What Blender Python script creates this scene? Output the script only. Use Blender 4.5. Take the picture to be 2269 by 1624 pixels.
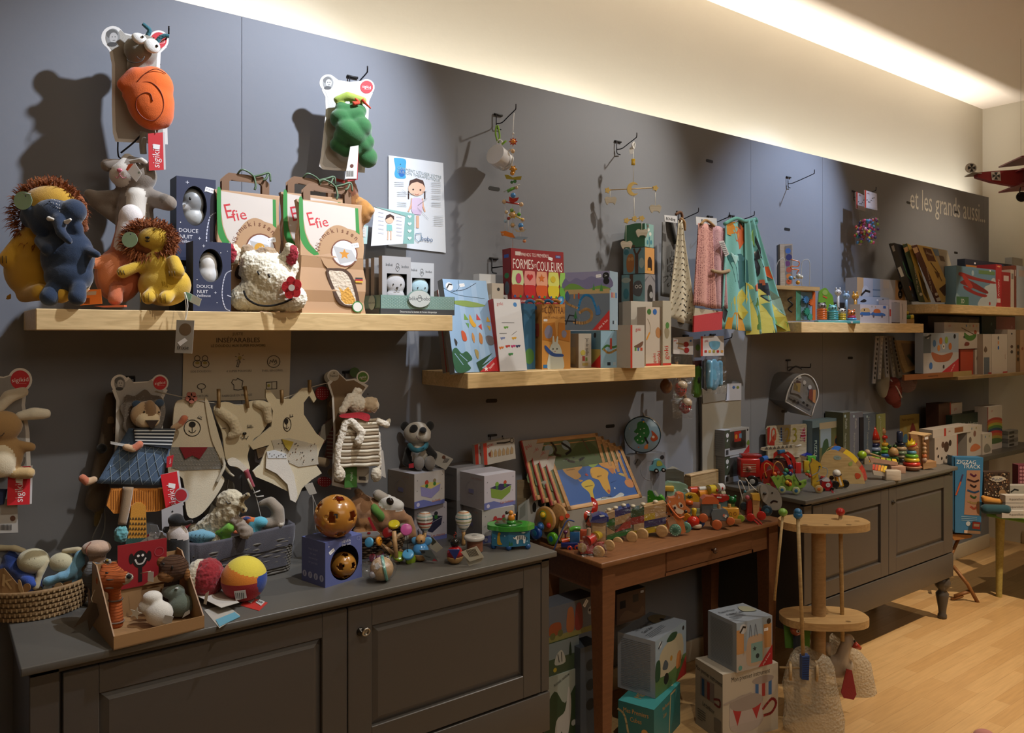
import bpy,bmesh,math,random
from math import sin,cos
from contextlib import contextmanager
from mathutils import Vector,Matrix,Euler,noise
for _o in list(bpy.data.objects):bpy.data.objects.remove(_o)
SC=bpy.context.scene
COL=SC.collection
PI=math.pi
# ---------- camera: wall runs along +x, camera at origin, eye 1.6 m ----------
SN,CS,F=0.5994,0.8004,1720.0
cam=bpy.data.cameras.new('camera');camo=bpy.data.objects.new('camera',cam);COL.objects.link(camo)
cam.sensor_width=36;cam.lens=F/2269*36;cam.shift_y=-(812-738)/2269;cam.clip_start=.05
camo.location=(0,0,1.6);camo.rotation_euler=(PI/2,0,-math.atan2(SN,CS));SC.camera=camo
# ---------- world and view ----------
w=bpy.data.worlds.new('room_air');SC.world=w;w.use_nodes=True
w.node_tree.nodes['Background'].inputs[0].default_value=(.93,.97,1.0,1)
w.node_tree.nodes['Background'].inputs[1].default_value=.34
SC.view_settings.view_transform='Standard';SC.view_settings.look='None'
SC.view_settings.gamma=1;SC.view_settings.use_curve_mapping=False
SC.view_settings.exposure=0.0
# ---------- lights ----------
def spot(name,loc,to,watts,col,deg,blend=.5,r=.03):
 l=bpy.data.lights.new(name,'SPOT');l.energy=watts;l.color=col
 l.spot_size=math.radians(deg);l.spot_blend=blend;l.shadow_soft_size=r
 o=bpy.data.objects.new(name,l);COL.objects.link(o);o.location=loc
 o.rotation_euler=(Vector(to)-Vector(loc)).to_track_quat('-Z','Y').to_euler();return o
def area(name,loc,to,watts,col,sx,sy):
 l=bpy.data.lights.new(name,'AREA');l.shape='RECTANGLE';l.size=sx;l.size_y=sy
 l.energy=watts;l.color=col
 o=bpy.data.objects.new(name,l);COL.objects.link(o);o.location=loc
 o.rotation_euler=(Vector(to)-Vector(loc)).to_track_quat('-Z','Y').to_euler();return o
COOL,NEU,WARM=(.80,.87,1),(1,.93,.82),(1,.80,.58)
area('strip_light',(2.7,2.605,2.36),(2.7,2.607,3.3),44,(1,.96,.88),7.4,.04).data.spread=math.radians(80)
spot('ceiling_spot',(1.5,1.45,3.33),(.75,2.52,1.95),230,COOL,60,.8)
spot('ceiling_spot',(3.0,1.6,3.33),(2.0,2.52,1.6),100,NEU,66,.8)
spot('ceiling_spot',(4.2,1.5,3.33),(3.75,2.52,2.0),150,(.62,.75,1),56,.8)
spot('ceiling_spot',(1.2,.7,3.33),(1.1,2.0,.8),85,NEU,70,.8)
spot('ceiling_spot',(3.6,.7,3.33),(2.9,2.1,.7),120,NEU,70,.8)
spot('ceiling_spot',(5.6,1.4,3.33),(5.4,2.4,1.5),70,WARM,66,.8)
spot('ceiling_spot',(4.6,.5,3.33),(4.7,1.0,0),430,WARM,74,.8)
area('room_lamp',(1.5,-1.2,3.2),(1.8,1.6,0),34,(1,.88,.72),3,2)
# ---------- pixel helpers (2269x1624 frame) ----------
def WY(u,v,y):
 r=(u-1134.5)/F;x=y*(SN+r*CS)/(CS-r*SN);Z=SN*x+CS*y
 return x,1.6-(v-738)/F*Z
def GZ(u,v,z):
 Z=(1.6-z)*F/(v-738);X=(u-1134.5)/F*Z
 return Z*SN+X*CS,Z*CS-X*SN
def ZV(x,y,v):return 1.6-(v-738)/F*(SN*x+CS*y)
def PX(x,y):return(SN*x+CS*y)/F
# ---------- materials ----------
_M={}
def lin(h):
 h=h.lstrip('#')
 if len(h)==3:h=''.join(c*2 for c in h)
 o=[]
 for i in(0,2,4):
  c=int(h[i:i+2],16)/255
  o.append(c/12.92 if c<=.04045 else((c+.055)/1.055)**2.4)
 return(*o,1)
KN={'p':'paper','c':'cloth','f':'plush','w':'wood','g':'paint','m':'metal','t':'clear_film','k':'knit','r':'rubber','s':'satin_paint','x':'wicker','y':'fleece'}
def M(h,k='p'):
 if not isinstance(h,str):return h
 if ':' in h:h,k=h.split(':')
 key=(h,k)
 if key in _M:return _M[key]
 m=bpy.data.materials.new(KN[k]+'_'+h);m.use_nodes=True;_M[key]=m
 nt=m.node_tree;N=nt.nodes;L=nt.links;b=N['Principled BSDF']
 c=lin(h);b.inputs['Base Color'].default_value=c
 b.inputs['Roughness'].default_value={'p':.5,'c':.9,'f':.95,'w':.5,'g':.22,'m':.3,'t':.1,'k':.9,'r':.6,'s':.38,'x':.7,'y':.95}[k]
 def bump(tex,out,st,dist):
  bp=N.new('ShaderNodeBump');bp.inputs['Strength'].default_value=st;bp.inputs['Distance'].default_value=dist
  L.new(tex.outputs[out],bp.inputs['Height']);L.new(bp.outputs[0],b.inputs['Normal'])
 def tc():
  t=N.new('ShaderNodeTexCoord');return t.outputs['Object']
 def noi(sc,det=2):
  n=N.new('ShaderNodeTexNoise');n.inputs['Scale'].default_value=sc;n.inputs['Detail'].default_value=det
  L.new(tc(),n.inputs['Vector']);return n
 if k=='c':bump(noi(420,2),'Fac',.35,.002);b.inputs['Sheen Weight'].default_value=.15
 if k=='f':bump(noi(420,3),'Fac',.35,.002);b.inputs['Sheen Weight'].default_value=.35
 if k=='y':
  n=N.new('ShaderNodeTexVoronoi');n.inputs['Scale'].default_value=130;L.new(tc(),n.inputs['Vector'])
  bump(n,'Distance',.5,.004);b.inputs['Sheen Weight'].default_value=.3
 if k=='k':
  n=N.new('ShaderNodeTexWave');n.bands_direction='Z';n.inputs['Scale'].default_value=42;n.inputs['Distortion'].default_value=1.2
  n.inputs['Detail Scale'].default_value=60;n.inputs['Detail'].default_value=2
  L.new(tc(),n.inputs['Vector']);bump(n,'Fac',1,.005)
 if k=='x':
  n=N.new('ShaderNodeTexNoise');n.inputs['Scale'].default_value=60;n.inputs['Detail'].default_value=3;L.new(tc(),n.inputs['Vector'])
  r=N.new('ShaderNodeValToRGB');r.color_ramp.elements[0].color=(c[0]*.5,c[1]*.5,c[2]*.5,1);r.color_ramp.elements[1].color=(min(1,c[0]*1.5),min(1,c[1]*1.5),min(1,c[2]*1.5),1)
  L.new(n.outputs['Fac'],r.inputs[0]);L.new(r.outputs[0],b.inputs['Base Color']);bump(n,'Fac',.6,.004)
 if k=='w':
  mp=N.new('ShaderNodeMapping');mp.inputs['Scale'].default_value=(3,26,26);L.new(tc(),mp.inputs['Vector'])
  n=N.new('ShaderNodeTexNoise');n.inputs['Scale'].default_value=4;n.inputs['Detail'].default_value=4;n.inputs['Distortion'].default_value=.6
  L.new(mp.outputs[0],n.inputs['Vector'])
  r=N.new('ShaderNodeValToRGB');r.color_ramp.elements[0].position=.3;r.color_ramp.elements[1].position=.75
  r.color_ramp.elements[0].color=(c[0]*.78,c[1]*.74,c[2]*.68,1);r.color_ramp.elements[1].color=(min(1,c[0]*1.1),min(1,c[1]*1.1),min(1,c[2]*1.1),1)
  L.new(n.outputs['Fac'],r.inputs[0]);L.new(r.outputs[0],b.inputs['Base Color'])
 if k=='g':b.inputs['Coat Weight'].default_value=.3
 if k=='m':b.inputs['Metallic'].default_value=1
 if k=='s':bump(noi(90,3),'Fac',.08,.002)
 if k=='t':
  N.remove(b);tr=N.new('ShaderNodeBsdfTransparent');gl=N.new('ShaderNodeBsdfGlossy');mx=N.new('ShaderNodeMixShader')
  tr.inputs[0].default_value=c;gl.inputs['Roughness'].default_value=.12;gl.inputs[0].default_value=(.9,.93,.95,1)
  n=noi(28,4);bp=N.new('ShaderNodeBump');bp.inputs['Strength'].default_value=1;bp.inputs['Distance'].default_value=.03
  L.new(n.outputs['Fac'],bp.inputs['Height']);L.new(bp.outputs[0],gl.inputs['Normal'])
  mx.inputs[0].default_value=.1;L.new(tr.outputs[0],mx.inputs[1]);L.new(gl.outputs[0],mx.inputs[2])
  L.new(mx.outputs[0],N['Material Output'].inputs[0])
 return m
def Q(*a):return[(a[i],a[i+1])for i in range(0,len(a),2)]
def V(*a):return[(a[i],a[i+1],a[i+2])for i in range(0,len(a),3)]
def hu(v):return v if isinstance(v,str)else v/100
def QH(a):return[(a[i]/100,a[i+1]/100)for i in range(0,len(a),2)]
def _r(*a):return('r',*map(hu,a))
def _e(*a):return('e',*map(hu,a))
def _c(*a):return('c',*map(hu,a))
def _o(*a):return('o',*map(hu,a))
def _s(*a):return('s',*map(hu,a))
def _h(*a):return('h',*map(hu,a))
def _b(*a):return('b',*map(hu,a))
def _z(*a):return('z',*map(hu,a[:4]),*a[4:])
def _t(t,*a):return('t',t,*map(hu,a[:3]),*a[3:])
def _g(x,z,*a):return('tag',x/100,z/100,*a)
def _p(c,*a):return('p',QH(a),c)
def _q(c,*a):return('q',QH(a),c)
def _l(w,c,*a):return('l',QH(a),w/100,c)
def _L(w,c,*a):return('L',QH(a),w/100,c)
# ---------- mesh builder ----------
def ell(cx,cz,rx,rz,n=24,a0=0,a1=360):
 full=abs(a1-a0-360)<1e-6;k=n if full else n+1
 return[(cx+rx*cos(math.radians(a0+(a1-a0)*i/n)),cz+rz*sin(math.radians(a0+(a1-a0)*i/n)))for i in range(k)]
def starp(cx,cz,r,n=5,q=.45,ph=90):
 return[(cx+(r if i%2==0 else r*q)*cos(math.radians(ph+180*i/n)),cz+(r if i%2==0 else r*q)*sin(math.radians(ph+180*i/n)))for i in range(2*n)]
def heart(cx,cz,r):
 return[(cx+r*.0625*16*sin(t)**3,cz+r*.0625*(13*cos(t)-5*cos(2*t)-2*cos(3*t)-cos(4*t)))for t in[2*PI*i/24 for i in range(24)]][::-1]
def sm(pts,k=4):
 out=[];n=len(pts)
 for i in range(n-1):
  p0,p1,p2,p3=pts[max(i-1,0)],pts[i],pts[i+1],pts[min(i+2,n-1)]
  for j in range(k):
   t=j/k
   out.append(tuple(.5*((2*b)+(c-a)*t+(2*a-5*b+4*c-d)*t*t+(-a+3*b-3*c+d)*t**3)for a,b,c,d in zip(p0,p1,p2,p3)))
 out.append(tuple(pts[-1]));return out
def smc(pts,k=4):
 n=len(pts);out=[]
 for i in range(n):
  p0,p1,p2,p3=pts[i-1],pts[i],pts[(i+1)%n],pts[(i+2)%n]
  for j in range(k):
   t=j/k
   out.append(tuple(.5*((2*b)+(c-a)*t+(2*a-5*b+4*c-d)*t*t+(-a+3*b-3*c+d)*t**3)for a,b,c,d in zip(p0,p1,p2,p3)))
 return out
_TX={}
def text_mesh(s):
 if s in _TX:return _TX[s]
 c=bpy.data.curves.new('t','FONT');c.body=s;c.size=1;c.resolution_u=2;c.align_x='CENTER';c.align_y='CENTER'
 o=bpy.data.objects.new('t',c);me=bpy.data.meshes.new_from_object(o)
 r=([tuple(v.co)for v in me.vertices],[tuple(p.vertices)for p in me.polygons])
 bpy.data.objects.remove(o);bpy.data.curves.remove(c);bpy.data.meshes.remove(me)
 _TX[s]=r;return r
class B:
 def __init__(s):s.v=[];s.f=[];s.m=[];s.s=[];s.mats=[];s.T=Matrix();s.k=0
 @contextmanager
 def at(s,loc=(0,0,0),rz=0,rx=0,ry=0,sc=1,m=None):
  o=s.T
  s.T=o@(m if m is not None else Matrix.Translation(loc)@Euler([math.radians(a)for a in(rx,ry,rz)]).to_matrix().to_4x4()@Matrix.Scale(sc,4))
  yield s
  s.T=o
 def add(s,vs,fs,mat,smooth=False):
  mat=M(mat)
  if mat not in s.mats:s.mats.append(mat)
  mi=s.mats.index(mat);n=len(s.v);T=s.T
  s.v+=[T@Vector(p)for p in vs]
  s.f+=[[n+i for i in f]for f in fs];s.m+=[mi]*len(fs);s.s+=[smooth]*len(fs);return s
 def box(s,x0,y0,z0,x1,y1,z1,mat):
  return s.add([(x0,y0,z0),(x1,y0,z0),(x1,y1,z0),(x0,y1,z0),(x0,y0,z1),(x1,y0,z1),(x1,y1,z1),(x0,y1,z1)],[(0,3,2,1),(4,5,6,7),(0,1,5,4),(1,2,6,5),(2,3,7,6),(3,0,4,7)],mat)
 def rb(s,x0,y0,z0,x1,y1,z1,mat,r=.005,seg=2):
  bm=bmesh.new();bmesh.ops.create_cube(bm,size=1)
  for v in bm.verts:v.co=Vector(((x0+x1)/2+v.co.x*(x1-x0),(y0+y1)/2+v.co.y*(y1-y0),(z0+z1)/2+v.co.z*(z1-z0)))
  bmesh.ops.bevel(bm,geom=list(bm.edges),offset=min(r,.49*min(x1-x0,y1-y0,z1-z0)),segments=seg,profile=.5,affect='EDGES')
  s.bm(bm,mat,seg>1);return s
 def bm(s,bm,mat,smooth=False):
  bm.verts.index_update();s.add([tuple(v.co)for v in bm.verts],[[v.index for v in f.verts]for f in bm.faces],mat,smooth);bm.free()
 def ball(s,c,r,mat,n=14,rot=(0,0,0)):
  if not isinstance(r,tuple):r=(r,r,r)
  Rm=Euler([math.radians(a)for a in rot]).to_matrix();c=Vector(c);vs=[];h=n//2
  for i in range(h+1):
   th=PI*i/h
   for j in range(n):
    ph=2*PI*j/n
    vs.append(tuple(c+Rm@Vector((r[0]*sin(th)*cos(ph),r[1]*sin(th)*sin(ph),r[2]*cos(th)))))
  fs=[]
  for i in range(h):
   for j in range(n):
    a,b_,c_,d=i*n+j,i*n+(j+1)%n,(i+1)*n+(j+1)%n,(i+1)*n+j
    fs.append((a,d,c_)if i==0 else((a,d,b_)if i==h-1 else(a,d,c_,b_)))
  return s.add(vs,fs,mat,True)
 def tube(s,pts,r,mat,n=8,closed=False,cap=True):
  P=[Vector(p)for p in pts];k=len(P)
  rr=r if isinstance(r,(list,tuple))else[r]*k
  vs=[];up=None
  for i,p in enumerate(P):
   if closed:t=P[(i+1)%k]-P[i-1]
   else:t=P[min(i+1,k-1)]-P[max(i-1,0)]
   t=t.normalized()if t.length>1e-9 else Vector((0,0,1))
   if up is None:
    up=Vector((0,0,1))if abs(t.z)<.9 else Vector((1,0,0))
   a=(up-t*up.dot(t))
   a=a.normalized()if a.length>1e-6 else t.orthogonal().normalized()
   up=a;b_=t.cross(a)
   for j in range(n):
    q=2*PI*j/n;vs.append(tuple(p+(a*cos(q)+b_*sin(q))*rr[i]))
  fs=[]
  for i in range(k if closed else k-1):
   for j in range(n):
    i2=(i+1)%k;fs.append((i*n+j,i*n+(j+1)%n,i2*n+(j+1)%n,i2*n+j))
  if cap and not closed:fs+=[tuple(range(n))[::-1],tuple((k-1)*n+j for j in range(n))]
  return s.add(vs,fs,mat,True)
 def cyl(s,p0,p1,r,mat,r1=None,n=20,flat=True):
  r1=r if r1 is None else r1
  P=Vector(p0);Q=Vector(p1);t=(Q-P).normalized();a=t.orthogonal().normalized();b_=t.cross(a)
  ring=lambda c,q:[tuple(c+(a*cos(2*PI*j/n)+b_*sin(2*PI*j/n))*q)for j in range(n)]
  s.add(ring(P,r)+ring(Q,r1),[(j,(j+1)%n,n+(j+1)%n,n+j)for j in range(n)],mat,True)
  s.add(ring(P,r),[tuple(range(n))[::-1]],mat);s.add(ring(Q,r1),[tuple(range(n))],mat);return s
 def lathe(s,c,prof,mat,n=24,ax=None):
  c=Vector(c);q=(Vector(ax).normalized().to_track_quat('Z','Y').to_matrix()if ax else Matrix.Identity(3));vs=[];k=len(prof)
  for r,z in prof:
   for j in range(n):vs.append(tuple(c+q@Vector((r*cos(2*PI*j/n),r*sin(2*PI*j/n),z))))
  fs=[(i*n+j,i*n+(j+1)%n,(i+1)*n+(j+1)%n,(i+1)*n+j)for i in range(k-1)for j in range(n)]
  if prof[0][0]>1e-5:fs.append(tuple(range(n))[::-1])
  if prof[-1][0]>1e-5:fs.append(tuple((k-1)*n+j for j in range(n)))
  return s.add(vs,fs,mat,True)
 def ring(s,c,Rr,r,mat,ax=None,n=24,rz=None):
  rz=rz or r
  return s.lathe(c,[(Rr+r*cos(2*PI*i/12),rz*sin(2*PI*i/12))for i in range(13)],mat,n,ax)
 def disc(s,c,Rr,h,mat,ax=None,n=24):
  e=min(h*.3,Rr*.3)
  return s.lathe(c,[(0,-h/2),(Rr-e,-h/2),(Rr-e*.3,-h/2+e*.3),(Rr,-h/2+e),(Rr,h/2-e),(Rr-e*.3,h/2-e*.3),(Rr-e,h/2),(0,h/2)],mat,n,ax)
 def prism(s,pts,y0,y1,mat,side=None,smooth=False):
  n=len(pts);ar=sum(pts[i-1][0]*pts[i][1]-pts[i][0]*pts[i-1][1]for i in range(n))
  if ar<0:pts=pts[::-1]
  F_=[(x,y0,z)for x,z in pts];K=[(x,y1,z)for x,z in pts]
  s.add(F_,[tuple(range(n))],mat);s.add(K,[tuple(range(n))[::-1]],mat)
  return s.add(F_+K,[(i,n+i,n+(i+1)%n,(i+1)%n)for i in range(n)],side or mat,smooth)
 def sheet(s,fn,nu,nv,mat,th=.0015):
  g=[[Vector(fn(i/nu,j/nv))for j in range(nv+1)]for i in range(nu+1)];vs=[];N_=[]
  for i in range(nu+1):
   for j in range(nv+1):
    du=g[min(i+1,nu)][j]-g[max(i-1,0)][j];dv=g[i][min(j+1,nv)]-g[i][max(j-1,0)]
    nn=du.cross(dv);nn=nn.normalized()if nn.length>1e-12 else Vector((0,-1,0));N_.append(nn);vs.append(g[i][j]+nn*th/2)
  m_=len(vs);vs+=[vs[i]-N_[i]*th for i in range(m_)];k=nv+1;fs=[]
  for i in range(nu):
   for j in range(nv):
    q=(i*k+j,(i+1)*k+j,(i+1)*k+j+1,i*k+j+1);fs+=[q,tuple(a+m_ for a in q[::-1])]
  bd=[i*k for i in range(nu+1)]+[nu*k+j for j in range(1,nv+1)]+[i*k+nv for i in range(nu-1,-1,-1)]+[j for j in range(nv-1,0,-1)]
  fs+=[(bd[i],bd[i]+m_,bd[(i+1)%len(bd)]+m_,bd[(i+1)%len(bd)])for i in range(len(bd))]
  return s.add([tuple(p)for p in vs],fs,mat,True)
# ---- flat marks on the current face frame: x right, z up, looking along +y ----
 def flat(s,pts,col):
  s.k+=1;y=-.00025-.00006*(s.k%60);n=len(pts)
  if sum(pts[i-1][0]*pts[i][1]-pts[i][0]*pts[i-1][1]for i in range(n))<0:pts=pts[::-1]
  return s.add([(x,y,z)for x,z in pts],[tuple(range(n))],col)
 def text(s,t,x,z,size,col,rot=0,sx=1):
  s.k+=1;y=-.0003-.00006*(s.k%60);vs,fs=text_mesh(t);a=math.radians(rot);ca,sa=cos(a),sin(a)
  return s.add([(x+size*(p[0]*sx*ca-p[1]*sa),y,z+size*(p[0]*sx*sa+p[1]*ca))for p in vs],fs,col)
 def line(s,pts,wd,col):
  s.k+=1;y=-.0003-.00006*(s.k%60);n=len(pts)
  for i in range(n-1):
   a=Vector(pts[i]);c=Vector(pts[i+1]);d=c-a
   if d.length<1e-9:continue
   d.normalize();p=Vector((-d.y,d.x))*wd/2;a-=d*wd*.3;c+=d*wd*.3
   s.add([(q.x,y,q.y)for q in(a-p,c-p,c+p,a+p)],[(0,1,2,3)],col)
  return s
 def deco(s,W,H,items):
  for it in items:
   t=it[0]
   if t=='r':s.flat([(it[1]*W,it[2]*H),(it[3]*W,it[2]*H),(it[3]*W,it[4]*H),(it[1]*W,it[4]*H)],it[5])
   elif t=='e':s.flat(ell(it[1]*W,it[2]*H,it[3]*W,it[4]*H),it[5])
   elif t=='c':s.flat(ell(it[1]*W,it[2]*H,it[3]*H,it[3]*H),it[4])
   elif t=='o':s.line([p for p in ell(it[1]*W,it[2]*H,it[3]*H,it[3]*H,20)]+[(it[1]*W+it[3]*H,it[2]*H)],it[4]*H,it[5])
   elif t=='p':s.flat([(a*W,b_*H)for a,b_ in it[1]],it[2])
   elif t=='q':s.flat(smc([(a*W,b_*H)for a,b_ in it[1]]),it[2])
   elif t=='t':s.text(it[1],it[2]*W,it[3]*H,it[4]*H,it[5],*(it[6:]))
   elif t=='l':s.line([(a*W,b_*H)for a,b_ in it[1]],it[2]*H,it[3])
   elif t=='L':s.line(sm([(a*W,b_*H)for a,b_ in it[1]]),it[2]*H,it[3])
   elif t=='s':s.flat(starp(it[1]*W,it[2]*H,it[3]*H,*(it[5:])),it[4])
   elif t=='h':s.flat(heart(it[1]*W,it[2]*H,it[3]*H),it[4])
   elif t=='z':
    n=it[5]
    for i in range(n):
     zz=it[4]-(it[4]-it[2])*(i+.5)/n;q=it[1]+(it[3]-it[1])*(1 if i<n-1 else .6)
     s.flat([(it[1]*W,zz*H-.16*(it[4]-it[2])/n*H),(q*W,zz*H-.16*(it[4]-it[2])/n*H),(q*W,zz*H+.16*(it[4]-it[2])/n*H),(it[1]*W,zz*H+.16*(it[4]-it[2])/n*H)],it[6])
   elif t=='b':
    s.deco(W,H,[('r',it[1],it[2],it[3],it[4],'f4f2ee')])
    n=14;d=(it[3]-it[1])/n
    for i in range(1,n-1):
     if i%3:s.deco(W,H,[('r',it[1]+d*i,it[2]+.15*(it[4]-it[2]),it[1]+d*(i+.35+.3*(i%2)),it[4]-.1*(it[4]-it[2]),'222')])
   elif t=='tag':
    x,z=it[1]*W,it[2]*H;q=it[3];a=math.radians(it[4]);ca,sa=cos(a),sin(a)
    P=Q(-.5,-.2,-.42,-.27,.42,-.27,.5,-.2,.5,.2,.42,.27,-.42,.27,-.5,.2)
    s.flat([(x+q*(c*ca-d*sa),z+q*(c*sa+d*ca))for c,d in P],'f2f3f6')
    s.text(it[5]if len(it)>5 else '€ 15.90',x,z,q*.24,'667',it[4])
  return s
 def cart(s,w,d,h,col,front=(),side=(),top=(),side_col=None,top_col=None,right=()):
  """carton: front-left-bottom corner at origin, front faces -y, left face is -x"""
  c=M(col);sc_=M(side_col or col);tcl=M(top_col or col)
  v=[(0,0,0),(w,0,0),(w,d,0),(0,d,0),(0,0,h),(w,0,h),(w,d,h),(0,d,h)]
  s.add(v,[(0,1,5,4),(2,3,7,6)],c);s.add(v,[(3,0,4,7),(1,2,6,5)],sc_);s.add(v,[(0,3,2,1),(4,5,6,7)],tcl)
  s.deco(w,h,front)
  if side:
   with s.at(m=Matrix(((0,1,0,0),(-1,0,0,d),(0,0,1,0),(0,0,0,1)))):s.deco(d,h,side)
  if top:
   with s.at(m=Matrix(((1,0,0,0),(0,0,1,0),(0,-1,0,h),(0,0,0,1)))):s.deco(w,d,top)
  return s
 def build(s,name,parent=None,label=None,cat=None,group=None,kind=None,loc=None,rz=0,rx=0,ry=0):
  me=bpy.data.meshes.new(name);me.from_pydata([tuple(p)for p in s.v],[],s.f)
  for m_ in s.mats:me.materials.append(m_)
  me.polygons.foreach_set('material_index',s.m);me.polygons.foreach_set('use_smooth',s.s);me.update()
  o=bpy.data.objects.new(name,me);COL.objects.link(o)
  return tag(o,parent,label,cat,group,kind,loc,rz,rx,ry)
def tag(o,parent=None,label=None,cat=None,group=None,kind=None,loc=None,rz=0,rx=0,ry=0):
 if parent:o.parent=parent
 if label:o['label']=label
 if cat:o['category']=cat
 if group:o['group']=group
 if kind:o['kind']=kind
 if loc is not None:o.location=loc
 if rz or rx or ry:o.rotation_euler=[math.radians(a)for a in(rx,ry,rz)]
 return o
def T(name,label,cat,loc=(0,0,0),rz=0,group=None,rx=0,ry=0):
 o=bpy.data.objects.new(name,None);o.empty_display_size=.05;COL.objects.link(o)
 return tag(o,None,label,cat,group,None,loc,rz,rx,ry)
def copy_tree(o,parent=None,**kw):
 c=o.copy();COL.objects.link(c)
 if parent:c.parent=parent
 for k,v in kw.items():c[k]=v
 for ch in list(o.children):copy_tree(ch,c)
 return c
def put(o,loc=None,rz=None):
 if loc is not None:o.location=loc
 if rz is not None:o.rotation_euler[2]=math.radians(rz)
 return o
# ---------- soft bodies: one continuous skin grown over ellipsoids and tapered limbs, coloured by region ----------
def blob(name,parent,prims,vox=.006,smooth=4,rough=0,rsc=60,amp=None,**kw):
 b=B()
 for p in prims:
  if p[0]=='e':b.ball(p[1],p[2],'888',20,p[4]if len(p)>4 else(0,0,0))
  else:
   a,c=Vector(p[1]),Vector(p[2]);n=max(2,int((c-a).length/(min(p[3],p[4])*.5))+1)
   for i in range(n+1):b.ball(tuple(a.lerp(c,i/n)),p[3]+(p[4]-p[3])*i/n,'888',14)
 o=b.build(name);me0=o.data
 md=o.modifiers.new('r','REMESH');md.mode='VOXEL';md.voxel_size=vox
 if smooth:s_=o.modifiers.new('s','SMOOTH');s_.iterations=smooth;s_.factor=.5
 dg=bpy.context.evaluated_depsgraph_get();me=bpy.data.meshes.new_from_object(o.evaluated_get(dg));o.modifiers.clear()
 o.data=me;bpy.data.meshes.remove(me0);me.name=name
 me.materials.clear();mats=[]
 def dist(p,q):
  if p[0]=='e':
   Rm=Euler([math.radians(a)for a in(p[4]if len(p)>4 else(0,0,0))]).to_matrix().transposed()
   r=p[2]if isinstance(p[2],tuple)else(p[2],)*3;l=Rm@(q-Vector(p[1]))
   return Vector((l.x/r[0],l.y/r[1],l.z/r[2])).length
  a,c=Vector(p[1]),Vector(p[2]);t=max(0,min(1,(q-a).dot(c-a)/max(1e-9,(c-a).length_squared)))
  return(q-a.lerp(c,t)).length/(p[3]+(p[4]-p[3])*t)
 pm=[]
 for p in prims:
  mm=M(p[3]if p[0]=='e' else p[5])
  if mm not in mats:mats.append(mm);me.materials.append(mm)
  pm.append(mats.index(mm))
 if len(mats)>1:
  for f in me.polygons:
   q=f.center;f.material_index=pm[min(range(len(prims)),key=lambda i:dist(prims[i],q))]
 for f in me.polygons:f.use_smooth=True
 if rough:
  ns=[v.normal.copy()for v in me.vertices]
  for v,nn in zip(me.vertices,ns):v.co+=nn*rough*noise.noise(v.co*rsc)
 me.update()
 return tag(o,parent,**kw)
def tuft(b,base,dirn,ln,wd,mat,droop=.3):
 p=Vector(base);d=Vector(dirn).normalized();a=d.orthogonal().normalized()*wd;q=p+d*ln*.6;e=p+d*ln+Vector((0,0,-ln*droop));c_=d.cross(a)
 b.add([tuple(p-a),tuple(p+a),tuple(p+c_),tuple(q-a*.7),tuple(q+a*.7),tuple(q+c_*.7),tuple(e)],[(0,1,4,3),(1,2,5,4),(2,0,3,5),(3,4,6),(4,5,6),(5,3,6)],mat)
# ---------- figures authored on a plane through their own anchor point ----------
class PB(B):
 def __init__(s,P):super().__init__();s.P=P
 def o(s,u,v,d,r,mat,rot=(0,0,0),n=16):
  k=s.P.s;r=tuple(a*k for a in r)if isinstance(r,tuple)else r*k
  return s.ball(s.P.q(u,v,d),r,mat,n,rot)
 def t(s,pts,r,mat,smooth=True,n=8):
  if smooth and len(pts)>2:pts=sm(pts)
  k=s.P.s;m=len(pts)
  if isinstance(r,(list,tuple)):r=[k*(r[0]+(r[1]-r[0])*i/(m-1))for i in range(m)]
  else:r=r*k
  return s.tube([s.P.q(*p)for p in pts],r,mat,n)
 def pr(s,pts,d0,d1,mat,side=None,smooth=False):
  if smooth:pts=smc(pts)
  k=s.P.s;return s.prism([(s.P.q(u,v)[0],s.P.q(u,v)[2])for u,v in pts],d0*k,d1*k,mat,side)
 def fl(s,pts,mat,d=-.3,smooth=False):
  if smooth:pts=smc(pts)
  P=[s.P.q(u,v)for u,v in pts]
  with s.at((0,d*s.P.s,0)):s.flat([(p[0],p[2])for p in P],mat)
  return s
 def tx(s,t,u,v,size,mat,rot=0,d=-.3,sx=1):
  p=s.P.q(u,v)
  with s.at((0,d*s.P.s,0)):s.text(t,p[0],p[2],size*s.P.s,mat,rot,sx)
  return s
 def ln(s,pts,wd,mat,d=-.3,smooth=False):
  if smooth:pts=sm(pts)
  P=[s.P.q(u,v)for u,v in pts]
  with s.at((0,d*s.P.s,0)):s.line([(p[0],p[2])for p in P],wd*s.P.s,mat)
  return s
 def c(s,u,v,r,mat,d=-.3,rz=None):
  return s.fl([(a,b)for a,b in ell(u,v,r,rz or r)],mat,d)
 def p(s,d0,d1,mat,*a):return s.pr(Q(*a),d0,d1,mat)
 def g(s,mat,*a):return s.fl(Q(*a),mat)
 def l(s,wd,mat,*a):return s.ln(Q(*a),wd,mat)
 def T3(s,r,mat,*a):return s.t(V(*a),r,mat)
 def x(s,u0,v0,d0,u1,v1,d1,mat,r=.001):return s.rb(*s.P.q(u0,v0,d0),*s.P.q(u1,v1,d1),mat,r)
 def end(s,name,**kw):
  o=s.build(name,s.P.t,**kw);P=s.P;s.__init__(P);return o
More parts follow.
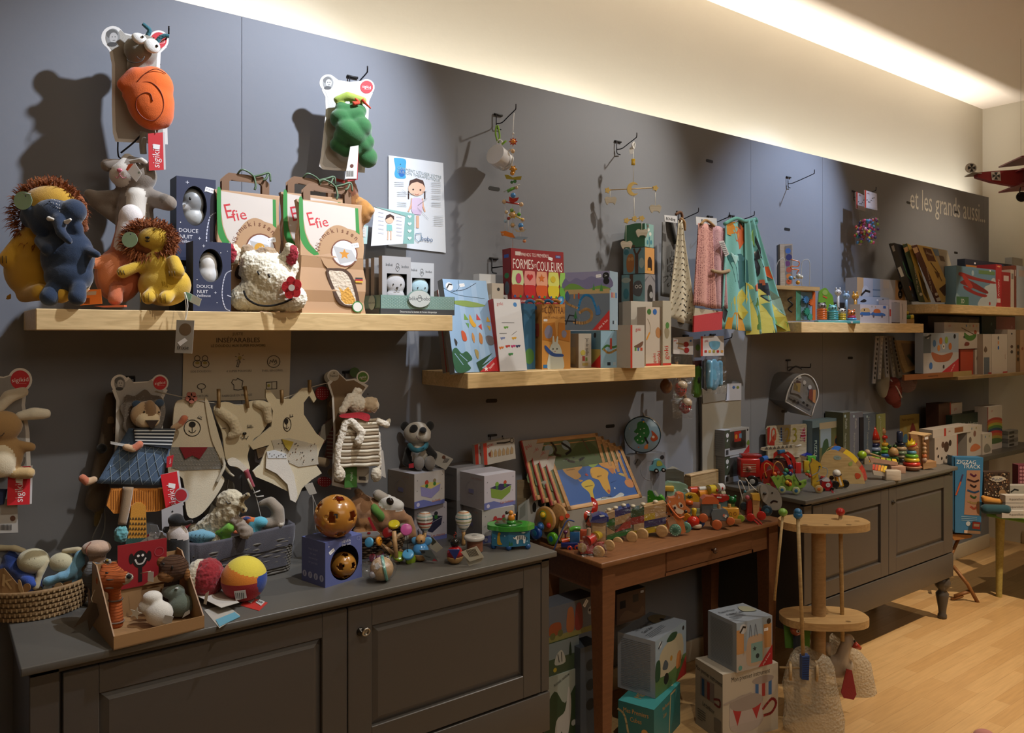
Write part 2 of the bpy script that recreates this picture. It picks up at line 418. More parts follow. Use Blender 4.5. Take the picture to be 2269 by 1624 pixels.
class Fig:
 """u,v anchor pixel; on plane y=.. or z=..; wall=1 keeps it parallel to the wall"""
 def __init__(s,name,label,cat,u,v,y=None,z=None,wall=False,group=None,turn=0):
  if y is not None:x,zz=WY(u,v,y)
  else:x,y=GZ(u,v,z);zz=z
  s.u,s.v,s.wall,s.y,s.x,s.z=u,v,wall,y,x,zz;s.s=PX(x,y)
  global b
  b=PB(s)
  s.t=T(name,label,cat,(x,y,zz),(0 if wall else-math.degrees(math.atan2(SN,CS)))+turn,group)
 def q(s,u,v,d=0):
  if s.wall:
   x,z=WY(u,v,s.y);return(x-s.x,d*s.s,z-s.z)
  return((u-s.u)*s.s,d*s.s,(s.v-v)*s.s)
 def b(s):return PB(s)
 def O(s,part,how,*a,**k):b=PB(s);getattr(b,how)(*a,**k);return b.end(part)
 def E(s,u,v,d,r,mat,rot=(0,0,0)):
  r=tuple(a*s.s for a in r)if isinstance(r,tuple)else r*s.s
  return('e',s.q(u,v,d),r,mat,rot)
 def K(s,a,c,*r):
  if r[3:]:a,c,r=(a,c,r[0]),r[1:4],r[4:]
  return('k',s.q(*a),s.q(*c),r[0]*s.s,r[1]*s.s,r[2])
 def blob(s,name,prims,vox=.005,**kw):return blob(name,s.t,prims,vox,**kw)
HK=M('35353a','m')
def hook(u,v,L=.12,label='',rise=.02,white=True,group='wall hooks'):
 """u,v: slot centre on the wall; arm reaches into the room"""
 x,z=WY(u,v,YW);t=T('wall_hook',label,'hook',(x,YW,z),0,None)
 b=B();b.tube(V(-.02,-.004,0,.02,-.004,0),.0045,M('1c1c1e','r'));b.tube(V(-.014,-.003,0,-.014,-.010,-.004,-.014,-.010,-.05,-.010,-.010,-.058,.012,-.006,-.058),.0022,HK,6)
 b.build('bracket',t)
 b=B();b.tube(sm([(-.012,-.010,-.038),(0,-.03,-.036),(0,-L*.6,-.036+rise*.5),(0,-L+.006,-.036+rise),(0,-L,-.036+rise+.006),(0,-L-.001,-.036+rise+.022)],3),.0024,HK,6)
 b.build('arm',t)
 return t
def Box3(name,label,cat,PF,PR,PL,z,vt,group=None):
 """thing standing on height z: PF front corner, PR right end of front face, PL far end of the left face (pixels); vt = pixel row of the top of the front corner"""
 a=Vector(GZ(*PF,z));r=Vector(GZ(*PR,z));l=Vector(GZ(*PL,z));e=r-a;w=e.length;e.normalize();n=Vector((-e.y,e.x));d=abs((l-a).dot(n))
 h=ZV(a.x,a.y,vt)-z;t=T(name,label,cat,(a.x,a.y,z),math.degrees(math.atan2(e.y,e.x)),group);t['_']=0;del t['_']
 return t,w,d,h
def carton3(name,label,PF,PR,PL,z,vt,col,front=(),side=(),top=(),cat='box',group=None,side_col=None,top_col=None,dmin=0,z2=None):
 t,w,d,h=Box3('tmp',label,cat,PF,PR,PL,z,vt);loc,rz=t.location.copy(),math.degrees(t.rotation_euler.z);bpy.data.objects.remove(t)
 d=max(d,dmin)
 return B().cart(w,d,h,col,front,side,top,side_col,top_col).build(name,None,label,cat,group,loc=loc,rz=rz),w,d,h
def wcarton(name,label,u0,u1,vt,y,z,d,col,front=(),side=(),top=(),cat='box',group=None,rz=0,rx=0,side_col=None,top_col=None,h=None):
 """carton whose front face is parallel to the wall, front plane y"""
 x0=WY(u0,0,y)[0];x1=WY(u1,0,y)[0];h=h or ZV(x0,y,vt)-z
 return B().cart(x1-x0,d,h,col,front,side,top,side_col,top_col).build(name,None,label,cat,group,loc=(x0,y,z),rz=rz,rx=rx)
# ================= the room =================
YW,YB,XR=2.52,2.68,6.65
def node_mat(name,rough=.6):
 m=bpy.data.materials.new(name);m.use_nodes=True;b=m.node_tree.nodes['Principled BSDF'];b.inputs['Roughness'].default_value=rough
 return m,m.node_tree.nodes,m.node_tree.links,b
fm,N,L,bs=node_mat('beech_parquet',.33)
tc=N.new('ShaderNodeTexCoord');br=N.new('ShaderNodeTexBrick');L.new(tc.outputs['Object'],br.inputs['Vector'])
br.inputs['Scale'].default_value=1;br.inputs['Brick Width'].default_value=.62;br.inputs['Row Height'].default_value=.066;br.offset=.37;br.inputs['Mortar Size'].default_value=.0006
br.inputs['Color1'].default_value=lin('d9b27c');br.inputs['Color2'].default_value=lin('caa06a');br.inputs['Mortar'].default_value=lin('a98355');br.inputs['Bias'].default_value=0
mp=N.new('ShaderNodeMapping');mp.inputs['Scale'].default_value=(2,30,1);L.new(tc.outputs['Object'],mp.inputs[0])
nz=N.new('ShaderNodeTexNoise');nz.inputs['Scale'].default_value=3;nz.inputs['Detail'].default_value=5;L.new(mp.outputs[0],nz.inputs['Vector'])
mx=N.new('ShaderNodeMix');mx.data_type='RGBA';mx.blend_type='MULTIPLY';mx.inputs[0].default_value=.35
L.new(br.outputs['Color'],mx.inputs[6]);L.new(nz.outputs['Fac'],mx.inputs[7]);L.new(mx.outputs[2],bs.inputs['Base Color'])
def plaster(name,h):
 m,N,L,b=node_mat(name,.85);b.inputs['Base Color'].default_value=lin(h)
 t=N.new('ShaderNodeTexCoord');n=N.new('ShaderNodeTexNoise');n.inputs['Scale'].default_value=45;n.inputs['Detail'].default_value=4;L.new(t.outputs['Object'],n.inputs['Vector'])
 bp=N.new('ShaderNodeBump');bp.inputs['Strength'].default_value=.08;bp.inputs['Distance'].default_value=.004;L.new(n.outputs['Fac'],bp.inputs['Height']);L.new(bp.outputs[0],b.inputs['Normal']);return m
pan=plaster('grey_panel_paint','7e8188');cream=plaster('cream_plaster','d3ccbb');ceilm=plaster('ceiling_plaster','dccfc0');black=M('151413','r')
B().box(-2,-3.5,-.05,XR+.1,YB+.1,0,fm).build('floor',kind='structure')
B().box(-2,-3.5,3.368,XR+.1,YB+.1,3.47,ceilm).build('ceiling',kind='structure')
B().box(-2,YB,0,XR+.1,YB+.1,3.37,cream).build('wall_back',kind='structure')
B().box(XR,-3.5,0,XR+.1,YB,3.37,cream).build('wall_right',kind='structure')
B().box(-2.1,-3.5,0,-2,YB+.1,3.37,cream).build('wall_left',kind='structure')
B().box(-2,-3.6,0,XR+.1,-3.5,3.37,cream).build('wall_front',kind='structure')
b=B();xs=[-1.9,.801,3.460,4.133,6.27,6.36]
for a,c in zip(xs,xs[1:]):b.box(a+.0008,YW,0,c-.0008,YW+.022,2.619,pan)
wp=b.build('wall_panel',kind='structure')
def slot(u,v,w=.055,struct=True):
 x,z=WY(u,v,YW);bb=B();bb.prism([(p[0]+(w/2-.008 if p[0]>0 else-w/2+.008),p[1])for p in ell(0,0,.008,.008,12,0.01,360.01)],-.0012,0,black)
 return bb.build('slot',wp,loc=(x,YW,z))
for u,v in Q(1095,418,1572,357,1744,508,1352,1062,1089,888,664,1083,1884,793,1738,911,2013,449,2119,470,2118,560,1352,944):slot(u,v)
b=B();b.rb(-1.9,YW-.016,0,6.34,YW-.0005,.10,M('c9bda6','s'),.004);b.build('baseboard_back',kind='structure')
b=B();b.rb(XR-.016,-3.4,0,XR,2.4,.10,M('b9a88c','s'),.004);b.build('baseboard_right',kind='structure')
# ---- wall lettering ----
b=B();x0,z0=WY(2012,441,YW);x1,z1=WY(2186,478,YW)
b.text('et les grands aussi...',0,0,.2,M('c9c8c2','p'),0,.72)
b.build('wall_lettering',label='pale hand-drawn words painted on the grey wall panel at upper right',cat='lettering',loc=((x0+x1)/2-.0,YW-.0008,(z0+z1)/2+.005))
# ---- shelves ----
maple=M('d8bc8a','w')
def shelf(x0,x1,y0,z,th,label,mat=maple,name='wall_shelf'):
 return B().rb(x0,y0,z-th,x1,YW-.0005,z,mat,.002,1).build(name,label=label,cat='shelf')
S1,S2,S3,S4,S5=1.66,1.4625,1.655,1.777,1.327
YS=2.21
shelf(.205,1.406,YS,S1,.053,'pale wooden wall shelf at upper left holding plush toys and paper bags')
shelf(1.467,2.645,YS,S2,.053,'pale wooden wall shelf in the middle holding game boxes')
shelf(3.44,4.69,YS,S3,.053,'pale wooden wall shelf right of the hanging cloths holding activity toys')
shelf(4.87,6.34,YS,S4,.053,'pale wooden wall shelf at upper right holding books in slanted row')
shelf(5.14,6.34,YS,S5,.022,'thin brown wall shelf at far right holding white game boxes',M('8a7350','w'))
# ---- dark sideboards ----
dk=M('49443f','s')
def sideboard(x0,x1,y0,label,handle,two=True):
 ZT,ZD,ZB=.854,.38,.24;y1=YW-.02
 t=T('sideboard',label,'cabinet',(x0,y0,0));W=x1-x0;D=y1-y0
 B().rb(0,0,ZT-.02,W,D,ZT,M('58554f','s'),.003).build('top',t)
 b=B();i=.018;fy=.02
 b.box(i,fy+.019,ZB,W-i,D-.01,ZT-.0205,dk);b.rb(i,fy,ZD-.004,i+.06,fy+.02,ZT-.021,dk,.002,1);b.rb(W-i-.035,fy,ZD-.004,W-i,fy+.02,ZT-.021,dk,.002,1)
 b.rb(i,fy-.004,ZB,W-i,fy+.02,ZD-.008,dk,.003);b.rb(i,fy,ZT-.035,W-i,fy+.02,ZT-.021,dk,.002,1)
 b.build('body',t)
 dx=[i+.064,(i+.064+W-i-.039)/2,W-i-.039]
 for k in range(2):
  a,c=dx[k]+.0015,dx[k+1]-.0015;z0,z1=ZD,ZT-.038;s=.075;d=B()
  d.rb(a,fy-.004,z0,a+s,fy+.018,z1,dk,.002,1);d.rb(c-s,fy-.004,z0,c,fy+.018,z1,dk,.002,1)
  d.rb(a+s-.001,fy-.0038,z0,c-s+.001,fy+.018,z0+s,dk,.002,1);d.rb(a+s-.001,fy-.0038,z1-s*.9,c-s+.001,fy+.018,z1,dk,.002,1)
  P0=(a+s,z0+s,c-s,z1-s*.9);e=.022;X0,Z0,X1,Z1=P0;yb=fy+.010;yf=fy+.001
  v=[(X0,yb,Z0),(X1,yb,Z0),(X1,yb,Z1),(X0,yb,Z1),(X0+e,yf,Z0+e),(X1-e,yf,Z0+e),(X1-e,yf,Z1-e),(X0+e,yf,Z1-e)]
  d.add(v,[(0,1,5,4),(1,2,6,5),(2,3,7,6),(3,0,4,7),(4,5,6,7)],dk)
  do=d.build('door',t)
  if k==1:
   h=B();hx,hz=a+s*.5,z1-.075
   h.lathe((hx,fy-.0045,hz),Q(.0,0,.012,0,.011,.003,.004,.004,.003,.012,0,.012),M('3a3733','m'),16,(0,-1,0))
   if handle:h.ring((hx+.012,fy-.018,hz),.011,.0025,M('b9b6ae','m'),(0,1,.3));h.cyl((hx,fy-.006,hz),(hx+.004,fy-.019,hz),.003,M('b9b6ae','m'))
   h.build('ring_handle' if handle else 'keyhole',do,label='bright metal ring handle' if handle else None)
 for lx in(.055,W-.055):
  for ly in(.06,D-.06):
   B().lathe((lx,ly,0),Q(.016,0,.024,.006,.024,.02,.019,.03,.022,.06,.033,.125,.034,.14,.022,.155,.022,.163,.038,.18,.043,.2,.038,.225,.024,.2395),dk,20).build('leg',t)
 return t
sideboard(.160,1.717,2.035,'dark grey two-door sideboard with ring handle, in the left foreground',True)
sideboard(3.115,4.60,1.980,'dark grey sideboard on turned legs behind the stick toy stand',False)
# ---- brown table ----
br_=M('6b4226','w');t=T('console_table','brown wooden table with drawer between the two grey sideboards','table',(1.957,2.068,0));W,D,H=1.135,.43,.76
B().rb(0,0,H-.02,W,D,H,M('7d5230','w'),.004).build('tabletop',t)
b=B();b.box(.03,.03,.635,.375,.05,H-.0205,br_);b.box(.93,.03,.635,W-.03,.05,H-.0205,br_);b.box(.37,.03,.635,.94,.05,.65,br_)
b.box(.03,D-.05,.635,W-.03,D-.03,H-.0205,br_);b.box(.03,.04,.635,.05,D-.04,H-.0205,br_);b.box(W-.05,.04,.635,W-.03,D-.04,H-.0205,br_)
b.build('apron',t)
dr=B().rb(.377,.026,.652,.928,.046,H-.022,br_,.004).box(.39,.046,.66,.915,.3,.665,br_).build('drawer',t)
B().lathe((.655,.0265,.695),Q(.0,0,.005,0,.005,.008,.012,.014,.013,.02,.008,.025,0,.026),M('4a3020','g'),18,(0,-1,0)).build('knob',dr)
for lx in(.025,W-.09):
 for ly in(.022,D-.087):
  b=B();q=.065;v=[(0,0,.7395),(q,0,.7395),(q,q,.7395),(0,q,.7395),(.012,.012,0),(q-.012,.012,0),(q-.012,q-.012,0),(.012,q-.012,0),(0,0,.62),(q,0,.62),(q,q,.62),(0,q,.62)]
  with b.at((lx,ly,0)):b.add(v,[(0,1,2,3),(7,6,5,4)]+[(i,8+i,8+(i+1)%4,(i+1)%4)for i in range(4)]+[(8+i,4+i,4+(i+1)%4,8+(i+1)%4)for i in range(4)],br_)
  b.build('leg',t)
# ================= hanging toys and upper left shelf =================
WH,RED,GRY='efeeec','c9202b:p','b9b4a8:c'
def ear_card(P,L,Rr,body,rl=25,rr=23,inner='aaa59b:c',d=0,photo=True,word='sigikid',rc=RED):
 b=P.b()
 b.pr(body,d,d+1.2,'e2dfd9:p');b.pr(ell(L[0],L[1],rl,rl),d-.05,d+1.1,'e4e1db:p');b.pr(ell(Rr[0],Rr[1],rr,rr),d-.08,d+1.0,'e4e1db:p')
 cx=sum(p[0]for p in body)/len(body);cy=sum(p[1]for p in body)/len(body)
 b.fl([(cx+(u-cx)*.86,cy+(v-cy)*.955)for u,v in body],inner,d-.1)
 if photo:
  b.c(L[0],L[1],rl*.62,'8a8a88',d-.3,rl*.78);b.c(L[0]-2,L[1]-rl*.3,rl*.5,'5c5b59',d-.3,rl*.4);b.c(L[0]+rl*.06,L[1]+rl*.02,rl*.36,'b5b3b0',d-.3,rl*.45);b.c(L[0]-rl*.06,L[1]+rl*.6,rl*.42,'3b3a3a',d-.3,rl*.2)
  b.c(L[0]-rl*.05,L[1]-rl*.05,1.2,'333',d-.3);b.c(L[0]+rl*.2,L[1]-rl*.05,1.2,'333',d-.3);b.ln([(L[0],L[1]+rl*.25),(L[0]+rl*.18,L[1]+rl*.24)],1.2,'555',d-.3)
 b.c(Rr[0],Rr[1],rr*.8,rc,d-.3);b.tx(word,Rr[0],Rr[1],rr*.5,'f3e6e4',3,d-.4);b.ln([(Rr[0]-rr*.3,Rr[1]+rr*.32),(Rr[0]+rr*.5,Rr[1]+rr*.3)],.8,'e8a0a0',d-.4)
 return b.end('backing_card')
def red_tag(P,pts,d,word='sigikid',rot=90,col=RED,size=None):
 b=P.b();b.pr(pts,d,d+1,col);cu=sum(p[0]for p in pts)/4;cv=sum(p[1]for p in pts)/4
 h=max(p[1]for p in pts)-min(p[1]for p in pts)
 b.tx(word,cu+1,cv+h*.12,size or h*.25,'f4dedd',rot,d-.2)
 b.fl([(cu-6,cv-h*.2),(cu+9,cv-h*.17),(cu+8,cv-h*.05),(cu-7,cv-h*.08)],'eceae8',d-.4)
 b.pr([(u+5,v-1)for u,v in pts],d+3,d+3.8,'c9c9c8')
 return b.end('paper_tag',label='printed paper tag on a loop')
P=Fig('plush_snail','orange and grey plush snail on a bear-eared card, hanging highest at upper left','plush toy',330,200,y=2.34,wall=1)
ear_card(P,(258,70),(361,77),Q(236,82,250,100,256,130,256,230,258,285,264,305,382,312,380,240,364,150,366,105,380,92,340,60,314,66,284,60,270,48),26,23,d=42)
P.blob('head',[P.E(316,108,20,(35,30,33),'857f72:f',(0,15,0)),P.E(328,92,14,(22,20,18),'857f72:f'),P.K(312,140,30,320,165,32,24,20,'857f72:f')],.005)
b.o(307,88,-8,(16,7,12),'eceae2:f',(0,8,0));b.o(333,107,-18,(17,7,16),'eceae2:f',(0,12,0));b.end('eyes')
b.o(313,86,-16,(3,2,2.4),'151515:g');b.o(342,109,-25,(3,2,2.8),'151515:g');b.end('pupils')
b.T3(1,'3b3733',283,129,6,284,135,0,292,141,-9,302,142,-12,312,138,-13,318,128,-11);b.T3(.8,'3b3733',300,128,-12,308,135,-12,317,132,-12);b.end('mouth')
for pts in(V(327,80,10,333,66,6,325,58,4,317,51,4),V(350,92,14,356,82,10,366,77,6,376,79,4)):
 P.O('antenna','t',pts,(5.5,4),'2f6570:y')
P.blob('shell',[P.E(334,222,4,(51,36,66),'e2671e:f',(0,-6,0)),P.E(340,190,4,(44,33,44),'e2671e:f'),P.K(276,186,8,305,172,6,15,25,'d9601c:f'),P.K(282,212,8,300,200,4,10,22,'d9601c:f'),P.E(362,250,8,(24,26,34),'e2671e:f')],.006)
sp=[(a,c)for a,c in Q(331,232,326,216,313,213,300,222,297,240,306,258,322,270,340,270,354,252,355,228,346,206,330,191,314,188,302,192)]
b.t([(u,v,4-36*math.sqrt(max(0.02,1-((u-334)/51)**2-((v-222)/66)**2))-.6)for u,v in sp],1.1,'7c2d10');b.T3(1,'7c2d10',300,186,-19,318,168,-24,340,160,-27,362,168,-20);b.end('seam')
P.O('tail','t',V(322,290,14,320,318,16,322,338,18),(8,7),'857f72:f')
red_tag(P,Q(328,296,361,293,363,376,330,378),0)
P.O('tag_string','T3',.8,'e9e7e2',343,284,0,345,296,-2)
hook(345,100,.16,'black metal wall hook carrying the snail card')
b.T3(1.7,HK,270,306,44,270,330,44,276,342,46,302,344,46);b.T3(2,HK,277,330,46,300,312,30,316,296,20);b.end('wire_stand')
P=Fig('plush_snake','green coiled plush snake on a bear-eared card, hanging above the paper bags','plush toy',785,280,y=2.36,wall=1)
ear_card(P,(742,174),(828,184),Q(728,190,736,206,737,240,726,340,722,362,730,369,824,377,830,300,834,215,842,198,815,170,790,172,765,168,752,158),19,18,'c4c1bc:c',d=36)
G1,G2='2f6a38:f','9bb04b:f'
P.blob('body',[P.K(752,218,12,772,212,4,8,10,G2),P.K(772,212,4,806,222,2,10,8,G2),P.K(758,238,10,800,246,2,12,14,G1),P.E(762,262,8,(28,24,21),G1,(0,10,0)),P.K(755,262,10,792,256,-4,20,16,G1),P.K(762,302,4,796,284,-10,22,24,G1),P.E(776,296,-6,(38,26,27),G1,(0,25,0)),P.E(806,288,0,(18,22,22),G1),P.K(784,335,0,812,316,-4,15,17,G1),P.E(800,322,-2,(26,20,19),G1,(0,25,0)),P.E(816,348,4,(24,20,24),G1),P.K(752,318,14,770,335,10,16,12,G1)],.0045)
b.t(V(783,220,-9,790,230,-12,778,232,-10),(2,5),'d2462a:c');b.t(V(799,222,-8,806,232,-10,818,242,-8),(4,1.5),'d2462a:c');b.end('bow')
b.p(-26,-25,'d9d6d0',765,330,783,327,779,400,753,400);b.c(768,372,4,'5e2b20',-26.3);
for k in range(7):b.ln([(757+k*2.3,383),(757+k*2.3,395)],1.1,'333',-26.3)
with b.at((0,0,0)):b.p(-24,-23,'a63034',768,332,784,330,782,402,760,406)
b.end('paper_tag')
hook(780,171,.12,'black metal wall hook carrying the green snake card')
# ---- plush bodies on the shelf ----
YL,BRN,MAN='c99a2c:f','8a4f25:y','8d4c22:c'
def mane(P,name,cu,cv,d,ru,rv,n,ln,col='8d4c22:c',a0=0,a1=360,inner=.75,seed=1,depth=14):
 b=P.b();rg=random.Random(seed);mats=[M(col),M('7a3f1b:c'),M('9c5a2b:c')]
 for i in range(n):
  a=math.radians(a0+(a1-a0)*rg.random());q=inner+rg.random()*(1-inner);dd=d+rg.uniform(-depth,depth)
  p=P.q(cu+ru*q*cos(a),cv-rv*q*sin(a),dd)
  dv=(cos(a)+rg.uniform(-.5,.5),rg.uniform(-.9,.3),sin(a)+rg.uniform(-.5,.5))
  tuft(b,p,dv,ln*P.s*rg.uniform(.6,1.2),1.3*P.s,mats[i%3])
 return b.end(name)
P=Fig('plush_lion','large mustard plush lion with brown mane behind the blue elephant','plush toy',70,668,y=2.36)
P.blob('body',[P.E(72,600,4,(62,46,62),YL),P.E(80,540,6,(46,38,46),YL),P.K(55,530,-10,36,578,-34,16,17,YL),P.K(60,655,-10,120,650,-52,17,19,YL),P.K(120,650,-40,165,655,-50,18,20,YL),P.E(160,620,10,(35,30,40),YL),P.E(120,462,-18,(62,34,48),YL),P.K(15,655,10,8,662,14,7,6,YL)],.007)
P.blob('mane',[P.E(115,478,8,(78,28,76),MAN)],.009,rough=.014,rsc=55)
mane(P,'mane_fringe',115,478,-14,78,78,1200,18,inner=.78,seed=2)
b=P.b()
for k in range(3):b.t([(30+8*k,572,-50),(32+8*k,588,-52)],.9,'4a3a1a')
b.end('claw_stitching')
P=Fig('plush_elephant','navy blue plush elephant sitting in front of the large lion','plush toy',155,672,y=2.26)
NV='1f3049:f'
P.blob('body',[P.E(150,570,0,(58,40,66),NV),P.E(155,612,-4,(52,40,42),NV),P.E(130,480,-4,(52,36,38),NV,(0,20,0)),P.E(168,470,-10,(28,26,28),NV),P.E(72,480,-2,(28,12,28),NV),P.K(72,465,-2,100,500,0,22,30,NV),P.K(150,492,-34,160,520,-44,14,11,NV),P.K(160,520,-44,182,540,-50,11,8,NV),P.K(100,536,-20,130,556,-42,12,14,NV),P.K(195,555,-10,226,566,-22,13,9,NV),P.K(135,640,-26,132,660,-38,18,20,NV),P.K(188,640,-26,190,660,-34,17,19,NV),P.E(178,510,-10,(12,14,18),NV)],.005)
for a in(V(131,490,-38,140,492,-44,148,494,-46),V(168,498,-38,176,495,-42,182,492,-44)):
 P.O('tusk','t',a,(5.5,2.5),'e6e0d4:c')
rg=random.Random(3)
for k in range(20):b.o(134+(k%5)*4.5+rg.uniform(-1,1),447+(k//5)*7+(k%5)*1.5,-31-(k%5)*.8,(1,1,1.6),'e8e8e8',n=6)
b.o(129,452,-33,1.6,'0c0c10:g',n=8);b.end('stitched_dots')
b.pr(ell(72,450,20,20),-34,-33,'9fc0a0');b.T3(.8,'cfd8cf',72,434,-34,90,436,-36);b.o(78,440,-34,(2,.6,2),'556',n=8);b.end('round_tag',label='pale green round paper tag')
P=Fig('plush_hand_puppet','grey and white plush rabbit hand puppet standing behind the small lion','plush toy',300,560,y=2.40)
GB,CW='81766a:f','cfc8bc:f'
P.blob('body',[P.E(298,390,0,(48,40,42),GB),P.E(286,392,-22,(32,24,28),CW),P.K(286,352,-6,286,380,-30,12,14,CW),P.K(300,450,0,300,560,0,36,46,GB),P.K(262,440,0,220,442,-10,20,18,GB),P.K(220,442,-10,206,432,-14,16,12,GB),P.K(215,450,-8,260,480,0,14,18,GB),P.K(340,440,0,378,452,-10,20,18,GB),P.E(372,446,-14,(14,14,15),'6f655a:f'),P.K(310,440,-18,310,500,-20,22,24,CW)],.006)
P.blob('ear',[P.K(276,368,-14,252,372,-26,13,15,GB)],.005)
P.blob('ear',[P.K(292,366,-24,330,362,-34,5,6,CW),P.K(330,362,-34,336,366,-30,6,6,CW)],.004)
b.o(289,387,-48,(6,4,4),'d9788a:g');b.T3(.9,'c9788a',278,400,-44,284,404,-46,289,398,-47,296,404,-46,302,401,-44);b.T3(.9,'c9788a',289,391,-47,289,398,-47);b.o(265,382,-34,3,'191410:g');b.end('face')
b.p(-46,-45,'e9e7e4',312,373,322,372,336,394,324,412,303,388);b.p(-47,-46,'d65a30',308,374,318,373,306,388,302,386);b.c(330,392,2.5,'8a9a8a',-46.3);b.end('paper_tag')
P=Fig('plush_kangaroo','orange plush animal with white head between elephant and small lion','plush toy',268,672,y=2.34)
OR,OR2='b4603a:f','d07c4c:f'
P.blob('body',[P.E(262,610,2,(52,36,62),OR),P.E(258,610,-20,(30,20,48),OR2),P.K(268,560,4,284,500,6,26,26,OR),P.E(290,482,0,(26,24,30),'ddd6d2:f'),P.K(284,500,-4,276,545,-12,20,16,'ddd6d2:f'),P.K(240,578,-26,222,592,-44,12,11,OR2),P.K(276,640,-34,278,664,-44,14,16,OR),P.K(290,600,-20,300,560,-10,14,14,OR),P.E(304,480,-2,(8,8,20),'d8cfc8:f')],.0055)
[b.t([(226+7*k,588,-56),(224+8*k,598,-55)],.9,'4a2415')for k in range(3)];b.end('claw_stitching')
b.p(-60,-59,'e0762e',210,646,255,644,258,675,211,679);b.fl(Q(219,650,246,648,245,656,219,658),'b9a089',-60);b.deco(1,1,[]);
for k in range(6):b.ln([(221+2*k,663),(221+2*k,675)],1,'40200a',-60.3)
with b.at():b.p(-62,-50,'cf6a48',240,680,306,678,306,682,262,683)
b.T3(1.2,'e5e0d8',207,640,-50,212,632,-50,232,648,-58);b.end('paper_tag',label='orange card tag with bar code')
P=Fig('plush_lion','small mustard plush lion with round green tag at the shelf edge','plush toy',362,680,y=2.26)
YM='c5a02c:f'
P.blob('body',[P.E(364,632,2,(58,40,47),YM),P.E(355,590,0,(40,32,40),YM),P.E(346,530,-10,(36,24,26),YM),P.K(318,590,-20,292,606,-38,12,14,YM),P.K(394,580,-20,408,604,-32,14,15,YM),P.K(352,655,-34,352,662,-50,15,15,YM),P.K(386,658,-34,388,664,-50,15,15,YM)],.005)
P.blob('mane',[P.E(336,534,2,(60,24,44),MAN),P.K(290,520,8,310,500,8,14,16,MAN)],.008,rough=.012,rsc=60)
mane(P,'mane_fringe',338,534,-14,60,44,1100,14,inner=.66,seed=5)
b.o(343,531,-35,(5,3,3),'141210:g');b.T3(.9,'141210',343,533,-36,343,539,-36);b.T3(.9,'141210',338,537,-35,343,540,-36,348,537,-35);b.o(323,514,-27,1.8,'141210:g',n=8);b.o(354,513,-28,1.8,'141210:g',n=8);b.end('face')
b=P.b()
for k in range(3):b.t([(287+6*k,603,-51),(289+6*k,613,-50)],.9,'5a4412');b.t([(395+6*k,604,-47),(396+6*k,615,-46)],.9,'5a4412');b.t([(342+9*k,652,-65),(342+9*k,672,-64)],1,'94741c');b.t([(377+9*k,654,-65),(378+9*k,674,-64)],1,'94741c')
b.end('claw_stitching')
b=P.b();b.pr(ell(304,535,17,17),-34,-33,'9fc0a0');b.o(306,523,-34,(1.6,.6,1.6),'556',n=8);b.end('round_tag',label='pale green round paper tag')
b.T3(.8,'ddd8cc',425,650,-40,434,680,-52,436,714,-60);b.T3(.8,'ddd8cc',428,650,-42,439,680,-54,434,722,-60)
b.p(-62,-61,'9c968d',418,710,456,711,451,782,414,780);b.c(437,730,13,'6f5a42',-62.3);b.fl(Q(420,758,436,748,442,754,426,766),'efeff2',-62.5);b.tx('trixie',432,769,12,'2b2a28',-1,-62.6)
b.end('hang_tag',label='grey hang tag on white string below the shelf edge')
b.p(-34,-33,'cfd3c6',432,650,460,664,455,680,430,668);b.p(-35,-34,'8fbfa8',426,648,440,654,436,668,424,662);b.end('care_label')
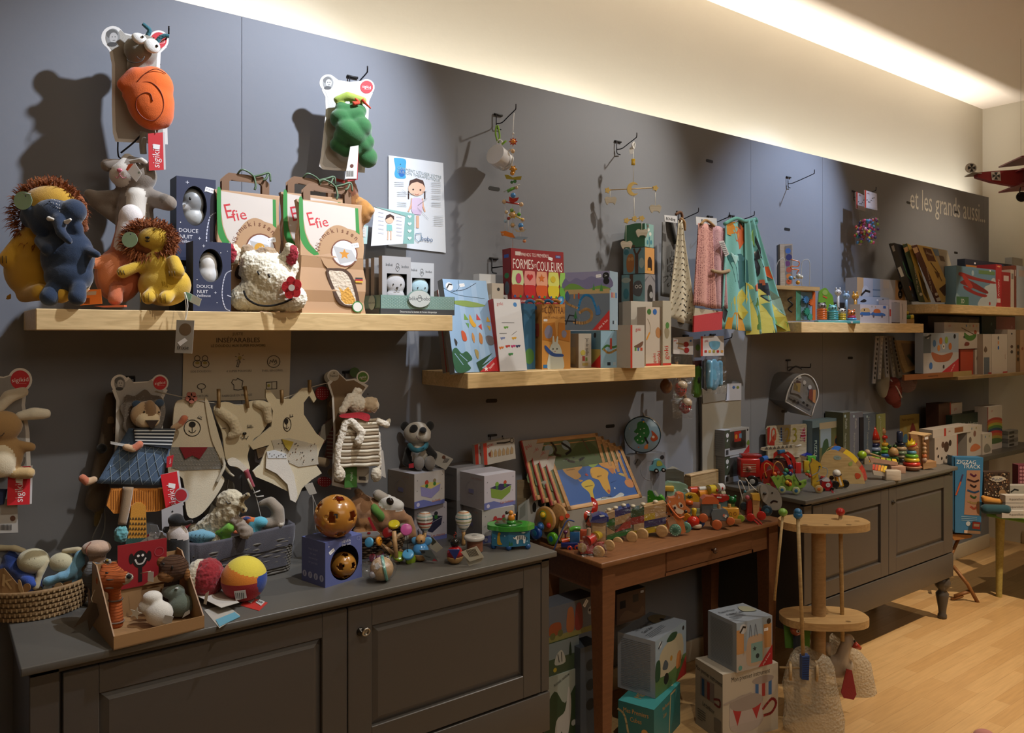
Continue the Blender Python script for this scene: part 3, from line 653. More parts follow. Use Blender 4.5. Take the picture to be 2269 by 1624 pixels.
# ---- navy night-light boxes ----
NB='2b3350'
def night_box(u0,u1,vt,zb,y,lab,animal):
 x0,_=WY(u0,0,y);x1,_=WY(u1,0,y);zt=ZV(x0,y,vt);w,h=x1-x0,zt-zb;t=T('night_light_box',lab,'box',(x0,y,zb))
 b=B();d=.075
 hole=ell(w*.46,h*.66,w*.31,h*.24,32)
 v=[(x,0,z)for x,z in hole];n=32;cs=[(w,0,h),(0,0,h),(0,0,0),(w,0,0)];vv=v+cs;fs=[]
 for i in range(n):
  q=i//8;fs.append((i,32+q,(i+1)%n))
  if(i+1)%8==0:fs.append(((i+1)%n,32+q,32+(q+1)%4))
 b.add(vv,fs,NB);b.add([(p[0],0,p[2])for p in v]+[(p[0],d*.9,p[2])for p in v],[(i,(i+1)%n,n+(i+1)%n,n+i)for i in range(n)],'23283a')
 b.add([(p[0],d*.9,p[2])for p in v],[tuple(range(n))],'1c1d24');b.add([(0,0,0),(0,d,0),(0,d,h),(0,0,h),(w,0,0),(w,d,0),(w,d,h),(w,0,h)],[(0,3,2,1),(4,5,6,7),(1,2,6,5),(2,3,7,6),(0,1,5,4)],'181a22')
 b.deco(w,h,[_t('DOUCE',30,35.5,6.5,'e6e6ee'),_t('NUIT',24,28,6.5,'e6e6ee'),_t('Veilleuse',27,22.5,5.5,'dadbe6'),_t('+',27,93,8,'dfe3f0'),_t('+',58,27,7,'dfe3f0'),_L(1.4,'c9cde0',100,60,86,55,78,40,76,22,84,6,95,2),_l(1.2,'c9cde0',90,24,100,22),_c(72,85,.6,'fff'),_c(10,45,.6,'fff'),_c(62,13,.6,'fff'),_c(90,88,.5,'fff')]+([_g(84,87,.026,-12,'€ 35.90')]if animal=='seal' else[]))
 b.build('carton',t)
 with b.at():pass
 q=T('night_light','white rubber %s night light seen through the oval window of the %s navy box'%(animal,'upper' if animal=='seal' else 'lower'),'night light',(x0+w*.46,y+d*.45,zb+h*.44));sx=w*.36
 if animal=='seal':
  blob('body',q,[('e',(sx*.05,0,h*.29),(sx*.86,d*.4,h*.17),'8b8d8e:s',(0,-10,0)),('k',(-sx*.3,-.008,h*.22),(-sx*.8,-.012,h*.2),h*.07,h*.045,'bfc0c0:s'),('e',(sx*.1,0,h*.1),(sx*.85,d*.38,h*.13),'b8bab8:s',(0,0,0)),('k',(sx*.3,0,h*.03),(sx*.9,0,h*.02),h*.05,h*.03,'c9c9c4:s')],.004)
  B().ball((-sx*.98,-.014,h*.2),h*.035,'141414:g').ball((-sx*.35,-.036,h*.3),(h*.014,.004,h*.02),'141414:g').build('face',q)
 else:
  blob('body',q,[('e',(0,0,h*.24),(sx*.72,d*.36,h*.19),'d8d6d2:s'),('e',(0,0,h*.1),(sx*.8,d*.38,h*.17),'d3d3d2:s'),('k',(sx*.4,0,h*.03),(sx,0,h*.01),h*.045,h*.025,'d3d3d2:s'),('k',(0,-.01,h*.35),(0,-.01,h*.41),h*.04,h*.02,'d59b2c:s')],.004)
  B().ball((-sx*.72,-.02,h*.27),(h*.014,.006,h*.024),'141414:g').build('face',q)
night_box(391,478,389,S1+.15,2.355,'navy night-light box with seal window, on top of another box','seal')
B().box(0,0,0,.11,.07,.149,'20222c').build('night_light_box',label='dark navy box under the seal night-light box, mostly hidden',cat='box',loc=(WY(388,0,2.365)[0],2.365,S1))
night_box(428,512,533,S1,2.24,'navy night-light box with penguin window at the shelf edge','penguin')
# ---- paper bags ----
KR='b5906c'
def bag(u0,u1,vt,y,lab,kind,rz=0,lean=0,u_tag=0):
 x0,_=WY(u0,0,y);x1,_=WY(u1,0,y);zt=ZV(x0,y,vt);w,h=x1-x0,zt-S1
 t=T('paper_bag',lab,'paper bag',(x0,y,S1),rz,None,lean)
 b=B();d=.05;fr=[(0,0),(w*.02,h*.35),(0,h*.7),(0,h),(w,h),(w,h*.6),(w*.985,h*.3),(w,0)]
 def yf(z):return-.004+.012*(z/h)**2
 n=10;g=[]
 for i in range(n+1):
  z=h*i/n;ins=.004*sin(i*1.7);q=yf(z)+.003*sin(i*2.1)*(i>0);dd=d*(1-.55*(i/n));g+=[(ins,q,z),(w*.5,q-.002,z),(w-ins,q,z),(w-ins*2-.004,q+dd*.5,z),(w-ins,q+dd,z),(ins,q+dd,z),(ins*2+.004,q+dd*.5,z)]
 fs=[(i*7+j,i*7+(j+1)%7,(i+1)*7+(j+1)%7,(i+1)*7+j)for i in range(n)for j in range(7)]+[tuple(range(7))[::-1]]
 b.add(g,fs,M(KR));b.build('bag',t)
 b=B()
 with b.at((0,-.0075,0),rx=-1.2):
  D=[_r(0,50,98,98.5,'bb9773'),_q('2f8a3c',0,99,0,70,2,62,10,55,22,50,27,49,27,53,15,60,8,70,6,80,6,99),_p('d6cdc4',6,98.5,6,82,9,70,15,61,25,54,30,62,42,72,60,78,80,76,88,75,88,96),_p('2f8a3c',88,96,93,96,94,72,88,74),_q('b8936e',28,56,34,68,46,76,60,79,76,76,88,68,90,54,70,40,40,40),_t('E',17,82,17,'c9303c',14,.8),_t('fie',34,80,13,'c9303c',14)]
  for k,ch in enumerate('Wärmekissen'):
   a=178-k*13.6;D.append(('t',ch,.62+.36*cos(math.radians(a))*.98,.56+.185*sin(math.radians(a)),.062,'7a4a34',a-90))
  D+=[('c',.68,.54,.125*1.0,'7b4a35'),_c(68,54,11.3,'dfe2ea'),_p('b9babb',50,60,80,57,88,48,60,44)]
  D+=([_c(66,54,4.5,'cf9a35'),('s',.7,.53,.035,'e0e0dc',8)]if kind=='hedgehog' else[_s(68,53,5,'cf8d2f')])
  D+=[_g(85,61.5,.028,12,'€ 18.90')]
  if kind!='hedgehog':
   D+=[_q('4a3122',38,37,50,40,70,39,82,30,90,10,86,6,62,7,50,15),_q('d2c3ae:y',42,36,54,37.5,66,37,76,30,84,12,80,8,66,8,55,16),_p('cf9a42:y',56,24,64,20,72,24,76,20,83,12,80,8.5,66,8.5,60,12,60,18),_r(84,31,96,32.5,'333'),_r(84,29.5,96,31,'b3262e'),_r(84,28,96,29.5,'d9b03a'),_o(86,6,4.5,1.2,'2f8a3c'),_c(86,6,4.2,'ddd9cf')]
  else:D+=[_q('35241a',30,38,42,40,62,40,72,37,78,28,30,28),_r(80,28,98,37,'b9a58c'),_c(89,33.5,1.6,'222')]
  b.deco(w,h,D)
 b.build('printed_label',t,label='printed front with red script name and round picture')
 b=B();hx0,hx1=w*.1,w*.86;zt2=h+.055;yy=.018
 for s_,mt in((0,'7c5b40'),(.016,'8d6b4d')):
  b.prism([(hx0,h-.02),(hx0,h+.035),(hx0+.02,zt2),(hx1-.02,zt2),(hx1,h+.035),(hx1,h-.02),(hx1-.022,h-.02),(hx1-.022,h+.03),(hx1-.03,zt2-.02),(hx0+.03,zt2-.02),(hx0+.022,h+.03),(hx0+.022,h-.02)],yy+s_,yy+s_+.0012,mt)
 b.build('handle',t,label='folded brown paper handles')
 b=B();rb_='5b7358'
 for a in([(w*.35,yy,zt2),(w*.4,yy-.01,zt2+.012),(w*.52,yy-.008,zt2+.006),(w*.6,yy-.004,zt2-.004)],[(w*.6,yy-.004,zt2-.004),(w*.72,yy-.01,zt2+.004),(w*.84,yy-.01,zt2+.012),(w*.86,yy-.01,zt2-.014)],[(w*.6,yy-.005,zt2-.003),(w*.62,yy-.01,zt2-.03),(w*.6,yy-.01,zt2-.045)],[(w*.82,yy-.01,zt2+.008),(w*.78,yy-.012,zt2-.008),(w*.74,yy-.01,zt2-.012)]):
  b.tube(sm(a),.0035,rb_,4)
 b.build('ribbon',t,label='green checked ribbon bow')
 return t
bag(481,620,418,2.34,'brown paper bag showing a hedgehog pillow, behind the cow plush','hedgehog')
bag(628,764,424,2.36,'brown paper bag directly behind the leaning star bag','plain')
bag(668,806,436,2.235,'brown paper bag with star pillow, leaning at the shelf edge','star',-3,-4)
# ---- cow heat cushion ----
P=Fig('plush_cow','cream fleece cow cushion with red ears and flower, lying on the shelf','plush toy',595,688,y=2.25)
CF,CT='eae4d0:y','9c8468:y'
P.blob('body',[P.E(595,648,4,(74,40,42),CF),P.E(588,600,4,(60,38,42),CF),P.K(540,660,0,650,660,0,30,30,CF),P.E(610,620,-10,(46,34,40),CF),P.E(546,560,10,(18,14,20),CT),P.E(588,562,6,(26,18,16),CT),P.E(618,610,-20,(22,20,18),'b3a384:y'),P.E(560,580,2,(28,26,24),CF),P.E(636,590,4,(24,22,30),CF)],.005,rough=.005,rsc=150)
for k,(pts,r)in enumerate(((V(520,575,-6,522,556,-10,516,545,-12),14),(V(632,575,-4,648,560,-10,642,545,-12),16))):
 P.blob('ear',[P.K(pts[0],pts[1],r*.9,r,'d5cdb6:y'),P.K(pts[1],pts[2],r,r*.5,'d5cdb6:y'),P.E(pts[1][0]+(6 if k else-2),pts[1][1]+8,-20,(r*.8,6,r*1.6),'9e2433:y',(0,10 if k else-6,0))],.005,rough=.005,rsc=120)
P.O('mouth','T3',2.2,'17130f:k',553,646,-38,562,664,-40,585,677,-40,612,679,-40,640,672,-38,657,663,-34)
b.T3(1.8,'17130f',583,604,-38,587,612,-39);b.T3(1.8,'17130f',608,610,-42,611,618,-43);b.end('eyes')
pts=[]
for k in range(5):
 a=math.radians(90+72*k+10);b.pr(ell(659+12*cos(a),640-13*sin(a),10,12),-44,-41,'c4202a:c')
b.c(659,640,7,'e5dcd8',-45);b.end('felt_flower')
P=Fig('plush_squirrel','brown plush squirrel with golden tail behind the leaning paper bag','plush toy',790,560,y=2.42)
P.blob('body',[P.K(772,560,0,776,440,0,22,22,'8a5a2c:f'),P.E(774,430,-4,(20,20,34),'6d3a1b:f'),P.K(780,420,-2,784,392,2,7,5,'5c2d15:f'),P.E(806,470,-6,(20,22,28),'b07a3a:f'),P.K(800,450,-6,818,468,-8,12,14,'b98443:f'),P.K(795,500,-10,800,486,-20,14,10,'a26f34:f'),P.K(785,520,0,784,570,0,20,20,'9b6a33:f')],.005,rough=.003)
b.o(758,418,-24,3.5,'0d0b0a:g');b.p(-26,-24,'b3423a',742,398,768,404,770,411,744,405);b.end('face_and_label')
# ---- beke bobo display ----
TE='7b9a92'
x0,_=WY(843,0,2.225);x1,_=WY(1007,0,2.225);W_=x1-x0
t=T('display_tray','sage green cardboard display tray holding bear plush boxes at the shelf end','display tray',(x0,2.225,S1))
b=B();b.box(0,0,0,W_,.0015,.062,TE);b.deco(W_,.062,[_r(0,0,100,30,'3f4144'),_t("Découvrez tous les bienfaits de l'ourson thérapeutique",50,15,14,'dfe3e3',0,.72)]+[('c',.03+.023*i,.4+.14*j+(.07 if i%2 else 0),.018,'a9c0ba')for i in range(42)for j in range(4)]+[])
b.prism(ell(W_*.5,.052,.044,.03,32),-.003,-.001,'7b9a92');
with b.at((0,-.0031,0)):b.deco(1,1,[('e',W_*.5,.052,.041,.0275,'c3cac7'),('t','béké',W_*.5-.023,.053,.018,'555a5e'),('t','bobo',W_*.5+.024,.053,.018,'555a5e'),('o',W_*.5,.050,.007,.0012,'666c70'),('o',W_*.5,.059,.005,.0012,'666c70')])
b.prism(Q(0,0,0,.062,.0015,.062,.0015,0),0,.19,TE);b.box(W_-.0015,0,0,W_,.19,.062,TE);b.box(0,0,0,W_,.19,.002,'8b9d98')
with b.at(m=Matrix(((0,1,0,-.0003),(-1,0,0,.19),(0,0,1,0),(0,0,0,1)))):b.deco(.19,.062,[_r(0,0,100,30,'3f4144'),_c(72,62,38,'a9b8b2'),_t('béké bobo',72,62,17,'555a5e')])
b.build('tray',t)
def bobo(x,y,w,h,col,face,lab,lab2):
 t=T('bear_plush_box',lab,'box',(x,y,S1+.0025));d=.024;b=B()
 X0,X1,Z0,Z1=w*.16,w*.86,h*.16,h*.7
 b.add([(0,0,0),(w,0,0),(w,0,h),(0,0,h),(X0,0,Z0),(X1,0,Z0),(X1,0,Z1),(X0,0,Z1)],[(0,1,5,4),(1,2,6,5),(2,3,7,6),(3,0,4,7)],col)
 b.add([(X0,0,Z0),(X1,0,Z0),(X1,0,Z1),(X0,0,Z1),(X0,d*.95,Z0),(X1,d*.95,Z0),(X1,d*.95,Z1),(X0,d*.95,Z1)],[(0,1,5,4),(1,2,6,5),(2,3,7,6),(3,0,4,7),(4,5,6,7)],'2a2a2c')
 b.add([(0,0,0),(0,d,0),(0,d,h),(0,0,h),(w,0,0),(w,d,0),(w,d,h),(w,0,h)],[(0,3,2,1),(4,5,6,7),(2,3,7,6),(0,1,5,4),(1,2,6,5)],'9d958b')
 b.deco(w,h,[_t('béké',24,85,7,'555a60'),_t('bobo',80,83,7,'555a60'),_o(53,85,2.8,.7,'777c80'),_L(.7,'777c80',46,79,50,82,53,79,56,82,60,79,53,74,46,79)])
 b.build('carton',t)
 q=T('bear_plush',lab2,'plush toy',(x+w*.52,y+d*.5,S1+.0025+h*.22));hh=h*.46;ww=w*.3
 blob('body',q,[('e',(0,0,hh*.66),(ww*1.12,d*.5,hh*.42),face),('e',(0,0,hh*.2),(ww*1.1,d*.5,hh*.3),face)],.003)
 B().ball((0,-d*.52,hh*.52),(.004,.002,.003),'333:g').ball((-.014,-d*.5,hh*.64),(.0022,.0015,.003),'444:g').ball((.014,-d*.5,hh*.64),(.0022,.0015,.003),'444:g').tube(sm([(-.011,-d*.53,hh*.43),(-.004,-d*.54,hh*.39),(0,-d*.54,hh*.45),(.004,-d*.54,hh*.39),(.011,-d*.53,hh*.43)]),.0007,'444').build('face',q)
ub=WY(843,0,2.24)[0]
for k in range(3):
 bobo(ub+.001-.0*k,2.245+.04*(3-k),.102,.183,'8f8d8b','b5b3b0:f','grey bear plush box in the display tray, %s behind the front one'%['third','second','first'][k],'grey bear plush in the box %s behind the front one'%['third','second','first'][k])
bobo(ub+.002,2.232,.104,.185,'a9aaad','b3b3b5:f','grey bear plush box at the front left of the display tray','grey bear plush in the front left window box')
bobo(ub+.105,2.25,.1,.172,'b9bec3','aac9d6:f','pale blue bear plush box beside the grey one in the tray','pale blue bear plush in the right window box')
# ---- posters ----
def sheetfig(name,lab,cat,quad,y,col='e6e7ea',th=.0012,lean=0):
 P=Fig(name,lab,cat,(quad[0][0]+quad[2][0])/2,(quad[0][1]+quad[2][1])/2,y=y,wall=1);return P
P=Fig('poster','white poster of a girl in pink on the wall above the bear boxes','poster',925,450,y=2.515,wall=1)
b.p(0,.9,'d9dfe6',861,344,982,361,988,560,861,545)
b.fl(Q(873,353,876,350,898,353,899,370,898,385,899,394,892,396,878,394,874,385,876,372),'3f9ecb',-.1,True);b.c(890,383,7,'2569b5',-.2,9);b.c(887,364,1,'123')
b.tx('COMMENT UTILISER VOTRE',930,383,9,'9aa8ac',-4);b.tx('OURSON THÉRAPEUTIQUE',928,390,9,'9aa8ac',-4)
for s_ in(-1,1):b.ln([(924+14*s_,462),(924+12*s_,440)],3,'d9aa8e');b.ln([(920+5*s_,480),(920+5*s_,503)],7,'dcae92');b.ln([(923+18*s_,424),(923+18*s_,440)],3,'3a2824');b.ln([(924+9*s_,445),(923+18*s_,468)],4,'dcae92')
b.g('d5c3da',912,442,917,438,930,439,936,444,935,470,912,468);b.g('cdb8d4',911,464,935,466,932,476,915,475);b.c(923,417,19,'e5bfa6',-.3,17);b.g('4a2e28',905,414,908,400,922,395,937,400,942,416,936,408,924,403,912,406)
b.c(915,420,2,'2b1c1a');b.c(931,421,2,'2b1c1a');b.l(1.2,'a2443c',919,430,923,432,927,430)
for k,(u,v)in enumerate(((868,403),(874,425),(874,448),(950,404),(950,418),(950,432),(950,448),(955,478),(955,490))):
 for j in range(3):b.ln([(u+6,v+j*4),(u+26,v+j*4+1)],1,'b9bfc4')
for p in(Q(917,430,900,428,890,420),Q(935,425,945,424),Q(925,455,945,440),Q(924,460,948,485)):b.ln(p,.7,'8d9398')
b.tx('bobo',945,530,15,'3d5c85',-3);b.l(1.2,'6f8fa5',920,518,932,517,933,530,926,536,919,529,920,518)
b.end('sheet')
P=Fig('leaflet','small leaflet of a child beside hearts strip, standing behind the display tray','leaflet',860,500,y=2.47,wall=1)
b.p(0,.8,'dfe3e8',829,458,900,478,893,540,822,545);b.p(-.9,-.1,'86b5b0',829,458,918,474,917,540,893,540,898,479)
b.p(4,5,'a8c6c4',795,496,818,500,815,540,793,540);b.fl(Q(797,500,814,503,812,525,797,524),'c8c8c4',3.8)
for k in range(4):b.fl(heart(907,480+16*k,-4.5),'d5e2e2',-1.2)
b.c(863,487,9,'e0b9a0',-.3,8.5);b.g('3f2a26',853,487,856,477,864,474,873,479,873,488,866,480);b.g('7fbcb8',857,497,868,498,869,512,857,511);b.l(3,'e0b9a0',860,512,859,530);b.l(3,'e0b9a0',866,512,866,530)
for k in range(6):b.ln([(838,470+9*k),(850,472+9*k)],.9,'aab');b.ln([(878,480+8*k),(890,482+8*k)],.9,'aab')
for k in range(4):b.tx('~~~',805,505+6*k,5,'333',0,3.5)
b.end('sheet')
# ================= lower left wall =================
ZC=.854
P=Fig('plush_rabbit','tan plush rabbit with long white ears on a card, cut by the left photo edge','plush toy',10,980,y=2.38,wall=1)
ear_card(P,(-60,838),(47,843),Q(-72,860,-60,900,-66,1050,72,1072,68,960,58,900,62,862,30,830,10,836,-20,832,-50,820),26,27,'9c9a97:c',d=26,photo=False)
TN='9c7a4c:f'
P.blob('body',[P.E(2,945,0,(42,26,36),TN),P.E(5,1010,4,(42,26,48),TN),P.E(2,1020,-12,(28,18,38),'cfc0a0:f'),P.K(30,985,0,68,990,-6,12,11,TN),P.K(30,1048,-6,62,1046,-14,12,14,'b89a68:f')],.005)
for a in(V(-2,905,0,20,878,-4,50,868,-8),V(44,922,0,75,916,-4,100,916,-8)):
 P.blob('ear',[P.K(a[0],a[1],11,15,'cfc5ae:f'),P.K(a[1],a[2],15,12,'cfc5ae:f')],.005)
P.O('mouth','T3',1,'4a3520',-10,958,-26,0,963,-27,8,956,-26)
red_tag(P,Q(18,1035,68,1033,66,1118,16,1120),2)
b.p(20,21,'a9a49c',-10,1110,40,1108,42,1184,-12,1186);b.c(30,1152,6,'5c3a2c',19.6)
for k in range(9):b.ln([(4+2.8*k,1166),(4+2.8*k,1178)],1.2,'3a3633',19.6)
b.p(14,16,'232b4a:c',-20,1085,18,1086,10,1120,-20,1125);b.end('info_card')
P=Fig('plush_lion_puppet','flat lion comforter in blue quilted dress and striped shirt on a bear-eared card','plush toy',310,980,y=2.37,wall=1)
ear_card(P,(271,851),(361,850),Q(254,866,263,890,262,940,258,1040,370,1040,366,920,369,884,378,866,345,840,335,846,300,848,290,836),20,19,'b9b7b3:c',d=28)
DN='4c627c:c'
b.pr(Q(269,905,280,890,284,876,303,878,325,864,340,876,360,880,370,905,366,935,350,965,300,970,276,950,278,930),14,18,'6b6259:c',None,True)
rg=random.Random(4)
for k in range(110):u,v=rg.uniform(275,366),rg.uniform(872,950);b.ln([(u,v),(u+2,v-1)],.7,'9a938a',13.6)
b.end('mane')
P.blob('head',[P.E(323,919,2,(32,18,31),'a98b66:f'),P.E(318,930,-8,(18,14,18),'cbb896:f'),P.E(336,930,-8,(16,14,16),'cbb896:f'),P.E(330,908,-8,(13,12,24),'7d5f3f:f')],.0045)
for u,v in((303,896),(354,893)):P.O('ear','o',u,v,2,(10,5,9),'27384a:f')
b.pr(Q(317,929,346,929,333,947,329,947),-25,-22,'33241b:c',None,False);b.o(316,911,-17,(2,1.5,2.4),'0f0c0a:g',n=8);b.o(349,912,-14,(2,1.5,2.4),'0f0c0a:g',n=8);b.end('nose_and_eyes')
def quilt(a,c):
 top=(285+a*100,948+6*a);bot=(213+a*142,1070+4*a);u=top[0]+(bot[0]-top[0])*c;v=top[1]+(bot[1]-top[1])*c
 return P.q(u,v,-4-8*sin(PI*a)*sin(PI*(.2+.8*c))-2*sin(9*a))
b=P.b();b.sheet(quilt,18,10,DN,.006);b.end('quilted_dress')
b=P.b()
for k in range(-5,10):
 for s_ in(1,-1):
  pts=[]
  for i in range(13):
   c=i/12;a=(k*.16+s_*c*.55)+(0 if s_>0 else .3)
   if 0.02<a<.98 and .22<c:q=quilt(a,c);pts.append((q[0],q[1]-.004,q[2]))
  if len(pts)>2:b.tube(pts,.0008,'8fa0ac',4)
b.end('quilt_stitching')
b=P.b();b.p(-19,-13,'1d2530:c',292,948,384,948,374,993,296,980)
for k in range(5):b.ln([(294+k*.8,952+k*7),(383-k*2,952+k*7.6)],3,'c3c8c8',-19.5)
b.p(-16,-12,'c9cdd0:c',242,976,285,984,284,990,242,982);b.end('striped_shirt')
for a in(V(275,988,-20,290,992,-26,304,982,-24),V(207,1062,-4,192,1068,-6,182,1058,-8),V(384,948,-4,398,938,-10,405,926,-12)):
 P.blob('hand',[P.K(a[0],a[1],8,8,'bb9a76:f'),P.K(a[1],a[2],8,9,'b5684a:f')],.004)
b.p(-2,8,'c87c28:c',246,1082,372,1082,368,1128,345,1133,252,1138,236,1120)
for k in range(24):b.ln([(246+5.2*k,1086),(246+5.2*k,1128)],1.4,'8a4f18',-2.3)
b.end('corduroy_trousers')
P.O('leg','t',V(283,1078,-6,276,1120,-10,268,1160,-12),(11,9),'8c7458:f')
P.blob('foot',[P.E(266,1180,-14,(14,12,20),'5b9598:y')],.004,rough=.004,rsc=150)
b.p(-6,4,'c08428:c',290,1120,300,1112,312,1112,322,1120,324,1195,282,1195)
for k in range(5):
 v=1150+k*11
 for j in range(6):b.fl([(284+6.5*j,v),(290+6.5*j,v),(287+6.5*j,v-6)],'3d3220',-6.3)
b.p(-8,4,'24463c:c',278,1192,330,1190,332,1202,276,1206);b.end('leg')
b.p(-16,-15,'b3202c',366,1010,381,1006,377,1032,365,1034);b.tx('sigikid',373,1020,5,'eccfcf',80,-16.4);b.end('sewn_label')
red_tag(P,Q(352,1050,388,1042,399,1118,364,1126),-16,'sigikid',97)
hook(282,836,.1,'black metal wall hook carrying the blue lion card')
P=Fig('plush_comforter','brown fabric comforter with black ball hand hanging behind the lion card','plush toy',235,1000,y=2.47,wall=1)
P.blob('body',[P.K(245,880,0,240,980,0,12,18,'4d4032:c'),P.K(240,960,0,212,1110,0,16,22,'5a4c3a:c'),P.K(232,1080,-2,214,1160,0,12,8,'6b5a30:c'),P.E(243,930,-8,(9,9,12),'7a6248:f'),P.K(240,965,-8,262,940,-8,6,9,'74604a:f')],.006)
P.O('hand','o',223,992,-14,11,'0e0c0b:f')
P.O('cord_loop','T3',1.4,'8a8c88',226,1120,-4,222,1150,-6,208,1180,-6,204,1195,-6,216,1200,-6,228,1180,-6,232,1150,-6,230,1125,-4)
P=Fig('plush_ball','peach coloured soft ball lying under the hanging lion puppet','plush toy',215,1360,y=2.38)
P.blob('body',[P.E(214,1214,0,(32,24,17),'b5967e:f'),P.K(214,1225,4,214,1345,4,18,20,'8a6a50:f')],.006)
P.O('seam','T3',1.2,'7a4a38',208,1198,-12,203,1210,-22,205,1226,-20)
P=Fig('ear_card','white bear-eared card with red badge standing behind the panda rattle','card',385,1190,y=2.33,wall=1)
b.p(0,1.2,'a8a6a8',358,1130,404,1112,410,1200,360,1205);b.pr(ell(403,1097,16,16),-.1,1.1,'a8a6a8');b.c(401,1097,13,'a0202c');b.c(382,1133,2,'1a1a1a');b.end('card')
P=Fig('plush_panda','black and white plush panda head poking up behind the cardboard tray','plush toy',385,1220,y=2.29)
P.blob('body',[P.E(390,1152,0,(18,15,15),'0c0b0b:f'),P.E(392,1190,4,(24,20,28),'b9b0aa:f'),P.K(392,1200,6,392,1322,6,24,26,'1a1918:f'),P.E(370,1172,-6,(8,7,8),'0c0b0b:f'),P.K(412,1160,0,424,1155,0,6,5,'0c0b0b:f')],.004)
# ---- poster with drawings, half behind cloth line ----
P=Fig('poster','cream poster with small line drawings under the upper left shelf','poster',525,805,y=2.515,wall=1)
b.p(0,.9,'d6cab2',408,700,646,700,641,884,404,890)
b.tx('JUSTE',527,740,9,'3c3a38',0);b.tx('INSÉPARABLES',528,754,15,'3c3a38',0);b.tx('LE DOUDOU AUX SUPER POUVOIRS',529,766,8,'2b2927',0,-.2,.92)
DK2='34312e'
for u,v,s_ in((445,803,'SOS DOUDOU'),(530,802,'4 SUPER POUVOIRS'),(604,801,'ÉVEIL SENSORIEL'),(440,858,'100% COTON'),(525,856,'FABRIQUÉ EN FRANCE')):b.tx(s_,u,v+20,6.5,'7a746c',0)
for s_ in(-8,9):b.ln(ell(445+s_,794,6,6)+[(451+s_,794)],1.2,DK2);b.ln(ell(445+s_,806,9,8)+[(454+s_,806)],1.2,DK2);b.c(445+s_,804,5,'b3a25c',-.25,3)
b.l(1.3,DK2,524,812,528,796,531,797,528,813,524,812);b.c(531,793,4,'b3a25c')
for k in range(6):a=math.radians(60*k+20);b.ln([(531+7*cos(a),793+7*sin(a)),(531+11*cos(a),793+11*sin(a))],1,DK2)
b.ln(ell(606,801,14,13)+[(620,801)],1.3,DK2);b.l(1.2,DK2,597,806,599,798,603,803,605,796,608,803,611,797,613,804,606,809)
b.l(1.3,DK2,513,848,516,841,523,842,526,838,538,844,536,856,538,862,528,864,518,863,518,853,513,848)
b.l(1.3,DK2,590,847,613,845,613,861,590,862,590,847);b.l(1,DK2,602,846,602,861);b.c(595,854,3,'b3a83c')
b.ln(ell(446,856,9,6)+[(455,856)],1.2,DK2);b.l(1.2,DK2,446,862,447,870)
b.end('sheet')
# ---- cloth line ----
P=Fig('string_line','thin white string stretched across the wall holding the cloth comforters','string',520,880,y=2.40,wall=1)
P.O('string','T3',1.1,'b5b0a6',345,866,0,405,880,0,470,892,-6,545,896,-8,620,884,-6,690,858,0,740,846,6)
CR='c9bd9f:y'
def clothfig(name,lab,au,av,y,prims,vox=.005):
 P=Fig(name,lab,'comforter',au,av,y=y,wall=1);P.blob('body',prims(P),vox);return P
def pin(u,v,u2,v2,lab):
 P=Fig('clothes_peg',lab,'clothes peg',u,v,y=2.375,wall=1)
 for dd in(-3,2):b=P.b();b.t([(u,v,dd+3),(u2,v2,dd*.4+3)],3.6,'a08256:w',n=4);b.end('half',label=None)
P=Fig('comforter','cream bear comforter with grey dotted band and red scarf, pinned left on the string','comforter',425,990,y=2.40,wall=1)
b.pr(Q(388,894,410,884,452,884,460,894,470,960,496,1010,488,1046,496,1066,470,1110,440,1142,414,1140,404,1060,372,1046,378,980,382,940),-3,4,'cabfa6:f',None,True)
b.p(-4.5,-3,'7d7b75:c',376,990,474,990,492,1038,402,1042,380,1036)
for i in range(16):
 for j in range(6):b.c(384+7*i-(j%2)*3.5,996+8*j,.9,'a9a79f',-4.8)
b.end('cloth_body')
P.O('scarf','p',-8,-4.6,'7c1620:c',396,990,458,990,440,1016,424,1008,408,1016)
b.ln(ell(425,948,18,18)+[(443,948)],1.6,'1d1a18',-3.6);b.c(425,940,7.5,'141210',-3.8,6.5);b.ln(Q(425,946,425,956),1.3,'1d1a18',-3.8);b.ln(Q(417,953,421,957,425,958,429,957,433,953),1.3,'1d1a18',-3.8,True)
for s_ in(411,441):b.ln([(s_-5,925),(s_+5,929)],1.3,'1d1a18',-3.6);[b.ln([(s_-3+3*k,926+k),(s_-1+3*k,921+k)],1,'1d1a18',-3.6)for k in range(3)]
b.end('embroidered_face')
b=P.b()
for k in range(5):a=math.radians(72*k+18);b.pr(ell(422+7.5*cos(a),880+7.5*sin(a),6,6),-9,-6,'b77468:c')
b.o(422,880,-9,4,'94604c:c');b.p(-7,-4,'8b7a56:w',418,888,428,888,427,898,419,898);b.end('flower_peg',label='pink flower shaped peg')
P.O('folded_arm','pr',Q(452,886,462,894,482,960,496,1012,490,1022,484,1010,466,968),-7,-3,'cbc1a8:f',None,True)
b=P.b();b.t(V(490,1012,-6,494,1030,-10,486,1050,-10,478,1068,-8),(4,3),'b9b19d:c');b.t(V(492,1028,-8,506,1046,-8,516,1054,-8),(4,2),'b9b19d:c');b.end('knotted_cord')
P=Fig('comforter','cream rabbit comforter with drooping ears and black nose, middle of the string','comforter',535,950,y=2.39,wall=1)
b.pr(Q(474,902,500,890,530,898,560,888,590,890,600,920,578,960,560,975,548,1010,552,1040,520,1035,500,1016,492,960,480,930),-2,4,'c9bd9f:f',None,True)
b.end('cloth_body')
P.blob('ear',[P.K(486,910,-4,512,930,-12,12,12,CR),P.K(512,930,-12,522,955,-12,12,12,CR),P.K(522,955,-12,508,964,-10,11,8,CR)],.005)
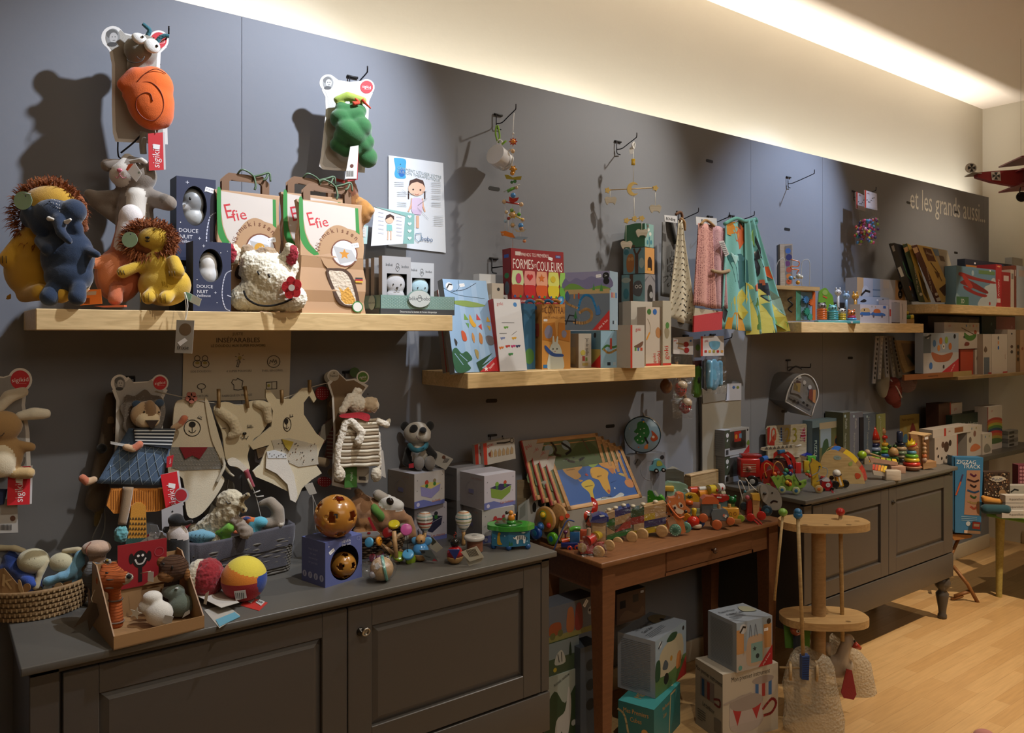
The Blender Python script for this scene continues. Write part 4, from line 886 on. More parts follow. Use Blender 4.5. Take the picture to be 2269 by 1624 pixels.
P.blob('ear',[P.K(566,894,-4,588,900,-8,9,11,CR),P.K(588,900,-8,592,930,-8,11,9,CR)],.005)
b.o(540,960,-6,(4.5,2,3.6),'141210:g');b.ln(Q(540,962,540,970),1.3,'1d1a18',-4);b.ln(Q(532,968,536,972,540,970,545,972,549,966),1.3,'1d1a18',-4)
for k in range(4):b.ln([(548+3*k,946),(547+3*k,941)],1,'1d1a18',-4)
b.ln(Q(547,947,560,946),1.2,'1d1a18',-4);b.ln(Q(490,949,499,948),1.2,'1d1a18',-4);b.end('embroidered_face')
b.pr(Q(502,1018,520,1014,545,1036,540,1046,524,1034,506,1030),-9,-5,'c3baa8:f',None,True);b.t(V(542,1040,-8,550,1060,-8,558,1078,-8),(6,5),'8f3b44:c');b.T3(3,'b9b09c:f',546,1058,-10,556,1082,-10);b.end('folded_arm')
b.T3(.9,'a5a19a',558,1080,-6,566,1100,-4,576,1140,-4,582,1160,-4);b.T3(1.6,'a5a19a',560,1092,-6,574,1086,-6);b.T3(1.6,'a5a19a',566,1100,-6,582,1098,-6);b.end('cord')
P=Fig('comforter','cream bear comforter with yellow scarf and one white turned-up leg, right end of the string','comforter',640,980,y=2.385,wall=1)
b.p(-3,4,'c9bd9f:f',588,862,600,868,612,884,645,884,668,860,690,858,700,884,694,892,684,876,672,892,672,918,700,960,718,975,706,1000,700,1030,712,1048,690,1062,668,1082,656,1110,640,1090,600,1070,566,1056,560,1044,575,1030,586,1000,596,985,560,996,552,985,600,945,604,910,588,880)
b.p(-4.5,-3,'b0a896:c',600,975,640,970,700,985,704,1028,660,1034,612,1012);rg=random.Random(8)
for k in range(40):b.c(rg.uniform(606,696),rg.uniform(980,1024),1.2,rg.choice(['2b2621','6a4b32']),-4.8)
b.end('cloth_body')
b.ln(ell(635,940,8.5,15)+[(643.5,940)],1.5,'1d1a18',-3.6);b.c(633,933,4.5,'141210',-3.8,6.5);b.ln(Q(634,939,634,948),1.2,'1d1a18',-3.8);b.ln(Q(629,946,634,950,639,946),1.2,'1d1a18',-3.8);b.ln(Q(640,924,648,922),1.2,'1d1a18',-3.8);b.ln(Q(642,924,641,918),1,'1d1a18',-3.8);b.ln(Q(646,923,647,918),1,'1d1a18',-3.8);b.end('embroidered_face')
P.O('scarf','p',-8,-4.6,'a08a2c:c',622,972,648,978,638,998,630,990)
b.pr(Q(588,1000,606,996,626,1002,632,1016,648,1050,656,1094,652,1112,640,1106,634,1072,610,1048,586,1036),-9,-5,'cfc9bd:f',None,False);b.p(-10,-9,'bfc1c0:c',588,1000,604,996,630,1004,632,1014,590,1014)
for k in range(8):b.c(594+5*k,1004+(k*5%8),1,'222',-10.3)
b.end('turned_up_leg',label='white fleece leg')
P2=P;b.p(1,3,'231a15:c',562,985,586,990,588,1030,566,1024);b.p(-1,1,'5c4a32:c',566,988,590,990,590,1008,572,1016);b.end('dark_lining')
for a in(V(678,1078,-2,690,1094,-4,694,1140,-4,700,1178,0),V(684,1070,-2,692,1100,-4,704,1130,-2,718,1160,0)):P.O('cord','t',a,.8,'a5a19a')
P.O('care_label','p',-6,-5,'a29c90',672,1074,690,1068,700,1092,684,1096)
pin(485,862,486,912,'wooden clothes peg at the left of the string, over the rabbit ear');pin(543,856,550,904,'wooden clothes peg right of the rabbit comforter head');pin(625,864,626,892,'wooden clothes peg above the yellow-scarf bear face');pin(687,842,687,868,'wooden clothes peg at the raised arm of the yellow-scarf bear')
P=Fig('comforter','grey cloth comforter hanging lower behind the white sheep plush','comforter',480,1110,y=2.47,wall=1)
b.pr(Q(440,1070,500,1062,520,1080,500,1140,470,1160,450,1130),0,4,'6b665c:f',None,True);b.T3(.8,'a5a19a',505,1062,-4,496,1110,-6,478,1150,-6);b.end('cloth_body')
P=Fig('plush_sheep','cream sheep comforter in striped cloth and red neckerchief on a brown card','plush toy',790,960,y=2.36,wall=1)
ear_card(P,(752,834),(817,837),Q(738,850,748,880,752,960,748,1080,790,1090,800,1060,806,900,812,880,830,856,800,840,780,842,762,826),14,14,'7f684c:p',d=30,photo=False,word='sigikid',rc='53802f')
b.c(752,834,11.5,'b5b0a2',28.5);b.tx('Natur',752,834,8,'5c584c',0,28);b.c(752,828,2,'777064',28);b.end('round_badge')
SC_,ST='d2c9b8:y','8b7a60:c'
P.blob('head',[P.E(792,896,0,(22,20,20),SC_,(0,20,0)),P.E(816,896,-8,(22,16,18),'b7a285:f',(0,5,0)),P.K(775,880,-4,754,910,-10,10,9,SC_),P.E(792,868,0,(12,10,10),SC_)],.0045,rough=.004,rsc=120)
b.T3(1,'5c3d28',812,908,-22,818,913,-25,824,906,-24);b.o(809,872,-14,2,'222',n=8);b.end('face')
P.O('neckerchief','pr',Q(748,917,790,912,810,918,806,932,784,925,750,924),-20,-14,'a81e2a:c',None,True)
def body(a,c):
 tl,tr,bl,br_2=(758,928),(834,926),(744,1034),(838,1030);u=(tl[0]*(1-a)+tr[0]*a)*(1-c)+(bl[0]*(1-a)+br_2[0]*a)*c;v=(tl[1]*(1-a)+tr[1]*a)*(1-c)+(bl[1]*(1-a)+br_2[1]*a)*c
 return P.q(u,v,-8-4*sin(13*a)*c-6*sin(PI*a))
b=P.b();n=14
for k in range(n):
 b.sheet(lambda a,c,k=k:body(a,(k+c)/n),20,1,'c3baa6:c' if k%2 else '85745c:c',.005)
b.end('striped_cloth')
P.blob('trim',[P.K(760,935,-12,744,990,-12,8,8,SC_),P.K(744,990,-12,742,1038,-12,8,7,SC_),P.K(770,930,-14,792,955,-22,9,9,SC_),P.K(792,955,-22,785,975,-22,8,10,SC_),P.K(834,932,-8,852,940,-10,7,8,SC_),P.K(852,940,-10,858,930,-10,6,5,'a29378:y'),P.E(747,1050,-12,(13,11,17),'bcb29e:y'),P.E(828,1050,-12,(13,11,17),'bcb29e:y'),P.K(836,960,-6,838,1030,-6,5,6,SC_)],.004,rough=.003,rsc=150)
b.p(2,3,'3c6e2e',765,1034,792,1034,792,1080,764,1081);b.tx('sigikid',779,1056,8,'c9dcc0',85,1.6);b.p(4,5,'a59c8c',792,1032,820,1036,818,1070,792,1070);b.fl(Q(797,1056,812,1057,812,1065,797,1064),'3a3532',3.6);b.p(6,7,'b3aea6',842,990,852,1000,858,1060,848,1055);b.end('paper_tags')
hook(770,824,.1,'black metal wall hook carrying the sheep card')
P=Fig('plush_comforter','red and grey striped comforter with dotted red ears hanging behind the sheep','plush toy',720,960,y=2.46,wall=1)
b.pr(Q(735,925,750,930,748,1020,720,1015,728,970,716,985,706,965,718,940),0,4,'6f4038:c',None,False)
for k in range(8):b.ln([(724,955+8*k),(748,957+8*k)],2.5,'8d8272')
b.p(-3,0,'7b7264:c',706,975,712,945,735,926,738,940,720,975);b.end('striped_cloth')
for u,v in((713,871),(718,1067)):
 b.pr(ell(u,v,15,15 if v<1000 else 11),-4,2,'94222a:c')
 for i in range(5):
  for j in range(4):b.c(u-10+5*i,v-8+5*j,.9,'d8b5b0',-4.3)
 b.end('dotted_ear',label='red ear with white dots')
P.blob('hand',[P.K(735,895,-4,742,880,-4,9,8,'8a7658:f'),P.K(690,1018,-6,718,1024,-6,9,11,'9a866a:f'),P.K(730,1045,-6,735,1052,-6,8,7,'8a7658:f')],.004)
P=Fig('nature_card','brown card with round nature badge hanging behind the sheep card','card',735,900,y=2.495,wall=1)
b.p(0,1.2,'5f5040',722,836,752,838,748,1000,730,1000);b.pr(ell(731,836,13,13),-.2,1.1,'a39c8c');b.tx('Nat',731,836,8,'5c584c',0);b.pr(ell(786,825,11,11),0,1,'3f5c2a');b.end('card')
# ================= on the left sideboard =================
def on(name,lab,cat,u,v,z=ZC,**k):return Fig(name,lab,cat,u,v,z=z,**k)
P=on('woven_basket','round coiled rope basket holding two bunny comforters, far left','basket',82,1345)
k=P.s;pr_=[(0,0),(88*k,0)]
for i in range(6):
 for a in range(6):t_=math.radians(-90+180*a/5);pr_.append(((94+i*2.4+4*cos(t_))*k,(6+i*11+5.5*sin(t_))*k))
pr_+=[(98*k,60*k),(84*k,6*k),(0,4*k)]
b.lathe((0,0,0),pr_,'7d5f3a:x',56)
for i in range(6):
 for j in range(64):
  a=2*PI*j/64+(i%2)*.05;r=(98.5+i*2.4)*k;b.add([(r*cos(a-.018),r*sin(a-.018),(2+i*11)*k),(r*cos(a+.018),r*sin(a+.018),(2+i*11)*k),(r*cos(a+.018)*1.006,r*sin(a+.018)*1.006,(10+i*11)*k),(r*cos(a-.018)*1.006,r*sin(a-.018)*1.006,(10+i*11)*k)],[(0,1,2,3)],'a5855a:c')
b.end('basket')
zb=ZC+.006
def bunny(name,lab,u,v,hu,hv,hr,blue,ears,cloth,seed):
 P=Fig(name,lab,'plush toy',u,v,y=GZ(u,v,ZC+.03)[1]);pr=[P.E(hu,hv,0,(hr,hr*.8,hr*.82),'b9b08f:f',(0,8,0))]
 P.blob('head',pr,.004);P.blob('cloth_body',[P.K(a,c,r0,r1,blue)for a,c,r0,r1 in cloth],.005,rough=.006,rsc=50)
 for e in ears:P.blob('ear',[P.K(e[i],e[i+1],6.5,8,'b5a887:f')for i in range(len(e)-1)],.004)
 b=P.b();b.ln([(hu+hr*.2,hv-hr*.4),(hu+hr*.22,hv-hr*.3)],1,'6a6350',-hr*.75);b.ln([(hu+hr*.5,hv-hr*.42),(hu+hr*.52,hv-hr*.32)],1,'6a6350',-hr*.7);b.end('eyes');return P
P=bunny('plush_bunny','cream bunny with royal blue cloth body in the rope basket',60,1322,74,1243,34,'2b4690:f',[V(50,1222,4,30,1214,0,-10,1212,-6)],[((15,1238,10),(40,1262,0),15,18),((40,1262,0),(84,1285,-20),17,12),((40,1290,10),(70,1300,0),22,24),((20,1318,-30),(70,1322,-34),7,7),((8,1240,10),(5,1260,0),10,10)],1)
P=bunny('plush_bunny','cream bunny with sky blue cloth body in the rope basket beside the tray',140,1318,137,1246,27,'6f9fb8:f',[V(112,1240,-14,104,1262,-24,98,1290,-30),V(140,1222,4,170,1220,6,205,1228,8)],[((172,1228,6),(172,1250,4),11,13),((160,1268,-10),(120,1282,-20),13,10),((150,1275,10),(140,1300,10),24,22),((172,1255,0),(150,1275,-6),12,14)],2)
P=on('gift_card','brown folded card with raised letter K in the rope basket','card',40,1328,ZC+.03)
b.p(-28,-27,'8f6e4a',2,1256,28,1250,22,1310,10,1322);b.p(-29,-28,'9a7850',28,1250,70,1300,64,1308,22,1312);b.fl(Q(26,1262,32,1264,30,1290,24,1288),'b99a6c',-30);b.ln(Q(32,1278,44,1274),4,'b99a6c',-30);b.ln(Q(34,1280,44,1294),4.5,'b99a6c',-30)
b.pr(smc(Q(60,1276,66,1278,72,1304,62,1296)),-32,-31,'ad8d62');b.pr(smc(Q(72,1286,84,1284,86,1296,72,1304)),-31,-30,'946f48');b.end('card')
P=on('gift_card','brown folded card with a cream heart at the right rim of the rope basket','card',155,1315,ZC+.03)
b.p(-30,-29,'7d5f40',134,1290,162,1280,176,1276,172,1318,130,1322);b.pr(smc(Q(142,1284,150,1280,158,1284,165,1314,150,1308,140,1296)),-34,-33,'b79c78');b.p(-33,-32,'8fa0a8',100,1324,124,1272,128,1274,126,1312,106,1326);b.p(-33,-32,'7f94a0',128,1276,134,1280,134,1316,126,1318);b.lathe(P.q(103,1295,-34),[(0,-2*P.s),(11*P.s,-2*P.s),(12*P.s,0),(11*P.s,2*P.s),(0,2*P.s)],'6f5c3c:k',16,(0,1,.2));b.end('card')
P=on('plush_cushion','navy cushion with white wavy trim cut by the left photo edge','cushion',-18,1440,.70)
P.blob('body',[P.E(-18,1392,0,(48,30,36),'2c3340:f',(0,-15,0)),P.E(10,1384,20,(30,16,14),'3a3d44:f')],.006)
P.O('wavy_trim','T3',2,'c9c9c6:y',0,1366,-20,16,1370,-24,26,1382,-24,24,1396,-24,12,1408,-26,2,1420,-26)
B().rb(0,0,0,.35,.3,.70,M('1c1a18','s'),.01).build('stool',label='dark block stool at the far left below the navy cushion',cat='stool',loc=(-.32,1.85,0))
CB='94714a'
t,w,d,h=Box3('display_tray','brown cardboard tray with red monkey header holding crochet rattles','display tray',(252,1441),(453,1392),(177,1390),ZC,1411);b=B();th=.003;H=.17
b.box(0,0,0,w,d,th,CB);b.box(0,0,0,w,th,h,CB);b.box(0,d-th,0,w,d,H*.9,CB)
for x in(0,w-th):b.add([(x,th,th),(x,d-th,th),(x,d-th,H*.95),(x,d*.8,H*.95),(x,th,h),(x+th,th,th),(x+th,d-th,th),(x+th,d-th,H*.95),(x+th,d*.8,H*.95),(x+th,th,h)],[(0,4,3,2,1),(5,6,7,8,9),(4,9,8,3),(3,8,7,2)],CB)
b.build('tray',t)
b=B();b.box(w*.28,d-th*2.2,H*.45,w*.86,d-th*1.1,H*1.13,'8b1a20')
with b.at((w*.28,d-th*2.3,H*.45)):
 b.deco(w*.58,H*.68,[_e(45,62,15,20,'16110f'),_e(27,66,5,12,'16110f'),_e(63,66,5,12,'16110f'),_r(41,10,49,45,'16110f'),_L(3.5,'d8d0c8',35,62,40,52,50,52,56,62),_c(41,70,3,'d8d0c8'),_c(50,70,3,'d8d0c8'),_o(84,72,10,1.5,'9c4448'),('p',Q(.5,0,1,.0,1,.3),CB)])
b.build('header_card',t,label='dark red header card with smiling monkey')
def yk(h):return h+':k'
P=on('crochet_rattle','orange crochet fox rattle standing in the cardboard tray','rattle',258,1388,ZC+.004)
P.blob('body',[P.K(258,1380,0,254,1310,0,15,13,yk('d0682a')),P.E(246,1282,0,(31,26,29),yk('d0682a')),P.K(255,1282,-6,280,1276,-14,22,15,yk('d0682a')),P.K(284,1278,-14,294,1274,-16,13,9,yk('d8cdb4')),P.E(231,1256,0,(8,6,8),yk('c25c22')),P.E(250,1252,4,(9,6,7),yk('c25c22'))],.0035,rough=.0016,rsc=330)
b.o(297,1270,-22,(6,4,5),'151210:c');[b.o(258-3*i,1276+19*i,-25,(10,3,2),'8d7a6a:k')for i in range(2)];b.ring(P.q(256,1328),14*P.s,1.6*P.s,'8d7a6a:k');b.ring(P.q(258,1376),15.5*P.s,1.6*P.s,'8d7a6a:k');b.o(249,1262,-24,(4,2,2),'151210',n=8);b.end('markings')
b.p(-34,-32.5,'4a3722',182,1378,220,1322,232,1326,236,1350,216,1386,212,1360);b.T3(.8,'c9b79a',221,1300,-20,218,1316,-28,224,1326,-32);b.end('paper_tag',label='dark brown leaf shaped paper tag')
P=on('crochet_rattle','grey crochet elephant rattle behind the orange fox in the tray','rattle',212,1374,ZC+.004)
P.blob('body',[P.E(205,1278,8,(25,22,30),yk('7f7d7a')),P.K(208,1300,8,216,1365,6,13,14,yk('77736f')),P.K(196,1252,6,200,1262,6,7,9,yk('8d8b88'))],.0035,rough=.0016,rsc=330)
b=P.b()
for j in range(7):a=2*PI*j/7;b.o(238+6*cos(a),1246+5*sin(a),0,4,'bdb7ae:k',n=8)
b.o(240,1240,-5,3,'c9a53a:k',n=8);b.end('crochet_flower')
P=on('crochet_monkey','brown crochet monkey at the back right of the cardboard tray','rattle',378,1365,ZC+.004)
P.blob('body',[P.E(385,1258,0,(32,27,29),yk('5c3a20')),P.E(376,1271,-14,(20,16,14),yk('a06c36')),P.K(380,1285,4,372,1350,4,16,18,yk('3a2414'))],.0035,rough=.0018,rsc=330)
b.o(361,1246,0,(14,6,13),yk('a87038'));b.o(364,1248,-4,(8,4,8),yk('3a2414'));b.end('ear');P.O('ear','o',415,1272,-2,(7,6,14),yk('a87038'))
b.o(372,1242,-24,(4,2,2.5),'151210');b.o(393,1250,-26,(2,2,5),'151210');b.end('eyes');b.p(-30,-29,'b9b5ac',342,1257,354,1258,353,1280,341,1278);b.T3(.7,'b9a488',318,1266,-14,345,1258,-24);b.end('price_tag')
P=on('plush_toy','white plush toy with star tag lying in the cardboard tray','plush toy',355,1385,ZC+.004)
P.blob('body',[P.E(355,1358,-4,(30,24,27),'ccc6ba:f',(0,-20,0)),P.E(336,1325,4,(22,18,15),'ccc6ba:f'),P.E(322,1345,0,(16,14,16),'c0baae:f')],.004)
b.pr([(u,v)for u,v in[(308+(14 if i%2==0 else 6)*cos(2*PI*i/10)+4,1350+(14 if i%2==0 else 6)*sin(2*PI*i/10))for i in range(10)]],-24,-23,'b9b3a2');b.p(-28,-27,'b7b3ab',378,1352,397,1356,390,1374,372,1370);b.end('tags')
P=on('plush_toy','sage green plush toy lying behind the white one in the tray','plush toy',400,1368,ZC+.004)
P.blob('body',[P.E(400,1342,0,(30,22,24),'5a6152:f',(0,-15,0)),P.E(382,1312,4,(26,18,17),'5f665a:f')],.004)
b.o(396,1300,-10,(4,3,2),'b9b7b0:g');b.p(-20,-19,'b7b3ab',418,1350,428,1344,429,1352,412,1362);b.end('tags')
P=on('flower_tag','white flower shaped tag standing on red card above the brown tray','tag',355,1330)
b.p(12,14,'a8424a:c',316,1190,345,1176,372,1205,372,1330,318,1330)
pts=[]
for k in range(5):a=math.radians(72*k-60);b.pr(ell(348+13*cos(a),1190+8*sin(a),8,7),-2,0,'c9c8c8')
b.pr(ell(348,1190,9,7),-2,0,'c9c8c8');b.p(-4,-3,'7d7f82:c',334,1161,350,1162,356,1178,338,1178);b.p(-1,0,'b9b4b0',308,1202,336,1184,342,1192,330,1198);b.end('tag')
P=on('photo_card','pinkish folding card with photos sticking out of the grey lined basket','card',395,1325)
b.p(-6,-5,'9c827c',372,1212,404,1170,412,1208,400,1330,384,1330);b.fl(Q(392,1196,403,1184,406,1204,396,1214),'54403c',-6.5);b.fl(Q(375,1214,386,1202,392,1218,379,1226),'6c6470',-6.5);b.p(-2,-1,'8a1c22',405,1166,422,1156,424,1160,408,1180);b.end('card')
t,w,d,h=Box3('wicker_basket','grey wicker basket with dark cloth lining full of plush toys','basket',(424,1318),(650,1264),(404,1270),ZC,1214);h=.145;d=.115
b=B();n=40;wk='57524a:x'
def rr(t_,x0,x1,y0,y1,rad):
 cs=[(x1-rad,y0+rad,-90),(x1-rad,y1-rad,0),(x0+rad,y1-rad,90),(x0+rad,y0+rad,180)];q=t_*4;i=int(q)%4;f=q-int(q);c=cs[i]
 if f<.5:a=math.radians(c[2]+180*f);return c[0]+rad*cos(a),c[1]+rad*sin(a)
 a=math.radians(c[2]+90);p=(c[0]+rad*cos(a),c[1]+rad*sin(a));c2=cs[(i+1)%4];a2=math.radians(c2[2]);p2=(c2[0]+rad*cos(a2),c2[1]+rad*sin(a2));g=(f-.5)*2;return p[0]+(p2[0]-p[0])*g,p[1]+(p2[1]-p[1])*g
N_=64
for i in range(13):
 z=.006+i*.0085;o_=.012*z/.14
 pts=[]
 for j in range(N_):
  x,y=rr(j/N_,.004-o_,w-.004+o_,.004-o_,d-.004+o_,.03);q=.0028*(1 if(j+i)%2 else-1);cx_,cy_=x-w/2,y-d/2;L_=math.hypot(cx_,cy_);pts.append((x+cx_/L_*q,y+cy_/L_*q,z))
 b.tube(pts,.0042,wk,5,closed=True)
b.box(.01,.01,0,w-.01,d-.01,.006,'3a3630:x');b.build('wicker',t)
b=B();pts0=[rr(j/N_,-.008,w+.008,-.008,d+.008,.035)for j in range(N_)];lay=[(.085,1.012,0),(.092,1.03,.003),(h-.006,1.05,.002),(h+.002,1.035,0),(h-.002,1.0,0),(.02,.93,0)]
vs=[]
for li,(z,s_,am)in enumerate(lay):
 for j,(x,y)in enumerate(pts0):wv=am*sin(j*1.9)+am*.7*sin(j*3.1+li);vs.append((w/2+(x-w/2)*s_+wv,d/2+(y-d/2)*s_+wv,z+(.004*sin(j*1.3)if li==0 else .003*sin(j*.5+1))))
b.add(vs,[(i*N_+j,i*N_+(j+1)%N_,(i+1)*N_+(j+1)%N_,(i+1)*N_+j)for i in range(5)for j in range(N_)],'45434a:c',True);b.build('lining',t,label='dark grey cloth lining folded over the rim')
zi=ZC+.10
def inb(name,lab,u,v,prims,rough=0,cat='plush toy',y=2.38,vox=.005,rsc=100):
 P=Fig(name,lab,cat,u,v,y=y);P.blob('body',prims(P),vox,rough=rough,rsc=rsc);return P
P=inb('plush_alpaca','cream curly plush alpaca leaning out of the grey basket',480,1200,lambda P:[P.E(510,1110,0,(30,22,26),'b5ab92:y'),P.K(508,1130,0,470,1165,4,24,26,'b5ab92:y'),P.K(470,1170,4,430,1180,4,26,18,'b5ab92:y'),P.K(525,1150,-8,550,1176,-14,12,15,'83776a:f'),P.K(535,1105,-6,556,1094,-14,6,6,'8a7a5a:f'),P.K(538,1120,-10,546,1128,-14,9,7,'8a7a5a:f'),P.K(470,1190,4,500,1250,8,26,26,'b5ab92:y')],.006)
b.T3(1,'2a2420',508,1106,-21,514,1111,-22,520,1109,-21);b.o(552,1092,-19,2.5,'141210:g',n=8);b.o(547,1124,-21,3,'141210:g',n=8);b.end('face')
P=inb('plush_star','light blue dotted plush cushion at the left rim of the grey basket',440,1200,lambda P:[P.E(446,1186,-6,(36,14,13),'6b9cb0:f'),P.K(446,1190,0,450,1240,6,18,18,'6b9cb0:f')])
[b.o(424+9*(i%5),1180+6*(i//5),-19,1.1,'35596e',n=6)for i in range(15)];b.end('dots')
P=inb('plush_dinosaur','bright green dotted plush tail lying across the grey basket',490,1200,lambda P:[P.K(466,1182,-14,500,1172,-18,5,8,'6fae3c:f'),P.K(500,1172,-18,517,1164,-18,8,13,'6fae3c:f'),P.K(505,1176,-12,500,1230,-4,12,14,'6fae3c:f')])
[b.o(474+9*i,1180-3.4*i+(i%2)*3,-27,1.6,'23401a',n=8)for i in range(5)];b.end('dots')
P=inb('plush_toy','grey plush toy with curled tail standing at the right end of the grey basket',600,1200,lambda P:[P.K(578,1116,-2,592,1112,0,7,10,'857a6c:f'),P.K(600,1112,0,616,1130,0,12,14,'857a6c:f'),P.K(616,1130,0,616,1156,0,14,16,'857a6c:f'),P.E(594,1158,-8,(20,14,13),'857a6c:f'),P.K(610,1165,4,605,1220,6,16,18,'857a6c:f'),P.E(624,1160,-8,(7,7,6),'c9c1b4:f')])
P=inb('cloth_book','orange and blue crinkle cloth toy in the middle of the grey basket',560,1200,lambda P:[P.E(575,1158,4,(18,14,13),'4f9cb0:f'),P.E(550,1152,0,(20,8,9),'b8602a:f',(0,10,0)),P.K(560,1165,6,560,1230,8,16,18,'4f9cb0:f'),P.E(548,1147,-3,(9,7,4),'24356b:f'),P.E(526,1176,-8,(9,8,6),'b85a34:f')],cat='cloth toy')
P=on('plush_ball','fleece ball with cream and red halves beside the cardboard tray','ball',452,1325)
P.blob('body',[P.E(438,1283,0,(28,34,44),'bdb199:y',(0,8,0)),P.E(462,1281,0,(34,38,44),'84141c:y')],.0045,rough=.004,rsc=130)
P=on('paper_tag','white and blue folded paper tags lying on the sideboard before the fleece ball','tag',490,1370)
s_=P.s
def slab(b,pts,mat,z=0,th=.0012):
 Q=[Vector((*GZ(u,v,ZC),0))for u,v in pts];T_=(P.t.rotation_euler.to_matrix().to_4x4());T_.translation=P.t.location;I=T_.inverted();Q=[I@Vector((q.x,q.y,ZC+z))for q in Q];m=len(Q)
 b.add([tuple(q)for q in Q]+[(q.x,q.y,q.z+th)for q in Q],[tuple(range(m)),tuple(range(m,2*m))]+[(i,(i+1)%m,m+(i+1)%m,m+i)for i in range(m)],mat)
slab(b,Q(452,1352,500,1340,532,1364,486,1392),'a9a49a');slab(b,Q(478,1375,520,1358,532,1368,486,1390),'5f97ab',.0016);slab(b,Q(434,1334,476,1314,530,1350,490,1362),'bfb9ae',.018)
b.p(-28,-27,'b3a898',466,1306,474,1300,468,1330,462,1328);b.end('tag')
P=on('plush_ball','soft ball with yellow, orange and red panels on the sideboard','ball',541,1330)
B_=B();k=P.s;R_=49*k;n=96
vs=[];fs=[];ms=[]
Rm=Euler((math.radians(20),math.radians(-18),0)).to_matrix()
grp={}
for i in range(n//2):
 for j in range(n):
  q=[]
  for a,c in((i,j),(i+1,j),(i+1,j+1),(i,j+1)):
   th_,ph=PI*a/(n//2),2*PI*c/n;q.append(tuple(Vector((R_*sin(th_)*cos(ph),R_*sin(th_)*sin(ph),R_*cos(th_)))+Vector((0,0,R_*.98))))
  cc=sum((Vector(p)for p in q),Vector())/4-Vector((0,0,R_*.98));cc.normalize()
  az=math.degrees(math.atan2(cc.z-.35*cc.x+.04,-cc.y+.6*cc.x))
  side=cc.x>.80
  col='1c3a86:c' if side and cc.z<.25 else('8c161c:c' if cc.z<-.02-.1*cc.x*0 and not side else('c9741a:c' if cc.z+.35*cc.x<.52 else 'cbb83c:c'))
  B_.add(q,[(0,1,2,3)],col,True)
B_.build('panelled_ball',P.t)
b.p(-49,-48,'b9b5b0',536,1294,560,1291,563,1308,540,1314);[b.ln([(540+4*i,1297),(541+4*i,1309)],1.4,'333',-49.3)for i in range(5)];b.end('sewn_label')
P=on('paper_tag','red price tag with bar code lying before the panelled ball','tag',562,1338)
slab(b,Q(533,1342,550,1322,593,1336,574,1354),'b3342c');slab(b,Q(566,1336,575,1330,587,1335,578,1344),'b9b5b0',.0015);slab(b,Q(548,1334,556,1328,564,1330,556,1338),'b9b5b0',.0015);[slab(b,[(569+3*i,1337+i-1.2),(570.4+3*i,1337+i-1),(574+3*i,1333+i),(572.6+3*i,1333+i)],'333',.003)for i in range(4)];b.end('tag')
LB='5a6396'
t,w,d,h=Box3('star_ball_box','blue carton with round window and an amber ball on top','box',(720.6,1303),(802,1278),(669.5,1285),ZC,1203)
b=B();hx,hz,hr=w*.52,h*.45,w*.385;n=32;hole=[(hx+hr*cos(2*PI*(i+4)/n+0),0,hz+hr*sin(2*PI*(i+4)/n))for i in range(n)];cs=[(w,0,h),(0,0,h),(0,0,0),(w,0,0)]
hole=[(hx+hr*cos(2*PI*i/n),0,hz+hr*sin(2*PI*i/n))for i in range(n)];fs=[]
for i in range(n):
 q=i//8;fs.append((i,32+q,(i+1)%n))
 if(i+1)%8==0:fs.append(((i+1)%n,32+q,32+(q+1)%4))
b.add(hole+cs,fs,LB);b.add([(0,0,0),(0,d,0),(0,d,h),(0,0,h),(w,0,0),(w,d,0),(w,d,h),(w,0,h)],[(0,3,2,1),(4,5,6,7),(1,2,6,5),(2,3,7,6),(0,1,5,4)],LB)
b.deco(w,h,[_t('HEVEA',56,92,8.5,'d5d8e6'),_t('Star ball',56,85,7.5,'d5d8e6'),_t('0+',10,89,5,'d5d8e6'),_g(17,77,.02,30,'€ 18.90'),_o(90,92,4.5,.8,'a3a9cf')])
with b.at(m=Matrix(((0,1,0,0),(-1,0,0,d),(0,0,1,0),(0,0,0,1)))):b.deco(d,h,[_t('Peace of mind',50,78,7,'9ba3c6',0,.85),_t('for your',50,68,7,'9ba3c6'),_t('non-toxic fun',50,58,7,'9ba3c6',0,.85),_t('for your baby',50,48,7,'9ba3c6',0,.85)]+[('c',.14+.24*i,.19,.075,'b7bcd6')for i in range(4)]+[('l',[(.13+.24*i,.15),(.15+.24*i,.23)],.02,'444c80')for i in range(4)])
b.build('carton',t)
